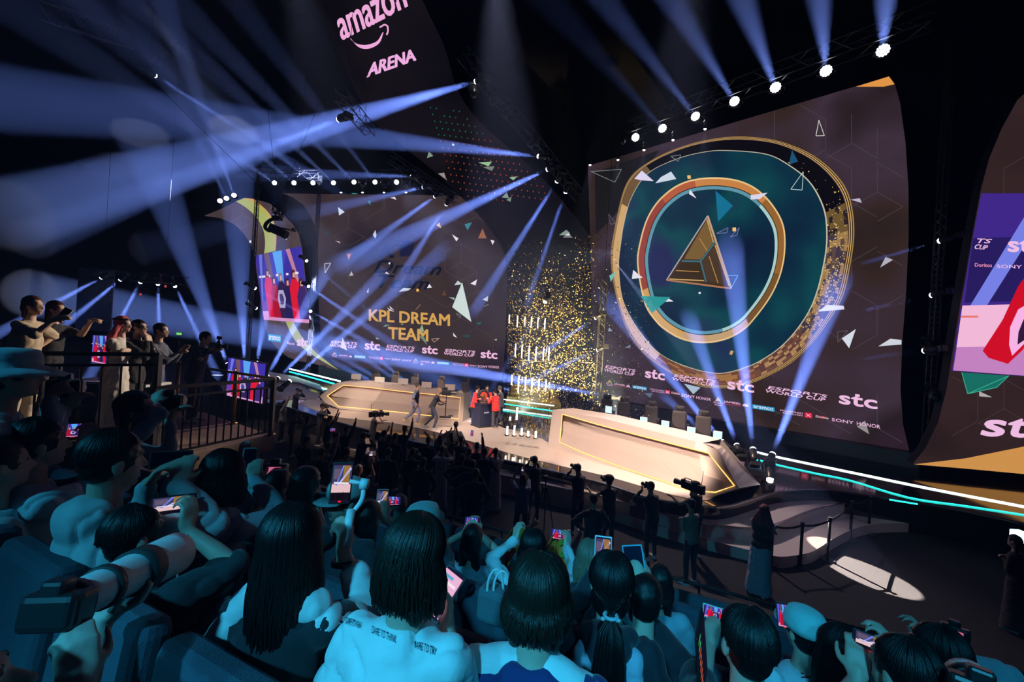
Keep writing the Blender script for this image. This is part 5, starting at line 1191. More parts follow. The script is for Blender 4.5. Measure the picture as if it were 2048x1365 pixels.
    # --- legs garment
    if kind != 'thobe':
        mb = MB(); lw = 1.15 if bottom[0] == 'wide' else 1
        mb.ell(pel, (.155*k, .118*k, .12*k), None, 14, 8)
        for s_ in (-1, 1):
            a_, kn, an, ft = lj[s_]; mb.caps(a_, kn, .086*k*lw, .066*k*lw, sg)
            if not barelegs: mb.caps(kn, an+(kn-an)*.06, .062*k*lw, .050*k*lw, sg)
        body_obj('trousers' if not barelegs else 'shorts', remesh(mb, cvx, 3, .006 if near < 2 else 0, 9, seed+3), M['cloth'], root, bottom[1])
    for s_ in (-1, 1):
        a_, kn, an, ft = lj[s_]; d_ = ft-an; d_.z = 0; d_ = d_.normalized() if d_.length > .01 else Vector((0, 1, 0)); z0 = an.z-.045*k
        if near == 0: continue
        mb = MB(); b_ = Vector((an.x, an.y, z0)); mb.caps(b_-d_*.04*k, b_+d_*.15*k, .044*k, .036*k, 8); mb.box(b_+d_*.055*k-Vector((0, 0, .036*k)), (.075*k, .075*k, .02*k)); mb.caps(b_, an+Vector((0, 0, .01)), .042*k, .04*k, 8)
        body_obj('shoe', remesh(mb, .016 if near < 2 else .024, 2), M['cloth'], root, shoe)
    # --- hair and headgear
    H = (hp(0, -.012, .035), HM); hr = (.083*k, .101*k, .098*k); rn = random.Random(seed)
    def clip(me, cond):
        bm = bmesh.new(); bm.from_mesh(me); bmesh.ops.delete(bm, geom=[v for v in bm.verts if cond(HM.inverted() @ (v.co-hc)/k)], context='VERTS'); bm.to_mesh(me); bm.free(); return me
    face = lambda q: q.y > .052 and q.z < .065 and abs(q.x) < .068
    if hair in ('short', 'long', 'bob', 'pony', 'mullet'):
        mb = MB(); mb.ell(H[0], hr, HM, sg+6, sg+2)
        if hair == 'short': mb.ell(hp(0, -.045, -.02), (.066*k, .055*k, .06*k), HM, sg, sg)
        else:
            mb.ell(hp(0, -.045, -.03), (.080*k, .065*k, .09*k), HM, sg, sg)
            if hair in ('long', 'bob', 'mullet'):
                Lh = {'long': Lhair*.85, 'bob': .12, 'mullet': .10}[hair]*k; b0 = hp(0, -.06, -.05)
                for s_ in (-1, -.33, .33, 1):
                    q0 = hp(s_*.058, -.045, -.02); mb.caps(q0, q0+Vector((s_*.012, -.015+lean*-.0004, -1))*Lh, .036*k, .022*k, 8)
        me = remesh(mb, (.009, .014, .02)[near], 3, .004 if near < 2 else .006, 26, seed); clip(me, face); hb = body_obj('hair', me, M['hair'], root, hairc)
        if near == 0:
            mb = MB(); st = {'short': 0, 'long': Lhair, 'bob': .17, 'pony': .38, 'mullet': .09}[hair]*k
            if hair == 'pony': locks(mb, H, (hr[0]*1.02, hr[1]*1.02, hr[2]*1.02), 420, 'x', .42*k, seed, k=k, tie=hp(0, -.125, -.05))
            elif hair == 'short': locks(mb, H, tuple(r_*1.015 for r_ in hr), 520, 'x', .012*k, seed, k=k, seg=3, base_r=.0026, flare=.15)
            else: locks(mb, H, tuple(r_*1.03 for r_ in hr), 620 if hair == 'long' else 480, 'x', st, seed, k=k, base_r=.0042)
            s_o = body_obj('hair_strands', mb.mesh('hair_strands'), M['hair'], root, hairc)
            if hair == 'pony':
                mb = MB(); mb.torus(hp(0, -.118, -.06), .024*k, .008*k, None, 12, 5); mb.caps(hp(-.03, -.13, -.07), hp(.03, -.13, -.065), .008, .008, 6); body_obj('hair_tie', mb.mesh('t'), M['cloth'], root, (.5, .6, .65))
        if hair == 'pony' and near:
            mb = MB(); q = hp(0, -.105, -.03); mb.caps(q, q+Vector((0, -.05, -.12))*k, .03*k, .035*k, 8); mb.caps(q+Vector((0, -.05, -.12))*k, q+Vector((0, -.03, -.34))*k, .035*k, .015*k, 8); body_obj('ponytail', remesh(mb, .012, 2), M['hair'], root, hairc)
    if hair in ('cap', 'bucket'):
        mb = MB(); mb.ell(hp(0, -.012, .03), (.083*k, .10*k, .10*k), HM, sg+4, sg); mb.ell(hp(0, -.04, -.03), (.068*k, .06*k, .06*k), HM, sg, sg)
        me = remesh(mb, .014, 2); clip(me, lambda q: face(q) or q.z > .03); body_obj('hair', me, M['hair'], root, hairc)
        mb = MB(); N = 20; hat = hatc or (.4, .45, .45)
        # rings run from the brow up, top closes
        vs = []; fs = []; prof = [(.1, .035), (.1, .06), (.096, .09), (.08, .118), (.05, .133), (.02, .138)] if hair == 'cap' else [(.1, .045), (.098, .08), (.094, .11), (.086, .126), (.05, .132), (.02, .133)]
        if hair == 'bucket': prof = [(.185, .005), (.16, .022), (.125, .038)]+prof
        for r_, z in prof:
            for i in range(N): a_ = 2*math.pi*i/N; rz = rn.uniform(-.006, .006) if r_ > .15 else 0; vs.append(hp(r_*.95*math.sin(a_), r_*1.12*math.cos(a_)-.012, z+rz))
        for j in range(len(prof)-1):
            for i in range(N): fs.append((j*N+i, j*N+(i+1) % N, (j+1)*N+(i+1) % N, (j+1)*N+i))
        mb.add(vs, fs+[tuple(range((len(prof)-1)*N, len(prof)*N))]); o = body_obj('hat_crown' if hair == 'bucket' else 'cap_crown', mb.mesh('c'), M['cloth'], root, hat); so = o.modifiers.new('s', 'SOLIDIFY'); so.thickness = .006
        if hair == 'cap':
            mb = MB(); vs = [];
            for j in range(2):
                for i in range(9): a_ = R(-60+15*i); rr_ = .1 if j == 0 else .175; vs.append(hp(rr_*math.sin(a_)*(.95 if j == 0 else .62), (.112 if j == 0 else .185)*math.cos(a_)-.0, .042-(.012 if j else 0)-abs(math.sin(a_))*.012))
            mb.add(vs, [(i, i+1, 10+i, 9+i) for i in range(8)]); o = body_obj('cap_peak', mb.mesh('p'), M['cloth'], o, hat); so = o.modifiers.new('s', 'SOLIDIFY'); so.thickness = .005
    if hair == 'ghutra':
        gc = hatc or (.42, .06, .07); mb = MB(); mb.ell(hp(0, -.015, .04), (.088*k, .106*k, .10*k), HM, 16, 12)
        for s_ in (-1, -.5, 0, .5, 1):
            q0 = hp(s_*.065, -.05+abs(s_)*.03, 0); q1 = neck+right*s_*.15*k-fwd*(.09-.05*abs(s_))*k-sp*.04*k; mb.caps(q0, q1, .045*k, .05*k, 10); mb.caps(q1, q1-Vector((0, .02, .26-.1*abs(s_)))*k, .05*k, .03*k, 10)
        me = remesh(mb, .014, 2, .007, 14, seed); clip(me, lambda q: q.y > .05 and q.z < .07 and abs(q.x) < .06); hcl = body_obj('head_cloth', me, M['cloth'], root, gc)
        mb = MB()
        for dz in (.075, .088): mb.torus(hp(0, -.02, dz), .088*k, .008*k, HM, 24, 6, 1, 1.16)
        body_obj('head_cord', mb.mesh('a'), M['plastic'], hcl)
    root['_hc'] = tuple(root.matrix_world @ hc); 
    if extra: extra(root, dict(hp=hp, neck=neck, sp=sp, right=right, fwd=fwd, k=k, joints=joints, pel=pel, chest=chest, HM=HM))
    del root['_hc']
    return root
# ---------------------------------------------------------------- things people hold
class Local:
    """a flat face in an object's own frame: x to the right, z up, facing -Y"""
    def __init__(s, y=0): s.y = y
    def hit(s, x, z, off=.001): return Vector((x, s.y-off*.05, z))
def fit(loc, nrm, upv):                     # frame with -Y facing nrm and Z along upv
    y = -Vector(nrm).normalized(); z = Vector(upv); z = (z-y*z.dot(y)).normalized(); x = y.cross(z); return Matrix((x, y, z)).transposed()
def phone(label, px, py, d, tilt=0, land=False, pic='live', case=(.02, .02, .02), nrm=None, s=1.0, seed=0):
    p = at(px, py, d); nrm = nrm if nrm is not None else (EYE-p); rt = Matrix.Rotation(R(tilt), 3, Vector((0, 1, 0)))
    up = rt @ Vector((0, 0, 1)); root = thing('smartphone', p, label, 'phone', None, fit(p, nrm, up))
    w, h = (.155*s, .075*s) if land else (.075*s, .155*s)
    mb = MB(); Rm = Matrix.Rotation(R(90), 3, 'X'); mb.rbox((0, .004, 0), (w+.006, h+.006, .010), Rm, .009, 4); cs = obj('case', mb, M['cloth'], root); cs.color = (*case, 1)
    mb = MB(); mb.cyl((w*.32, .009, h*.36), (w*.32, .0125, h*.36), .009, seg=10); mb.cyl((w*.32, .009, h*.22), (w*.32, .0125, h*.22), .008, seg=10); obj('camera_bump', mb, M['glass'], cs)
    mb = MB(); mb.poly([(-w/2+.004, -.0055, -h/2+.004), (w/2-.004, -.0055, -h/2+.004), (w/2-.004, -.0055, h/2-.004), (-w/2+.004, -.0055, h/2-.004)]); dsp = obj('display', mb, G(26, 22, 48) if pic != 'off' else M['glass'], root)
    if pic in ('live', 'stage', 'chat'):
        a = Art(Local(-.006)); a.z = .01
        q = [(-w/2*.94, -h/2*.86), (w/2*.94, -h/2*.86), (w/2*.94, h/2*.86), (-w/2*.94, h/2*.86)]
        if land: q = [(-w/2*.86, -h/2*.9), (w/2*.72, -h/2*.9), (w/2*.72, h/2*.9), (-w/2*.86, h/2*.9)]
        f = homog(q); P = lambda *uv: [f(*k) for k in uv]; rn = random.Random(seed)
        if pic == 'live': video(a, q, seed, .6)
        elif pic == 'chat':
            a.poly(P((0, 0), (1, 0), (1, 1), (0, 1)), G(236, 180, 214)); a.lift()
            for k in range(7): v = .06+.13*k; a.poly(P((.1+.3*(k % 2), v), (.6+.3*(k % 2), v), (.6+.3*(k % 2), v+.07), (.1+.3*(k % 2), v+.07)), G(250, 225, 240) if k % 3 else G(90, 170, 210))
        else:
            a.poly(P((0, .0), (1, .0), (1, .22), (0, .22)), G(20, 14, 26)); a.poly(P((0, .22), (1, .22), (1, .45), (0, .48)), G(226, 190, 196)); a.poly(P((0, .45), (1, .45), (1, 1), (0, 1)), G(60, 62, 96)); a.lift()
            a.poly(P((.05, .6), (.4, .6), (.4, .9), (.05, .9)), G(96, 84, 110)); a.poly(P((.55, .5), (.9, .5), (.9, 1), (.55, 1)), G(150, 110, 60)); a.poly(P((.3, .44), (.9, .96), (.98, .9), (.4, .44)), G(190, 195, 240)); a.poly(P((.2, .42), (.5, 1), (.58, 1), (.27, .42)), G(110, 130, 230)); a.lift()
            for k in range(9): x = rn.random()*.9; a.poly(P((x, .0), (x+.1, .0), (x+.07, .18+.08*rn.random()), (x+.03, .2)), G(12, 10, 18))
            a.poly(P((.1, .47), (.9, .45), (.9, .5), (.1, .52)), WHT)
        a.poly(P((.42, -.06), (.58, -.06), (.58, -.01), (.42, -.01)), G(230, 30, 50)); a.mb.cur = 0
        o = obj('screen_picture', a.mb, a.mats, dsp)
    return root
def camera(label, p, aim, lens=.12, lr=.04, white=False, hood=False, flash=False, s=1.0, screen=False):
    root = thing('photo_camera', p, label, 'camera', None, fit(p, Vector(p)-Vector(aim), Vector((0, 0, 1))))
    mb = MB(); mb.rbox((0, 0, 0), (.14*s, .07*s, .10*s), None, .015, 3); mb.rbox((0, -.0, .06*s), (.06*s, .06*s, .05*s), None, .01); mb.rbox((.06*s, .02*s, -.0), (.035*s, .08*s, .10*s), None, .015); obj('camera_body', mb, M['plastic'], root)
    L = lens; wm = [M['plastic'], M['white']]
    mb = MB(); mb.mat(1 if white else 0); prof = [(0, .7), (.12, .75), (.30, .8), (.5, .86), (.7, 1.0), (.9, 1.04), (1, 1.06)]
    mb.tube([(0, .03+t*L, 0) for t, r_ in prof], [lr*r_ for t, r_ in prof], 22); ln = obj('lens', mb, wm, root, True)
    if white:
        mb = MB()
        for t0, t1, k in ((.24, .29, .86), (.52, .66, 1.0), (.0, .06, .8)): mb.tube([(0, .03+t0*L, 0), (0, .03+t1*L, 0)], [lr*k*1.02, lr*(k+.03)*1.02], 22)
        obj('focus_ring', mb, M['rubber'], ln, True)
    mb = MB(); mb.cyl((0, .03+L, 0), (0, .032+L, 0), lr*.95, seg=20); obj('front_glass', mb, M['glass'], ln)
    if flash: mb = MB(); mb.rbox((0, 0, .15*s), (.07*s, .09*s, .06*s), None, .01); mb.box((0, 0, .1*s), (.03*s, .03*s, .05*s)); obj('flash', mb, M['plastic'], root)
    if screen: mb = MB(); mb.poly([(-.045*s, -.037*s, -.03*s), (.045*s, -.037*s, -.03*s), (.045*s, -.037*s, .03*s), (-.045*s, -.037*s, .03*s)]); obj('rear_display', mb, G(200, 90, 130), root)
    return root
def grip(px, py, d, **k): k['to'] = (px, py, d); return k
CYW = (.72, .76, .76)
# ---------------------------------------------------------------- seating rake: rows run obliquely, seats of slate blue cloth
QD = Vector((.428, .904, 0)); RD = Vector((.904, -.428, 0)); QANG = math.atan2(-QD.x, QD.y)
RQ = Matrix.Rotation(QANG, 3, 'Z')
def pq(q, s, z): return QD*q+RD*s+Vector((0, 0, z))
for k in range(-2, 7):
    q0 = .55+.83*k; z = 2.75-.32*k; mb = MB(); mb.box(pq(q0+.42, -.6, z/2), (13.5 if k > 0 else 9, .83, z), RQ); struct('floor_tier', mb, M['step'])
mb = MB(); mb.box(pq(6.4, -.6, .7), (13.5, .12, 1.4), RQ); struct('wall_front', mb, M['black'])
mb = MB(); mb.tube([pq(6.4, -7.3, 1.5), pq(6.4, 6.1, 1.5)], .025, 8)
for s_ in range(-7, 7): mb.tube([pq(6.4, s_, 1.4), pq(6.4, s_, 1.5)], .015, 6)
tag(obj('guard_rail', mb, M['blackmetal']), 'thin black rail along the top of the dark wall in front of the seats', 'railing')
def make_seat():
    root = bpy.data.objects.new('audience_seat', None); COL.objects.link(root)
    mb = MB(); Rm = Matrix.Rotation(R(-9), 3, 'X'); mb.rbox((0, -.03, .70), (.50, .11, .58), Rm, .045, 4); obj('backrest', mb, M['seat'], root)
    mb = MB(); mb.rbox((0, .27, .42), (.48, .46, .12), None, .05, 4); obj('seat_cushion', mb, M['seat'], root)
    mb = MB(); mb.rbox((-.275, .2, .60), (.06, .42, .05), None, .02); mb.box((-.275, .05, .30), (.04, .10, .58)); obj('armrest', mb, M['plastic'], root, True)
    mb = MB(); mb.box((0, .1, .18), (.36, .08, .36)); obj('pedestal', mb, M['plastic'], root); return root
proto = None
NUM = ('first', 'second', 'third', 'fourth', 'fifth', 'sixth', 'seventh', 'eighth', 'ninth', 'tenth', 'eleventh', 'twelfth', 'thirteenth', 'fourteenth', 'fifteenth', 'sixteenth')
for k in range(0, 6):
    n = 0
    for j in range(-9, 10):
        p = pq(.72+.83*k, j*.57+.14*(k % 2), 2.75-.32*k); e = p+Vector((0, 0, 1)); 
        if p.y < .35: continue
        v = e-EYE; u_ = v.x/v.y; w_ = v.z/v.y; X_ = 1024+FPX*(u_*CR+w_*SR); Y_ = 682.5-FPX*(w_*CR-u_*SR)
        if not (-60 < X_ < 2100 and Y_ < 1430): continue
        if proto is None: c = proto = make_seat()
        else: c = copy_tree(proto)
        c.matrix_world = Matrix.Translation(p) @ RQ.to_4x4(); n += 1
        tag(c, 'slate blue audience seat, %s from the left in the %s row counted from the camera' % (NUM[min(n-1, 15)], NUM[k]), 'seat', 'slate blue audience seats')
# ---------------------------------------------------------------- front rows: the people nearest the camera
def shirt_words(root, j):
    sh = [c for c in root.children if 'shirt' in c.name][0]; mw = root.matrix_world
    mbw = MB(); mbw.v = [tuple(mw @ v.co) for v in sh.data.vertices]; mbw.f = [tuple(p.vertices) for p in sh.data.polygons]
    a = Art(Surface(mbw)); a.z = .004; ink = principled('shirt_ink', (.01, .02, .05), .8)
    for st, q in (('DARE TO TRY', [(829, 1282), (875, 1297), (873, 1313), (828, 1297)]), ('DARE TO THINK', [(746, 1254), (794, 1273), (792, 1287), (745, 1268)]), ('DARE TO WEAR', [(694, 1236), (724, 1247), (722, 1259), (692, 1249)])):
        a.text(st, q, ink, .0, .0, 1.0)
    if a.mb.f: attach(a.build('printed_lettering'), root)
phone('pink lit phone held by the woman in the white slogan shirt', 886, 1187, 1.42, 22, False, 'chat', (.2, .3, .35), nrm=EYE-at(886, 1187, 1.42)+Vector((-.5, 0, .1)))
person('woman with straight shoulder length hair in a white slogan T-shirt, looking at her phone', head=(826, 1118, 1.27), yaw=-14, pose='sit', lean=8, look=(-22, -12), hair='long', Lhair=.17, hairc=(.014, .010, .007), near=0, female=True, top=('loose', (.80, .82, .82)), h=1.64,
       armR=grip(895, 1212, 1.40, n=(-.8, -.2, .3), curl=.7), armL='lap', seed=3, extra=shirt_words)
def raglan(root, j):
    k = j['k']; mb = MB()
    for s_ in (-1, 1):
        sh, el, wr = j['joints'][s_][:3]; mb = MB(); q = j['neck']-j['sp']*.035*k+j['right']*.05*k*s_; mb.caps(q, sh, .060*k, .064*k, 12); mb.caps(sh, sh.lerp(el, .98), .066*k, .066*k, 12)
        body_obj('raglan_sleeve', remesh(mb, .012, 3, .006, 10, 5), M['cloth'], root, (.74, .78, .78))
person('person with layered brown neck length hair in a navy shirt with white sleeves', head=(1078, 1190, 1.30), yaw=-16, pose='sit', lean=10, look=(2, 0), hair='mullet', hairc=(.020, .013, .009), near=0, top=('loose', (.02, .03, .14)), h=1.70, armR='lap', armL='lap', seed=9, extra=raglan)
def stripes(root, j):
    k = j['k']
    for s_ in (-1, 1):
        sh = j['joints'][s_][0]; mb = MB(); q = j['neck']-j['sp']*.06*k-j['fwd']*.02*k; a_ = q+j['right']*s_*.09*k; b_ = j['pel']+j['sp']*.08*k+j['right']*s_*.10*k-j['fwd']*.095*k
        mb.caps(a_-j['fwd']*.055*k, b_, .045*k, .045*k, 10); body_obj('white_panel', remesh(mb, .012, 2, .006, 12, 4), M['cloth'], root, (.45, .5, .62))
phone('white cased upright phone raised by the woman with the ponytail', 1206, 1110, 2.0, -2, False, 'stage', (.7, .75, .8), seed=4)
person('woman with a long black ponytail and pale blue hoodie, left hand raising a phone', head=(1222, 1168, 1.68), yaw=-12, pose='sit', lean=6, hair='pony', near=0, female=True, top=('hood', (.02, .02, .03)), h=1.64, armL=grip(1196, 1125, 1.98, hint=(-.6, 0, -1)), armR='lap', seed=12, extra=stripes)
phone('dark tilted phone in a cyan edged case, right of the ponytail woman', 1270, 1135, 2.1, -12, False, 'off', (.1, .5, .6), s=1.25)
person('dark haired person in black right of the ponytail woman, holding the cyan edged phone', head=(1288, 1200, 2.05), yaw=-10, pose='sit', hair='short', near=1, top=('jacket', (.02, .02, .03)), h=1.72, armR=grip(1292, 1150, 2.1), armL=grip(1262, 1150, 2.08), seed=14)
person('person with a pale grey sleeve beside the empty seats right of the ponytail woman', head=(1318, 1165, 2.7), yaw=-5, pose='sit', hair='long', near=1, female=True, top=('loose', (.25, .32, .38)), h=1.62, armR='lap', armL='phone', seed=15)
# the gimbal phone and its owner
ph = phone('large upright phone on a white gimbal filming the stage', 683, 966, 1.72, 3, False, 'stage', (.02, .02, .02), seed=7, s=1.0)
gb = thing('phone_gimbal', at(703, 1045, 1.62), 'white folding phone gimbal held up in a raised hand', 'gimbal')
mb = MB(); mb.tube([at(700, 963, 1.72), at(728, 968, 1.72)], .008, 8); mb.cyl(at(722, 968, 1.70), at(736, 970, 1.70), .022, seg=14); attach(obj('roll_motor', mb, M['white'], None, True), gb)
mb = MB(); mb.tube(smooth_open([at(728, 978, 1.70), at(724, 1000, 1.69), at(712, 1018, 1.68), at(700, 1030, 1.66)], 4), .010, 8); attach(obj('arm', mb, M['white'], None, True), gb)
mb = MB(); mb.tube([at(702, 1022, 1.66), at(697, 1050, 1.62), at(693, 1095, 1.58)], [.017, .016, .018], 10); attach(obj('handle', mb, M['white'], None, True), gb)
def wristband(label_px, d, r_, root_m=M['plastic']): pass
person('long haired woman in a black jacket with one white sleeve, raising the gimbal', head=(584, 1085, 1.40), yaw=-8, pose='sit', lean=4, hair='long', Lhair=.36, near=0, female=True, top=('loose', (.015, .015, .02)), h=1.66, armR=grip(690, 1080, 1.60, f=(0, .15, 1), n=(-.7, .3, 0), hint=(.5, -.5, -1), curl=1.0, back=.05), armL='lap', seed=21,
       extra=lambda root, j: [body_obj('white_sleeve', (lambda mb: (mb.caps(j['joints'][1][0], j['joints'][1][1], .062, .068, 12), mb.caps(j['joints'][1][1], j['joints'][1][1].lerp(j['joints'][1][2], .62), .066, .058, 12), remesh(mb, .011, 3, .008, 12, 3))[-1])(MB()), M['cloth'], root, CYW),
                              body_obj('white_collar', (lambda mb: (mb.caps(j['neck']-j['right']*.11, j['neck']-j['right']*.2-j['sp']*.16-j['fwd']*.04, .045, .05, 12), mb.caps(j['neck']-j['sp']*.02-j['right']*.1, j['neck']-j['sp']*.02+j['right']*.1, .06, .06, 12), remesh(mb, .012, 3, .006, 12, 3))[-1])(MB()), M['cloth'], root, CYW),
                              body_obj('watch', (lambda mb: (mb.torus(j['joints'][1][2]-j['joints'][1][3]*.03, .031, .012, rot_to(Vector((0, 1, 0)), j['joints'][1][3]), 16, 6), mb)[-1])(MB()).mesh('w'), M['plastic'], root)])
# man in grey hoodie
phone('dark screened phone held level in both hands by the man in the grey hoodie', 343, 920, 2.0, 4, True, 'off', (.03, .03, .04))
person('man with short black hair in a pale grey hoodie, both arms out holding a phone', head=(226, 925, 1.76), yaw=-20, pose='sit', lean=3, hair='short', near=0, top=('hood', (.50, .54, .56)), h=1.78, armR=grip(366, 935, 1.98, hint=(.8, 0, -.6)), armL=grip(314, 945, 1.95, hint=(.3, 0, -1)), look=(-4, -6), seed=31)
phone('phone with bright live picture held level in front of the dark haired person at left', 346, 1011, 1.82, 2, True, 'stage', (.02, .02, .02), seed=2)
person('person with straight black hair in black, right hand holding the bright level phone', head=(270, 1075, 1.66), yaw=-22, pose='sit', lean=2, hair='short', near=0, top=('loose', (.02, .02, .025)), h=1.66, armR=grip(379, 1024, 1.80, hint=(.8, -.4, -1), n=(-.8, .2, 0)), armL='lap', seed=33,
       extra=lambda root, j: body_obj('bracelet', (lambda mb: (mb.torus(j['joints'][1][2]-j['joints'][1][3]*.035, .030, .006, rot_to(Vector((0, 1, 0)), j['joints'][1][3]), 16, 5), mb.torus(j['joints'][1][2]-j['joints'][1][3]*.02, .031, .005, rot_to(Vector((0.2, 1, 0)), j['joints'][1][3]), 16, 5), mb)[-1])(MB()).mesh('w'), M['white'], root))
phone('phone with purple live picture held level at the far left', 149, 861, 2.35, 3, True, 'live', (.02, .02, .02), seed=3)
person('dark haired person in a pale T-shirt near the left edge, holding a level phone', head=(78, 890, 2.1), yaw=-28, pose='sit', lean=3, hair='short', near=0, top=('loose', (.60, .66, .70)), h=1.76, armR=grip(176, 868, 2.30, hint=(.9, 0, -1), n=(-.7, .3, 0)), armL='lap', seed=35)
person('person at the left edge behind a wide pale sleeve, hair black', head=(0, 930, 1.95), yaw=-30, pose='sit', lean=2, hair='short', near=1, top=('loose', (.50, .56, .60)), h=1.76, armR='lap', armL='lap', seed=36)
# bucket hat photographer
cp = at(128, 778, 2.35); camera('camera with a grey telephoto lens used by the person in the bucket hat', cp, at(200, 772, 3.0), .20, .042, True)
person('person in a frayed pale denim bucket hat aiming a camera, leaning on folded sleeves', head=(26, 752, 2.1), yaw=-50, pose='sit', lean=14, hair='bucket', hatc=(.42, .55, .62), near=1, top=('shirt', (.42, .50, .56)), h=1.7, armR={'to': cp+Vector((.02, -.05, .02)), 'hint': (.4, -.4, -1), 'curl': .8}, armL={'to': cp+Vector((.06, 0, -.05)), 'hint': (0, -.5, -1)}, seed=37)
cp = at(338, 806, 2.75); camera('white lensed camera at the eye of the photographer in the pale blue shirt', cp, at(410, 790, 3.6), .18, .045, True)
person('photographer with long black hair in a pale blue shirt, elbow raised high', head=(272, 822, 2.5), yaw=-48, pose='stand', lean=20, hair='long', near=1, female=True, top=('shirt', (.36, .44, .50)), h=1.62, armR={'to': cp+Vector((-.03, -.07, .05)), 'hint': (1, -.5, .3), 'curl': .8}, armL={'to': cp+Vector((.05, 0, -.05)), 'hint': (.2, -.3, -1)}, seed=38, look=(6, -8))
# big white lens at lower left
a0 = at(106, 1222, .98); a1 = at(306, 1128, 1.32); ax = (a1-a0).normalized()
camera('camera with a huge white telephoto lens ringed in black, lower left corner', a0, a1, .43, .062, True, s=.8)
person('photographer in black at the lower left corner holding the huge white lens', head=(-110, 1420, .78), yaw=-38, pose='sit', lean=6, look=(14, -10), hair='short', near=0, top=('loose', (.02, .02, .025)), h=1.66, skin=(.50, .36, .30),
       armR={'to': a0+Vector((.09, -.03, -.07)), 'f': (-.35, .2, 1), 'n': (-.8, .5, 0), 'curl': .9, 'hint': (.8, -.3, -1)}, armL={'to': a0+ax*.27+Vector((.02, -.02, -.075)), 'f': (.8, .5, .35), 'n': (-.3, .2, 1), 'curl': .9, 'hint': (0, -.3, -1)}, seed=41,
       extra=lambda root, j: body_obj('wrist_watch', (lambda mb: (mb.torus(j['joints'][1][2]-j['joints'][1][3]*.03, .031, .007, rot_to(Vector((0, 1, 0)), j['joints'][1][3]), 16, 6), mb)[-1])(MB()).mesh('w'), M['steel'], root))
# hooded woman
phone('dark phone held level high by the person in the draped pale hood', 499, 922, 2.45, 3, False, 'off', (.25, .35, .4), s=.9)
person('long haired person in a draped pale grey hood, right hand raising a dark phone', head=(450, 950, 2.15), yaw=-20, pose='sit', lean=4, hair='long', Lhair=.16, near=0, female=True, top=('hood', (.46, .54, .60)), h=1.66, armR=grip(509, 938, 2.4, hint=(1, 0, -.8)), armL='lap', seed=43,
       extra=lambda root, j: body_obj('draped_hood', (lambda mb: (mb.tube(smooth_open([j['neck']-j['right']*.15-j['sp']*.01+j['fwd']*.02, j['neck']-j['right']*.13-j['sp']*.10-j['fwd']*.10, j['neck']-j['sp']*.17-j['fwd']*.16, j['neck']+j['right']*.13-j['sp']*.10-j['fwd']*.10, j['neck']+j['right']*.15-j['sp']*.01+j['fwd']*.02], 4), .032, 8), remesh(mb, .011, 2, .008, 14, 3))[-1])(MB()), M['cloth'], root, (.5, .58, .64)))
person('person pointing one hand up, mostly hidden by the draped hood', head=(432, 965, 2.9), yaw=-20, pose='sit', hair='short', near=1, top=('tee', (.3, .35, .4)), armR=grip(490, 895, 2.95, point=True), armL='lap', seed=44)
camera('small camera with lit rear display held above the heads in the middle rows', at(550, 943, 3.0), at(620, 930, 4), .10, .035, screen=True)
person('person with dark curly hair holding the small camera with a lit rear display', head=(556, 978, 2.75), yaw=-20, pose='sit', hair='short', near=1, top=('jacket', (.02, .02, .03)), armR=grip(563, 950, 2.95), armL=grip(538, 953, 2.95), seed=45)
person('person with loose black hair in front of the woman with the gimbal', head=(612, 975, 2.5), yaw=-15, pose='sit', hair='bob', near=1, top=('loose', (.03, .03, .04)), armR=grip(630, 985, 2.8), armL='lap', seed=46)
phone('small upright phone with pale frame between two dark heads in the middle rows', 624, 973, 2.85, 2, False, 'stage', (.5, .6, .6), seed=8)
phone('dark level phone with a thin bright edge left of the pale cap', 645, 1000, 2.5, 1, True, 'off', (.2, .3, .3))
person('person in a pale teal cap worn low behind the gimbal phone', head=(688, 1003, 2.55), yaw=-12, pose='sit', hair='cap', hatc=(.45, .62, .58), near=1, top=('jacket', (.03, .03, .04)), armR='lap', armL='lap', look=(0, 150), seed=47)
phone('blue lit upright phone held by a braceleted hand in the middle rows', 764, 1003, 3.0, 3, False, 'stage', (.5, .6, .6), seed=9)
phone('small phone with pink picture just right of the blue lit phone', 786, 1002, 3.9, 3, True, 'live', (.03, .03, .03), seed=10)
person('person with long dark hair whose braceleted arm holds the blue lit phone', head=(738, 1040, 2.7), yaw=-14, pose='sit', hair='long', near=1, female=True, top=('tee', (.02, .02, .03)), armR=grip(770, 1012, 2.98, hint=(1, -.2, -1)), armL='lap', seed=48)
person('bald person in a slate blue shirt beyond the blue lit phone', head=(800, 1012, 4.2), yaw=-14, pose='sit', hair='none', near=1, skin=(.2, .16, .14), top=('shirt', (.14, .18, .26)), armR='lap', armL='lap', seed=49)
cp = at(866, 1022, 2.95); camera('camera with a lens wrapped in black and white stripes above the grey cap', cp+Vector((-.08, -.1, -.02)), cp+Vector((.3, .8, .05)), .16, .04, True)
person('person in a worn grey cap, arm bent overhead with the striped lens camera', head=(846, 1055, 2.45), yaw=-14, pose='sit', hair='cap', hatc=(.20, .30, .30), near=0, top=('tee', (.02, .02, .03)), armR={'to': cp+Vector((-.10, -.12, .02)), 'hint': (1, -.6, -.2)}, armL=grip(832, 1028, 2.75), look=(5, 0), seed=50)
phone('tiny lit phone held above the head of the long haired girl in the front row', 945, 1043, 3.6, 2, True, 'live', (.05, .05, .05), s=.8, seed=11)
person('girl with very long black hair in pale grey, holding a phone overhead', head=(945, 1080, 3.3), yaw=-12, pose='sit', hair='long', Lhair=.4, near=1, female=True, top=('loose', (.34, .40, .46)), armR=grip(955, 1047, 3.6, hint=(1.4, -.2, -1)), armL=grip(935, 1047, 3.6, hint=(-1.4, -.2, -1)), seed=51)
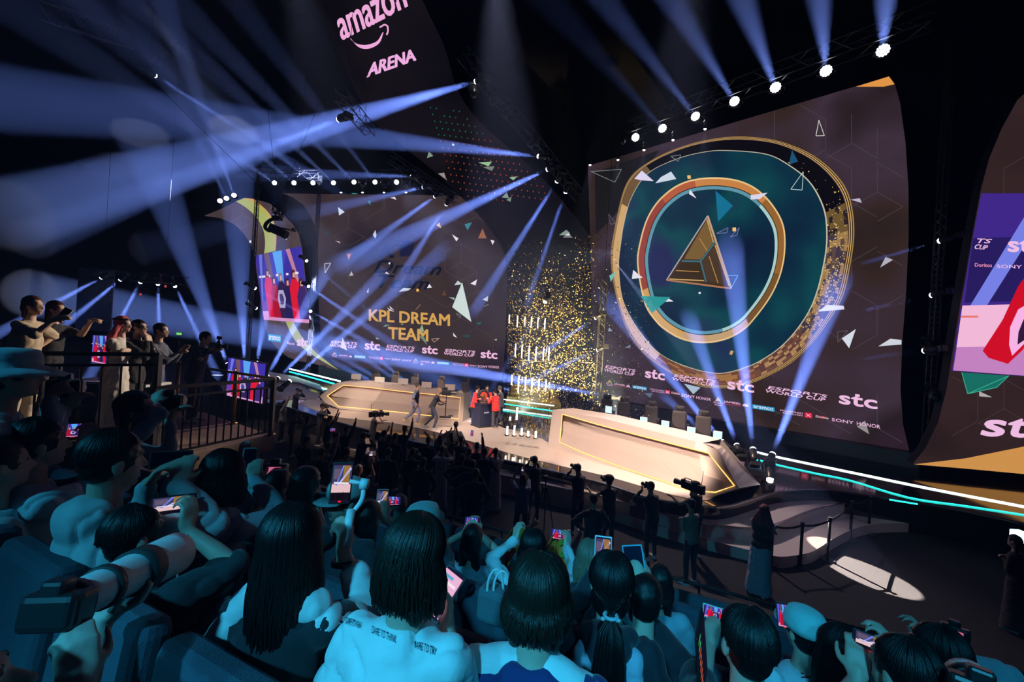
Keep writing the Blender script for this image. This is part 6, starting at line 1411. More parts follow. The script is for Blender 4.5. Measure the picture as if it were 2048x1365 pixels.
phone('level phone with bright live picture held over the orange towel', 1121, 1070, 3.5, 1, True, 'live', (.05, .05, .05), seed=12)
person('person in a white long sleeved shirt, arms raised under an orange and green towel', head=(1066, 1095, 3.05), yaw=-12, pose='sit', hair='bob', near=0, top=('shirt', (.62, .70, .74)), armR=grip(1136, 1078, 3.4, hint=(1, 0, -1)), armL=grip(1033, 1062, 3.3, hint=(-1, 0, -1)), h=1.7, seed=52)
M['towel'] = principled('towel_orange', (.85, .22, .02), .9, bump=.3, bscale=25); M['towel2'] = principled('towel_green', (.25, .32, .03), .9, bump=.3, bscale=25)
tw = thing('towel', at(1080, 1095, 3.55), 'orange and green printed towel draped over raised arms in the front row', 'towel')
for nm, pts in (('left_drape', [(1026, 1058), (1045, 1052), (1052, 1062), (1040, 1090), (1022, 1120), (1012, 1150), (1000, 1150), (998, 1120), (1010, 1085)]), ('right_drape', [(1105, 1072), (1130, 1062), (1140, 1075), (1142, 1120), (1146, 1150), (1120, 1155), (1100, 1130), (1092, 1100)])):
    mb = MB(); q = [at(x, y, 3.5+.05*math.sin(x*.3)) for x, y in smooth_closed(pts, 3)]; mb.prism(q, (0, .012, 0)); attach(obj('%s' % nm, mb, M['towel'] if nm[0] == 'l' else M['towel']), tw)
    mb = MB()
    for i in range(3):
        x0, y0 = pts[1][0]-6+i*1, pts[1][1]+18+i*26; mb.add([at(x0-6, y0, 3.47), at(x0+7, y0-3, 3.47), at(x0+6, y0+9, 3.47), at(x0-7, y0+12, 3.47)], [(0, 1, 2, 3)])
    o = attach(obj('printed_stripe', mb, M['towel2']), tw)
bg = thing('handbag', at(1000, 1175, 2.5), 'pale rope handled tote bag standing on a seat in the third row', 'bag'); inv = bg.matrix_world.inverted()
for dx in (0, 12):
    mb = MB(); mb.tube(smooth_open([at(974+dx, 1186+dx*.6, 2.4), at(978+dx, 1158+dx*.3, 2.4), at(990+dx, 1140+dx*.3, 2.4), at(1002+dx, 1148+dx*.3, 2.4), at(1007+dx, 1180+dx*.5, 2.4)], 5), .007, 8); attach(obj('handle', mb, M['white'], None, True), bg)
mb = MB(); mb.rbox(at(1000, 1210, 2.42), (.24, .14, .18), RQ, .03); attach(obj('bag_body', mb, M['cloth']), bg).color = (.1, .14, .16, 1)
person('person with pale brown hair and teal grey shirt, left of the white cased phone', head=(1180, 1118, 2.9), yaw=-14, pose='sit', hair='bob', hairc=(.20, .13, .09), near=0, female=True, top=('tee', (.22, .34, .36)), armR='lap', armL='lap', seed=53)
phone('level phone with orange picture beyond the ponytail woman', 1259, 1124, 3.7, 1, True, 'live', (.05, .05, .05), seed=13)
person('small dark person reaching both arms forward beyond the ponytail woman', head=(1262, 1150, 3.5), yaw=-10, pose='sit', hair='short', near=1, top=('jacket', (.02, .02, .03)), armR=grip(1277, 1122, 3.68), armL=grip(1243, 1124, 3.68), seed=54)
# right foreground
phone('small pale edged phone with purple picture beside the glossy black hair at lower right', 1432, 1228, 2.1, 0, True, 'live', (.5, .65, .65), seed=14, s=.75)
person('person with glossy black straight hair at the lower right, hand raised with a small phone', head=(1492, 1290, 1.45), yaw=-5, pose='sit', hair='short', near=0, top=('loose', (.02, .02, .03)), armL=grip(1428, 1243, 2.0), armR='lap', seed=61)
tbp = thing('tablet', at(1402, 1310, 1.5), 'thin tablet with a glowing striped edge seen almost edge-on at lower right', 'tablet', None, fit(Vector(), Vector((.85, -.5, .1)), Vector((-.25, 0, 1))))
mb = MB(); mb.rbox((0, 0, 0), (.17, .24, .009), Matrix.Rotation(R(90), 3, 'X'), .008); obj('case', mb, M['plastic'], tbp)
a = Art(Local(-.006)); a.poly([(-.08, -.11), (.08, -.11), (.08, .11), (-.08, .11)], G(14, 18, 34)); a.lift()
for i in range(9): a.poly([(-.08, -.1+.024*i), (-.03, -.1+.024*i), (-.03, -.09+.024*i), (-.08, -.09+.024*i)], G(200, 90, 60) if i < 7 else G(60, 190, 110))
obj('display', a.mb, a.mats, tbp)
def red_print(root, j):
    sh = [c for c in root.children if 'shirt' in c.name][0]; mw = root.matrix_world
    mbw = MB(); mbw.v = [tuple(mw @ v.co) for v in sh.data.vertices]; mbw.f = [tuple(p.vertices) for p in sh.data.polygons]
    a = Art(Surface(mbw)); a.z = .004; ink = principled('shirt_print_red', (.35, .02, .03), .8); ink2 = principled('shirt_print_navy', (.02, .04, .10), .8)
    for x, y, s_ in ((1596, 1300, 22), (1627, 1302, 22), (1612, 1346, 20)):
        for l in (((-.5, -.5), (.5, -.5)), ((-.5, -.2), (.5, -.2)), ((0, -.6), (0, .6)), ((-.5, .15), (.5, .15)), ((-.5, .5), (.5, .5)), ((-.4, -.5), (-.4, .1)), ((.4, -.5), (.4, .1))): a.line([(x+l[0][0]*s_, y+l[0][1]*s_), (x+l[1][0]*s_, y+l[1][1]*s_)], 3, ink if y > 1340 else ink2)
    a.line([(1592, 1278), (1640, 1286)], 8, ink)
    if a.mb.f: attach(a.build('printed_character'), root)
person('person in a soft teal cap and a white shirt printed with large red characters', head=(1606, 1266, 2.35), yaw=5, pose='sit', hair='cap', hatc=(.35, .66, .66), near=0, top=('loose', (.60, .68, .74)), armR='lap', armL='lap', seed=62, extra=red_print, lean=-2)
person('person with long black hair between the soft teal cap and the level phone', head=(1678, 1300, 2.15), yaw=5, pose='sit', hair='long', near=0, female=True, top=('loose', (.02, .02, .03)), armR='lap', armL='lap', seed=63)
phone('large level phone filming confetti, held near the lower right corner', 1746, 1289, 1.6, 0, True, 'stage', (.02, .02, .02), seed=15, s=.75)
person('person hidden behind the large level phone at lower right, green wristband', head=(1806, 1348, 1.45), yaw=8, pose='sit', hair='short', near=0, top=('tee', (.02, .02, .03)), armR=grip(1784, 1290, 1.6, hint=(.6, -.4, -1)), armL=grip(1716, 1312, 1.6), seed=64)
phone('dim phone tilted behind the glossy black hair at lower right', 1567, 1232, 2.4, -10, False, 'live', (.03, .03, .03), seed=16, s=.8)
person('person at the lower right corner with a tattooed pale sleeve and arm across the head', head=(1872, 1312, 1.75), yaw=10, pose='sit', hair='short', near=0, top=('shirt', (.34, .46, .52)), armR=grip(1848, 1268, 2.0, hint=(1, 0, .2)), armL='lap', seed=65)
camera('pale grey camera lens cropped by the bottom edge near the right corner', at(1960, 1400, 1.25), at(1915, 1320, 1.6), .16, .06, True)
camera('tiny camera with a lit display in the dark at the lower right', at(1908, 1268, 2.9), at(1930, 1200, 4), .1, .035, screen=True)
# ---------------------------------------------------------------- balcony on the left
ZB = 2.72; ZT = 3.05
cor = onz(548, 872, ZB); far_ = onz(407, 825, ZB); nl = onz(300, 926, ZB); fl = Vector((-11, 9.6, ZB)); nl2 = Vector((-6.5, 4.2, ZB))
pts = [Vector((p.x, p.y, ZB)) for p in (cor, far_, fl, Vector((-12, 5, 0)), nl2, nl)]
mb = MB(); mb.prism([p-Vector((0, 0, .25)) for p in pts], (0, 0, .25)); mb.prism([Vector((p.x*1.02-.15, p.y, 0)) for p in pts], (0, 0, ZB-.25)); struct('floor_balcony', mb, M['deck'])
up = [onz(345, 895, ZB), onz(322, 835, ZB), Vector((-9, 9.2, ZB)), Vector((-12, 5, ZB)), Vector((-6.6, 4.3, ZB)), onz(304, 920, ZB)]
mb = MB(); mb.prism([Vector((p.x, p.y, ZB)) for p in up], (0, 0, ZT-ZB)); struct('floor_riser', mb, M['step'])
def railing(label, A_, B_, z0, h, n, m=M['blackmetal'], mid=None, brass_end=False):
    A_ = Vector((A_.x, A_.y, z0)); B_ = Vector((B_.x, B_.y, z0)); root = thing('railing', A_, label, 'railing')
    mb = MB(); mb.tube([A_+Vector((0, 0, h)), B_+Vector((0, 0, h))], .028, 6); attach(obj('top_rail', mb, m), root)
    mb = MB(); mb.tube([A_+Vector((0, 0, h-.14)), B_+Vector((0, 0, h-.14))], .018, 6); mb.tube([A_+Vector((0, 0, .08)), B_+Vector((0, 0, .08))], .018, 6); attach(obj('cross_rail', mb, m), root)
    for t in (0, 1): p = A_.lerp(B_, t); mb = MB(); mb.box(p+Vector((0, 0, h/2)), (.07, .07, h)); attach(obj('post', mb, m), root)
    for i in range(1, n): p = A_.lerp(B_, i/n); mb = MB(); mb.tube([p+Vector((0, 0, .08)), p+Vector((0, 0, h-.14))], .013, 5); attach(obj('baluster', mb, m), root)
    return root
railing('black metal balcony railing running from the brass corner post towards the left', cor+Vector((-.05, -.02, 0)), onz(302, 926, ZB), ZB, 1.0, 15)
railing('taller black railing of the upper balcony level at the far left', onz(304, 922, ZB)+Vector((0, 0, 0)), Vector((-6.2, 4.1, 0)), ZT, 1.12, 12)
def brass(px, y1, h, label):
    p = onz(px, y1, ZB); mb = MB(); mb.cyl((0, 0, 0), (0, 0, h), .038, seg=12); mb.cyl((0, 0, 0), (0, 0, .02), .08, seg=14); mb.ell((0, 0, h), (.042, .042, .03)); o = obj('brass_post', mb, M['brass'], smooth=True); o.location = (p.x, p.y, ZB); tag(o, label, 'post')
brass(541, 870, 1.0, 'brass post at the outer corner of the balcony'); brass(466, 848, 1.0, 'brass post behind the railing left of the tilted television'); brass(352, 822, 1.05, 'brass post beside the clapping man')
A_ = onz(352, 822, ZB); B_ = onz(541, 870, ZB); mb = MB(); mb.tube([Vector((A_.x, A_.y, ZB+1.0)), Vector((B_.x, B_.y, ZB+1.0))], .025, 8); tag(obj('brass_handrail', mb, M['brass'], smooth=True), 'brass handrail along the stage side of the balcony', 'handrail')
def tv(label, q, ds, seed):
    P = [at(x, y, d) for (x, y), d in zip(q, ds)]; base = (P[0]+P[1])/2; n = (P[1]-P[0]).cross(P[3]-P[0]).normalized()
    if n.dot(EYE-base) < 0: n = -n
    root = thing('television', base, label, 'television'); c = sum(P, Vector())/4
    mb = MB(); mb.prism([c+(p-c)*1.05-n*.05 for p in P], n*.045); attach(obj('case', mb, M['plastic']), root)
    a = Art(Flat(c, n)); a.z = .004; video(a, q, seed, 2); attach(a.build('live_picture'), root)
    mb = MB(); b0 = (P[0]+P[1])/2-n*.06; mb.tube([c-n*.06, Vector((c.x-n.x*.06, c.y-n.y*.06, 0.05))], .03, 8); mb.box(Vector((c.x-n.x*.06, c.y-n.y*.06, .03)), (.6, .6, .04)); attach(obj('floor_stand', mb, M['blackmetal']), root)
tv('tilted television showing the red jackets, just beyond the balcony corner', [(453, 791), (525, 808), (532, 729), (457, 716)], (9.6, 9.0, 9.0, 9.6), 5)
tv('small television half hidden behind the man in the red checked headcloth', [(184, 724), (222, 731), (222, 673), (186, 671)], (9.8, 9.6, 9.6, 9.8), 6)
tb = thing('side_table', at(245, 770, 6.9), 'white topped counter with a grey skirt on the balcony', 'table'); p = at(238, 765, 6.9); z = p.z
mb = MB(); mb.box((p.x, p.y, z), (1.3, .5, .04)); attach(obj('table_top', mb, M['white']), tb)
mb = MB(); mb.box((p.x, p.y, (z+ZT-.3)/2), (1.22, .42, z-ZT+.3)); attach(obj('skirt', mb, principled('table_skirt', (.16, .17, .22), .9, bump=.6, bscale=6, stretch=(6, 6, .3))), tb)
sp_ = thing('loudspeaker', at(256, 750, 6.7), 'round black studio light lying on the white topped counter', 'speaker'); c = at(256, 748, 6.75)
rt = Matrix.Rotation(R(90), 3, 'X'); mb = MB(); mb.torus(c, .135, .02, rt, 28, 8); attach(obj('rim', mb, M['brass'], None, True), sp_); mb = MB(); mb.cyl(c+Vector((0, -.01, 0)), c+Vector((0, .08, 0)), .13, .09, 24); attach(obj('cone', mb, M['plastic'], None, True), sp_)
mb = MB(); mb.rbox(at(215, 752, 6.7), (.16, .14, .14), None, .02); tag(obj('gold_box', mb, M['brass']), 'small brass box beside the round light on the counter', 'box')
BG = 'people on the balcony'
phone('white phone held out flat by the woman in the cream cape', 129, 628, 5.15, 40, False, 'off', (.8, .8, .8))
person('woman with brown hair in a loose cream cape holding a phone out, on the balcony', head=(66, 612, 5.1), yaw=-75, h=1.68, lean=6, hair='bob', hairc=(.09, .03, .02), near=1, female=True, top=('loose', (.62, .50, .36)), bottom=('wide', (.60, .50, .38)), armR=grip(124, 636, 5.0, f=(1, 0, .2)), armL='hip', grp=BG, seed=70, skin=(.66, .42, .30))
person('woman in black behind the cream cape, stretching one arm to point at the stage', head=(112, 620, 5.6), yaw=-80, h=1.68, lean=4, hair='long', hairc=(.06, .02, .015), near=1, female=True, top=('tee', (.02, .02, .025)), armL={'to': (196, 640, 5.75), 'f': (1, .25, .05), 'n': (0, 0, -1), 'point': True, 'hint': (0, 0, -1)}, armR='down', grp=BG, seed=71, skin=(.62, .38, .26))
person('man in a red checked headcloth and white robe on the balcony', head=(246, 650, 6.3), yaw=-78, h=1.72, lean=2, hair='ghutra', hatc=(.60, .10, .12), near=1, top=('thobe', (.75, .70, .66)), armR='cross', armL='cross', grp=BG, seed=72)
person('man in a black suit with glasses, hand to his mouth, beside the white robe', head=(278, 656, 6.5), yaw=-78, h=1.74, lean=3, hair='short', near=1, top=('suit', (.02, .02, .025)), armR='mouth', armL='mouth', grp=BG, seed=73,
       extra=lambda root, j: body_obj('glasses', (lambda mb: ([mb.torus(j['hp'](s_*.033, .098, .012), .022, .003, j['HM'] @ Matrix.Rotation(R(90), 3, 'X'), 14, 5) for s_ in (-1, 1)], [mb.tube([j['hp'](s_*.055, .095, .014), j['hp'](s_*.078, 0, .014)], .002, 5) for s_ in (-1, 1)], mb)[-1])(MB()).mesh('g'), M['plastic'], root))
person('man in a navy suit clapping both hands on the balcony', head=(322, 662, 6.9), yaw=-72, h=1.74, lean=5, hair='short', near=1, top=('suit', (.09, .10, .15)), bottom=('trousers', (.10, .10, .14)), armR='clap', armL='clap', grp=BG, seed=74)
cp = at(436, 692, 7.95); camera('camera with a flash raised by the photographer on the balcony', cp, at(500, 700, 8.2), .12, .04, flash=True)
person('photographer in a dark jacket holding a camera out with both hands on the balcony', feet=Vector((*onz(384, 845, ZB).xy, ZB)), yaw=-74, h=1.78, lean=12, hair='short', near=1, top=('suit', (.02, .025, .05)), bottom=('trousers', (.02, .025, .05)), armR={'to': cp+Vector((-.05, -.05, -.03)), 'f': (.8, .3, .5)}, armL={'to': cp+Vector((.03, .05, -.05)), 'f': (.9, .1, .3)}, look=(-12, 0), grp=BG, seed=75, shoe=(.6, .6, .6))
# ---------------------------------------------------------------- people on the stage
feet = lambda x, y: Vector((*onz(x, y, ZS).xy, ZS))
RJ = (.62, .02, .02); SG_ = 'people on the stage'
person('crew man in navy T-shirt and trousers walking along the desk to the right', feet=feet(828, 849), yaw=-86, h=1.80, lean=5, hair='short', near=1, top=('loose', (.03, .04, .10)), bottom=('wide', (.07, .08, .14)), skin=(.22, .12, .08), armR='down', armL='down', legs={1: ((.0, .20, -.38), (.02, .12, -.80)), -1: ((0, -.08, -.42), (0, -.42, -.72))}, shoe=(.75, .55, .25), grp=SG_, seed=80)
def steadicam():
    p = feet(889, 856); p.z = ZS+1.0; root = thing('camera_rig', p, 'stabilised film camera on a post held in front of the bent cameraman', 'camera'); b_ = root.matrix_world.translation
    mb = MB(); mb.cyl(b_+Vector((0, 0, -.55)), b_+Vector((0, 0, .35)), .018); attach(obj('post', mb, M['blackmetal']), root)
    mb = MB(); mb.rbox(b_+Vector((0, 0, .47)), (.38, .16, .22), None, .03); mb.rbox(b_+Vector((-.06, 0, .64)), (.18, .12, .12), None, .02); attach(obj('camera_body', mb, M['plastic']), root)
    mb = MB(); mb.cyl(b_+Vector((.18, 0, .47)), b_+Vector((.40, 0, .47)), .055, .075, 14); attach(obj('lens', mb, M['plastic']), root)
    mb = MB(); mb.rbox(b_+Vector((.0, 0, -.55)), (.5, .1, .07), None, .02); mb.rbox(b_+Vector((.24, 0, -.48)), (.2, .14, .05), None, .02); attach(obj('battery_plate', mb, M['plastic']), root)
    mb = MB(); mb.tube(smooth_open([b_+Vector((-.35, 0, .0)), b_+Vector((-.2, .02, -.06)), b_+Vector((0, 0, .05))], 4), .025, 8); attach(obj('spring_arm', mb, M['plastic']), root); return b_
b_ = steadicam()
person('bald bearded cameraman in black bending over a stabilised camera', feet=feet(862, 859), yaw=-84, h=1.78, lean=24, hair='none', near=1, top=('tee', (.02, .02, .025)), bottom=('trousers', (.04, .05, .09)), skin=(.55, .34, .24), armR={'to': b_+Vector((-.03, -.03, .02)), 'f': (1, 0, 0)}, armL={'to': b_+Vector((-.02, .05, .12)), 'f': (1, 0, 0)}, legs={1: ((.02, .22, -.40), (0, .10, -.82)), -1: ((0, .05, -.42), (0, -.28, -.78))}, grp=SG_, seed=81,
       extra=lambda root, j: body_obj('beard', (lambda mb: (mb.ell(j['hp'](0, .045, -.07), (.052, .05, .05)), remesh(mb, .014, 1))[-1])(MB()), M['hair'], root, (.02, .012, .01)))
pd = feet(962, 856); po = thing('trophy_plinth', pd+Vector((0, .3, 0)), 'square midnight blue plinth with a small white emblem, under the trophy', 'plinth', None, R(38)); 
mb = MB(); mb.box((0, 0, .5), (.62, .62, .98)); obj('column', mb, M['navy'], po, bevel=.012); mb = MB(); mb.box((0, 0, 1.005), (.68, .68, .03)); obj('cap', mb, M['navy'], po)
mb = MB(); mb.box((0, 0, .04), (.70, .70, .08)); obj('foot', mb, M['plastic'], po)
mb = MB()
for i in range(6): mb.prism([(-.12+.045*i, -.3115, .62+(i % 2)*.02), (-.09+.045*i, -.3115, .62), (-.10+.045*i, -.3115, .68), (-.115+.045*i, -.3115, .69)], (0, -.004, 0))
obj('white_emblem', mb, glow('emblem_white', (.9, .9, 1), .8), po)
tz = pd+Vector((0, .3, 1.02)); tr = thing('trophy', tz+Vector((0, 0, ZS*0)), 'dark ring shaped trophy with silver studs on a gold base', 'trophy', None, R(20))
mb = MB(); mb.torus((0, 0, .30), .24, .055, Matrix.Rotation(R(90), 3, 'X'), 30, 8); obj('ring', mb, M['plastic'], tr, True)
mb = MB()
for i in range(14): a_ = 2*math.pi*i/14; mb.box((.24*math.cos(a_), -.05, .3+.24*math.sin(a_)), (.06, .03, .03), Matrix.Rotation(-a_, 3, 'Y'))
obj('silver_stud', mb, M['steel'], tr); mb = MB(); mb.ell((0, 0, .3), (.10, .05, .10)); mb.rbox((0, 0, .03), (.26, .16, .06), None, .02); obj('gold_core', mb, M['brass'], tr)
def jacket_marks(root, j):
    k = j['k']
    for s_ in (-1, 1):
        sh, el, wr = j['joints'][s_][:3]; mb = MB(); mb.tube([sh.lerp(el, .15)+j['right']*s_*.052, sh.lerp(el, .8)+j['right']*s_*.048], .016, 6, flat=.5); body_obj('white_stripe', mb.mesh('s'), M['cloth'], root, (.85, .85, .85))
T_ = tz+Vector((0, 0, .28))
person('player in a red team jacket with white loop markings, left of the trophy', feet=feet(947, 851), yaw=-58, h=1.76, lean=8, hair='short', near=1, top=('jacket', RJ), bottom=('wide', (.03, .04, .12)), armR={'to': T_+Vector((-.12, -.1, -.1)), 'f': (1, .3, 0)}, armL={'to': T_+Vector((-.14, .08, -.1)), 'f': (1, .1, 0)}, grp=SG_, seed=82, extra=jacket_marks, look=(-14, 0), shoe=(.7, .6, .45))
person('player in a red team jacket standing behind the trophy facing the crowd', feet=pd+Vector((.12, .95, 0)), yaw=178, h=1.76, lean=6, hair='short', near=1, top=('jacket', RJ), bottom=('wide', (.03, .04, .12)), armR={'to': T_+Vector((-.16, .16, -.02)), 'f': (0, -1, 0)}, armL={'to': T_+Vector((.18, .16, -.06)), 'f': (0, -1, 0)}, grp=SG_, seed=83, extra=jacket_marks, look=(-14, 0), shoe=(.7, .6, .45))
person('player in a red jacket seen from behind, right of the trophy', feet=feet(989, 858), yaw=52, h=1.72, lean=8, hair='short', near=1, top=('jacket', RJ), bottom=('wide', (.04, .04, .06)), armR={'to': T_+Vector((.24, -.12, -.12)), 'f': (-1, .2, 0)}, armL={'to': T_+Vector((.2, -.14, -.05)), 'f': (-1, .3, 0)}, grp=SG_, seed=84, extra=jacket_marks, look=(-14, 0), shoe=(.7, .6, .45))
person('player with silver highlights in hair in dark and white, behind the right red jacket', feet=feet(999, 851)+Vector((0, .35, 0)), yaw=70, h=1.74, lean=8, hair='short', hairc=(.10, .10, .12), near=1, top=('jacket', (.05, .05, .09)), bottom=('wide', (.03, .04, .10)), armR={'to': T_+Vector((.26, .1, -.1)), 'f': (-1, 0, 0)}, armL={'to': T_+Vector((.26, .0, -.05)), 'f': (-1, 0, 0)}, grp=SG_, seed=85, extra=jacket_marks, look=(-14, 0), shoe=(.7, .6, .45))
# ---------------------------------------------------------------- press pit, silhouettes between seats and stage
TG = Vector((-1.2, 18.2, 0))
def face(p): v = TG-p; return math.degrees(math.atan2(-v.x, v.y))
def head_on(x, y, hh=1.70, fz=0): p = onz(x, y, fz+hh*.93); return Vector((p.x, p.y, fz))
arche = {}
def arch(key):
    kw = dict(
     phone=dict(armR='high', armL='phoneup', hair='short', top=('tee', (.5,)*3)), cam=dict(armR='camera', armL='camera', hair='short', top=('shirt', (.5,)*3), lean=9),
     stand=dict(armR='down', armL='hip', hair='short', top=('jacket', (.5,)*3)), high=dict(armR='high', armL='down', hair='short', top=('shirt', (.5,)*3)),
     thobe=dict(armR='camera', armL='camera', hair='short', top=('thobe', (.5,)*3)), girl=dict(armR='phoneup', armL='phoneup', hair='long', female=True, top=('loose', (.5,)*3)),
     camcap=dict(armR='camera', armL='out', hair='cap', hatc=(.03, .03, .03), top=('vest', (.5,)*3)), cross=dict(armR='cross', armL='cross', hair='short', top=('tee', (.5,)*3)))[key]
    return kw
def pit(key, x, y, label, col=(.03, .03, .04), h=1.72, skin=(.35, .22, .16), dyaw=0, grp='people in the press pit', fz=0, bot=(.02, .02, .03)):
    p = head_on(x, y, h, fz); yw = face(p)+dyaw
    if key not in arche:
        arche[key] = person(label, feet=p, yaw=yw, near=2, h=h, grp=grp, **arch(key)); c = arche[key]
    else:
        c = copy_tree(arche[key]); s_ = h/1.72; c.matrix_world = Matrix.Translation(p) @ Matrix.Rotation(R(yw), 4, 'Z') @ Matrix.Scale(s_, 4); tag(c, label, 'person', grp)
    for ch in c.children:
        n = ch.name.split('.')[0]
        if n in ('t_shirt', 'shirt', 'jacket', 'thobe', 'loose_shirt', 'vest'): ch.color = (*col, 1)
        elif n == 'body': ch.color = (*skin, 1)
        elif n == 'trousers': ch.color = (*bot, 1)
    return c, p, yw
def vidcam(c, p, yw, label, h=1.72, big=False, tele=False):
    f = Vector((-math.sin(R(yw)), math.cos(R(yw)), 0)); s_ = Vector((f.y, -f.x, 0)); q = p+Vector((0, 0, h*.93-.03))+f*.22
    if not big: camera(label, q, q+f, .16 if tele else .1, .045, flash=False); return
    root = thing('video_camera', q, label, 'camera', None, fit(q, -f, Vector((0, 0, 1))))
    mb = MB(); mb.rbox((-.02, -.05, 0), (.14, .42, .18), None, .02); obj('camera_body', mb, M['plastic'], root); mb = MB(); mb.cyl((-.02, .16, 0), (-.02, .36, 0), .05, .07, 14); obj('lens', mb, M['plastic'], root)
    mb = MB(); mb.rbox((-.02, -.32, .0), (.12, .14, .2), None, .02); obj('battery', mb, M['plastic'], root); mb = MB(); mb.tube([(0, -.3, .1), (.02, -.32, .42)], .006, 5); obj('antenna', mb, M['plastic'], root)
    mb = MB(); mb.rbox((-.12, .08, .1), (.1, .06, .08), None, .01); mb.tube([(-.02, -.1, .09), (-.02, -.05, .15), (-.02, .1, .15), (-.02, .14, .09)], .012, 6); obj('viewfinder', mb, M['plastic'], root)
def pitphone(x, y, label, seed): p = None; phone(label, x, y, 0, seed=seed)
PL = [
 ('cam', 592, 780, 'man in a navy shirt photographing at the far left end of the pit', (.03, .04, .10), 0), ('high', 566, 806, 'man in a white shirt raising an arm at the left end of the pit', (.35, .33, .36), 0),
 ('cam', 586, 826, 'short haired person in grey near the left end of the pit', (.10, .09, .11), 0), ('girl', 612, 838, 'person in a white top holding a phone below the left desk end', (.30, .28, .30), 0),
 ('cam', 640, 812, 'photographer with a large camera raised at the foot of the left desk point', (.03, .03, .05), 0), ('phone', 656, 838, 'person with one open hand raised left of the gimbal camera', (.03, .03, .05), 0),
 ('high', 690, 858, 'person holding a small gimbal camera overhead, left of the waving cameraman', (.03, .03, .04), 0), ('stand', 668, 872, 'dark figure just below the overhead gimbal camera', (.02, .02, .03), 0),
 ('phone', 652, 894, 'person in a pale shirt filming with a blue lit phone', (.22, .21, .25), 0), ('stand', 690, 905, 'person in an olive sleeve right of the blue lit phone', (.10, .09, .04), 0),
 ('camcap', 747, 828, 'cameraman in a black cap with one hand waving high over the pit', (.02, .02, .03), 0), ('cam', 722, 872, 'person crouched behind the waving cameraman', (.03, .03, .05), 0),
 ('phone', 765, 868, 'person with raised forearms below the waving cameraman', (.03, .03, .06), 0), ('stand', 788, 874, 'bare headed dark figure left of the man holding up a black phone', (.02, .02, .04), 0),
 ('high', 807, 858, 'man in black holding up a black phone in front of the walking crew man', (.015, .015, .02), 0), ('stand', 775, 905, 'bulky dark figure with a strap in the middle of the pit', (.03, .03, .06), 0),
 ('stand', 855, 882, 'dark headed figure in front of the bent cameraman', (.015, .015, .02), 0), ('girl', 880, 876, 'woman with long dark hair left of the tallest man in the pit', (.02, .02, .02), 0),
 ('stand', 911, 850, 'tallest man in the pit wearing headphones, below the plinth', (.015, .015, .02), 0), ('girl', 902, 870, 'woman with a pale shawl and hair in front of the tallest man', (.30, .24, .20), 0),
 ('cam', 922, 880, 'man in a black suit with a camera showing a red light', (.012, .012, .018), 0), ('high', 954, 893, 'person raising a lit phone between the suit and the row of heads', (.02, .02, .03), 0),
 ('stand', 938, 905, 'dark head low in front of the suited photographer', (.012, .012, .02), 0), ('stand', 970, 905, 'dark head left of the white robed photographer', (.012, .012, .02), 0),
 ('thobe', 992, 905, 'photographer in a long white robe with a camera at the eye', (.62, .56, .66), 0), ('thobe', 884, 900, 'person in a long pale robe with backpack straps', (.58, .54, .62), 0),
 ('stand', 846, 925, 'heavy dark figure left of the pale robe with backpack straps', (.01, .01, .015), 0), ('stand', 924, 918, 'dark back of a person right of the pale robe with backpack straps', (.01, .01, .015), 0),
 ('stand', 945, 930, 'wide dark back in the middle foreground of the pit', (.01, .01, .015), 0), ('stand', 952, 948, 'dark back beside the white robed photographer', (.01, .01, .015), 0),
 ('cam', 1072, 922, 'photographer in black with a camera left of the tripod', (.012, .012, .018), 0), ('girl', 1047, 955, 'person in a long pale blue shirt with both arms raised to a phone', (.22, .26, .42), 0),
 ('cam', 1160, 938, 'photographer in black with a big lens, leftmost before the right desk', (.012, .012, .02), 0), ('camcap', 1222, 962, 'photographer in a bucket shaped cap before the right desk', (.012, .012, .02), 0),
 ('stand', 1190, 1000, 'shorter dark figure behind the photographer in the cap', (.012, .012, .02), 0), ('cam', 1308, 975, 'cameraman with a light on top of his camera in the middle of the right row', (.012, .012, .02), 0),
 ('camcap', 1396, 975, 'cameraman in a cap with a large shoulder camera and antenna', (.012, .012, .02), 0), ('cross', 1388, 1010, 'person in a grey brown jumper in front of the shoulder camera', (.20, .17, .15), 0),
 ('stand', 640, 905, 'dark figure in the left part of the pit below the railing', (.012, .012, .02), 0), ('stand', 610, 880, 'dark figure by the balcony corner in the pit', (.012, .012, .02), 0), ('girl', 730, 915, 'dark figure with long hair between the pale shirt and the strap', (.012, .012, .02), 0),
 ('cam', 823, 905, 'dark figure with a camera left of the bent cameraman in front', (.012, .012, .02), 0),
]
for i, (key, x, y, lb, col, dy) in enumerate(PL):
    c, p, yw = pit(key, x, y, lb, col, 1.72+(.06 if 'tallest' in lb else -.04 if key == 'girl' else 0)); 
    if 'shoulder camera and antenna' in lb or 'waving' in lb and key == 'camcap': vidcam(c, p, yw, 'large shoulder video camera with an antenna before the right desk' if 'antenna' in lb else 'black video camera of the waving cameraman', big=True)
    elif key in ('cam', 'thobe', 'camcap'): vidcam(c, p, yw, 'black camera at the eye of the ' + ' '.join(lb.split()[:8]), tele='big lens' in lb)
    if key == 'camcap' and 'waving' in lb:
        pass
hl = head_on(712, 940, 1.72); person('grey haired man in a striped shirt lit warm, raising a phone in the pit', feet=hl, yaw=-35, near=1, h=1.72, hair='short', hairc=(.40, .36, .33), top=('tee', (.30, .30, .36)), armR=grip(744, 922, hl.y+.1, hint=(1, 0, -1)), armL='down', skin=(.62, .36, .22), grp='people in the press pit', seed=90)
phone('lit phone raised by the grey haired man', 742, 909, hl.y+.1, 4, False, 'stage', (.3, .3, .3), seed=20)
lamp_spot('aisle_light', tuple(hl+Vector((3.5, 4.5, 5))), tuple(hl+Vector((.1, 0, 1.6))), 500, (1, .72, .5), 12, .5, .05)
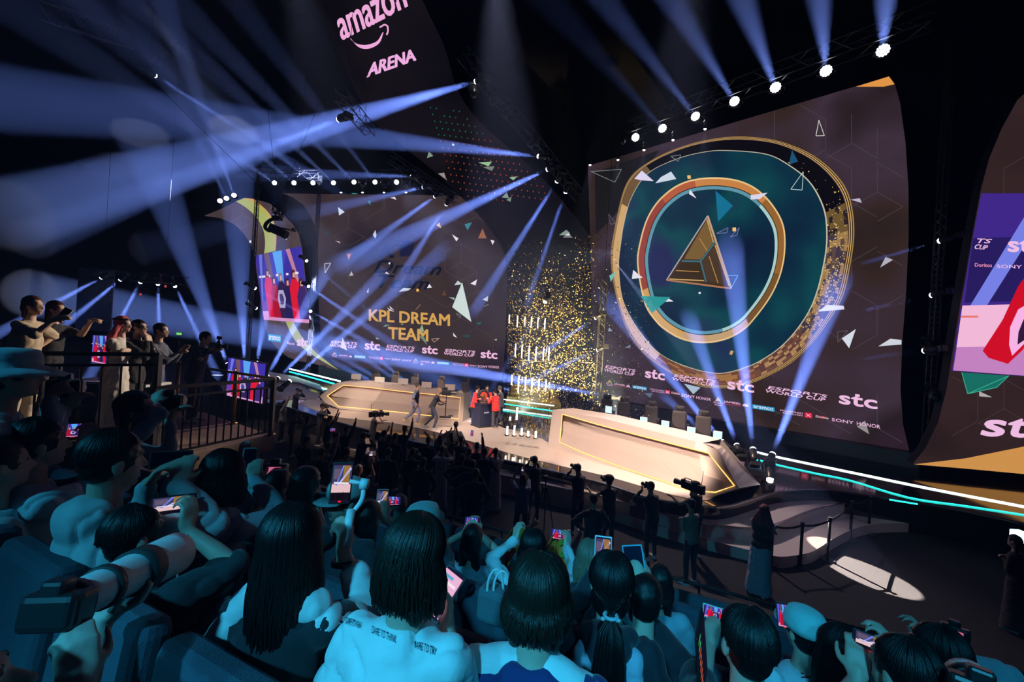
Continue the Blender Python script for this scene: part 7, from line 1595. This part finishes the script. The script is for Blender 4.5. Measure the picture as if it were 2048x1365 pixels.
phone('blue lit phone in the left part of the press pit', 666, 860, 12.2, 0, True, 'live', (.02, .02, .02), seed=21, s=1.1); phone('tiny lit phone raised in front of the plinth', 944, 867, 13.3, 6, False, 'live', (.02, .02, .02), seed=22, s=1.1)
phone('tiny lit phone between the raised arms of the pale blue shirt', 1046, 940, 10.8, 3, False, 'stage', (.6, .6, .6), seed=23)
# tripod
tp = head_on(1092, 955, 1.55); tr_ = thing('tripod', tp, 'black camera tripod between the photographers in the pit', 'tripod')
for i in range(3): a_ = R(30+120*i); mb = MB(); mb.tube([(.03*math.cos(a_), .03*math.sin(a_), 1.2), (.2*math.cos(a_), .2*math.sin(a_), .6), (.34*math.cos(a_), .34*math.sin(a_), 0.01)], [.018, .014, .011], 6); obj('leg', mb, M['blackmetal'], tr_)
mb = MB(); mb.cyl((0, 0, .9), (0, 0, 1.35), .018); obj('centre_column', mb, M['blackmetal'], tr_); mb = MB(); mb.rbox((0, 0, 1.42), (.10, .12, .12), None, .02); mb.tube([(0, 0, 1.4), (-.3, -.1, 1.25)], .01, 6); obj('pan_head', mb, M['plastic'], tr_)
# robed man by the rope posts
fp = onz(1516, 1190, 0); fp.z = 0
person('man in a dark red headcloth, black waistcoat and pale robe standing with arms folded', feet=fp, yaw=-50, near=1, h=1.76, hair='ghutra', hatc=(.20, .03, .04), top=('thobe', (.34, .30, .38)), armR='cross', armL='cross', skin=(.30, .18, .13), seed=91,
       extra=lambda root, j: body_obj('waistcoat', (lambda mb: ([mb.ell(j['pel']+j['sp']*t, (rx, ry, .14), rot_to(j['fwd'], j['sp']), 14, 8) for t, rx, ry in ((.04, .195, .16), (.2, .19, .155), (.34, .19, .145))], remesh(mb, .016, 3))[-1])(MB()), M['cloth'], root, (.015, .015, .02)))
person('dim dark robed figure standing at the far right edge', feet=Vector((*onz(2030, 1262, 0).xy, 0)), yaw=20, near=2, h=1.72, hair='long', female=True, top=('thobe', (.05, .03, .035)), armR='cross', armL='cross', seed=92)
# belt barrier
BP = []
def stanchion(px, py, z, label):
    p = onz(px, py, z); root = thing('belt_post', (p.x, p.y, z), label, 'barrier post')
    mb = MB(); mb.cyl((0, 0, .02), (0, 0, .95), .032, seg=12); obj('pole', mb, M['blackmetal'], root, True); mb = MB(); mb.cyl((0, 0, .90), (0, 0, 1.0), .042, seg=14); obj('belt_head', mb, M['plastic'], root)
    mb = MB(); mb.cyl((0, 0, 0), (0, 0, .025), .17, .15, 24); obj('base', mb, M['plastic'], root); BP.append(Vector((p.x, p.y, z+.95)))
stanchion(1600, 1134, 0, 'belt barrier post nearest the robed man'); stanchion(1655, 1121, 0, 'belt barrier post standing on a round base in the light patch'); stanchion(1700, 1079, 0, 'third belt barrier post from the robed man'); stanchion(1737, 1066, 0, 'belt barrier post farthest from the robed man')
p0 = BP[0]+Vector((-.75, -.15, 0)); mb = MB(); mb.cyl((p0.x, p0.y, 0.02), (p0.x, p0.y, .95), .03, seg=10); mb.cyl((p0.x, p0.y, 0), (p0.x, p0.y, .025), .17, .15, 20); tag(obj('belt_post', mb, M['blackmetal']), 'belt barrier post hidden behind the robed man', 'barrier post')
for i, (a_, b_) in enumerate(zip([p0]+BP[:-1], BP)):
    mb = MB(); n_ = 8; up_ = [a_.lerp(b_, t/n_)-Vector((0, 0, .05*math.sin(math.pi*t/n_))) for t in range(n_+1)]; mb.add(up_+[u-Vector((0, 0, .05)) for u in up_], [(t, t+1, n_+2+t, n_+1+t) for t in range(n_)])
    o = obj('belt', mb, M['plastic']); so = o.modifiers.new('s', 'SOLIDIFY'); so.thickness = .006; tag(o, 'black barrier belt, %s span from the robed man' % ORD[i], 'barrier belt')
p = at(2034, 1073, 9.5); mb = MB(); mb.box((0, 0, 0), (.2, .12, .26)); o = obj('equipment_light', mb, glow('case_glow', (.5, .95, 1), 3)); o.location = (p.x, p.y, .13+0); o.location = p; tag(o, 'bright pale cyan lit box at the right edge on the dark floor', 'light')
bpy.data.objects.remove(_rm)
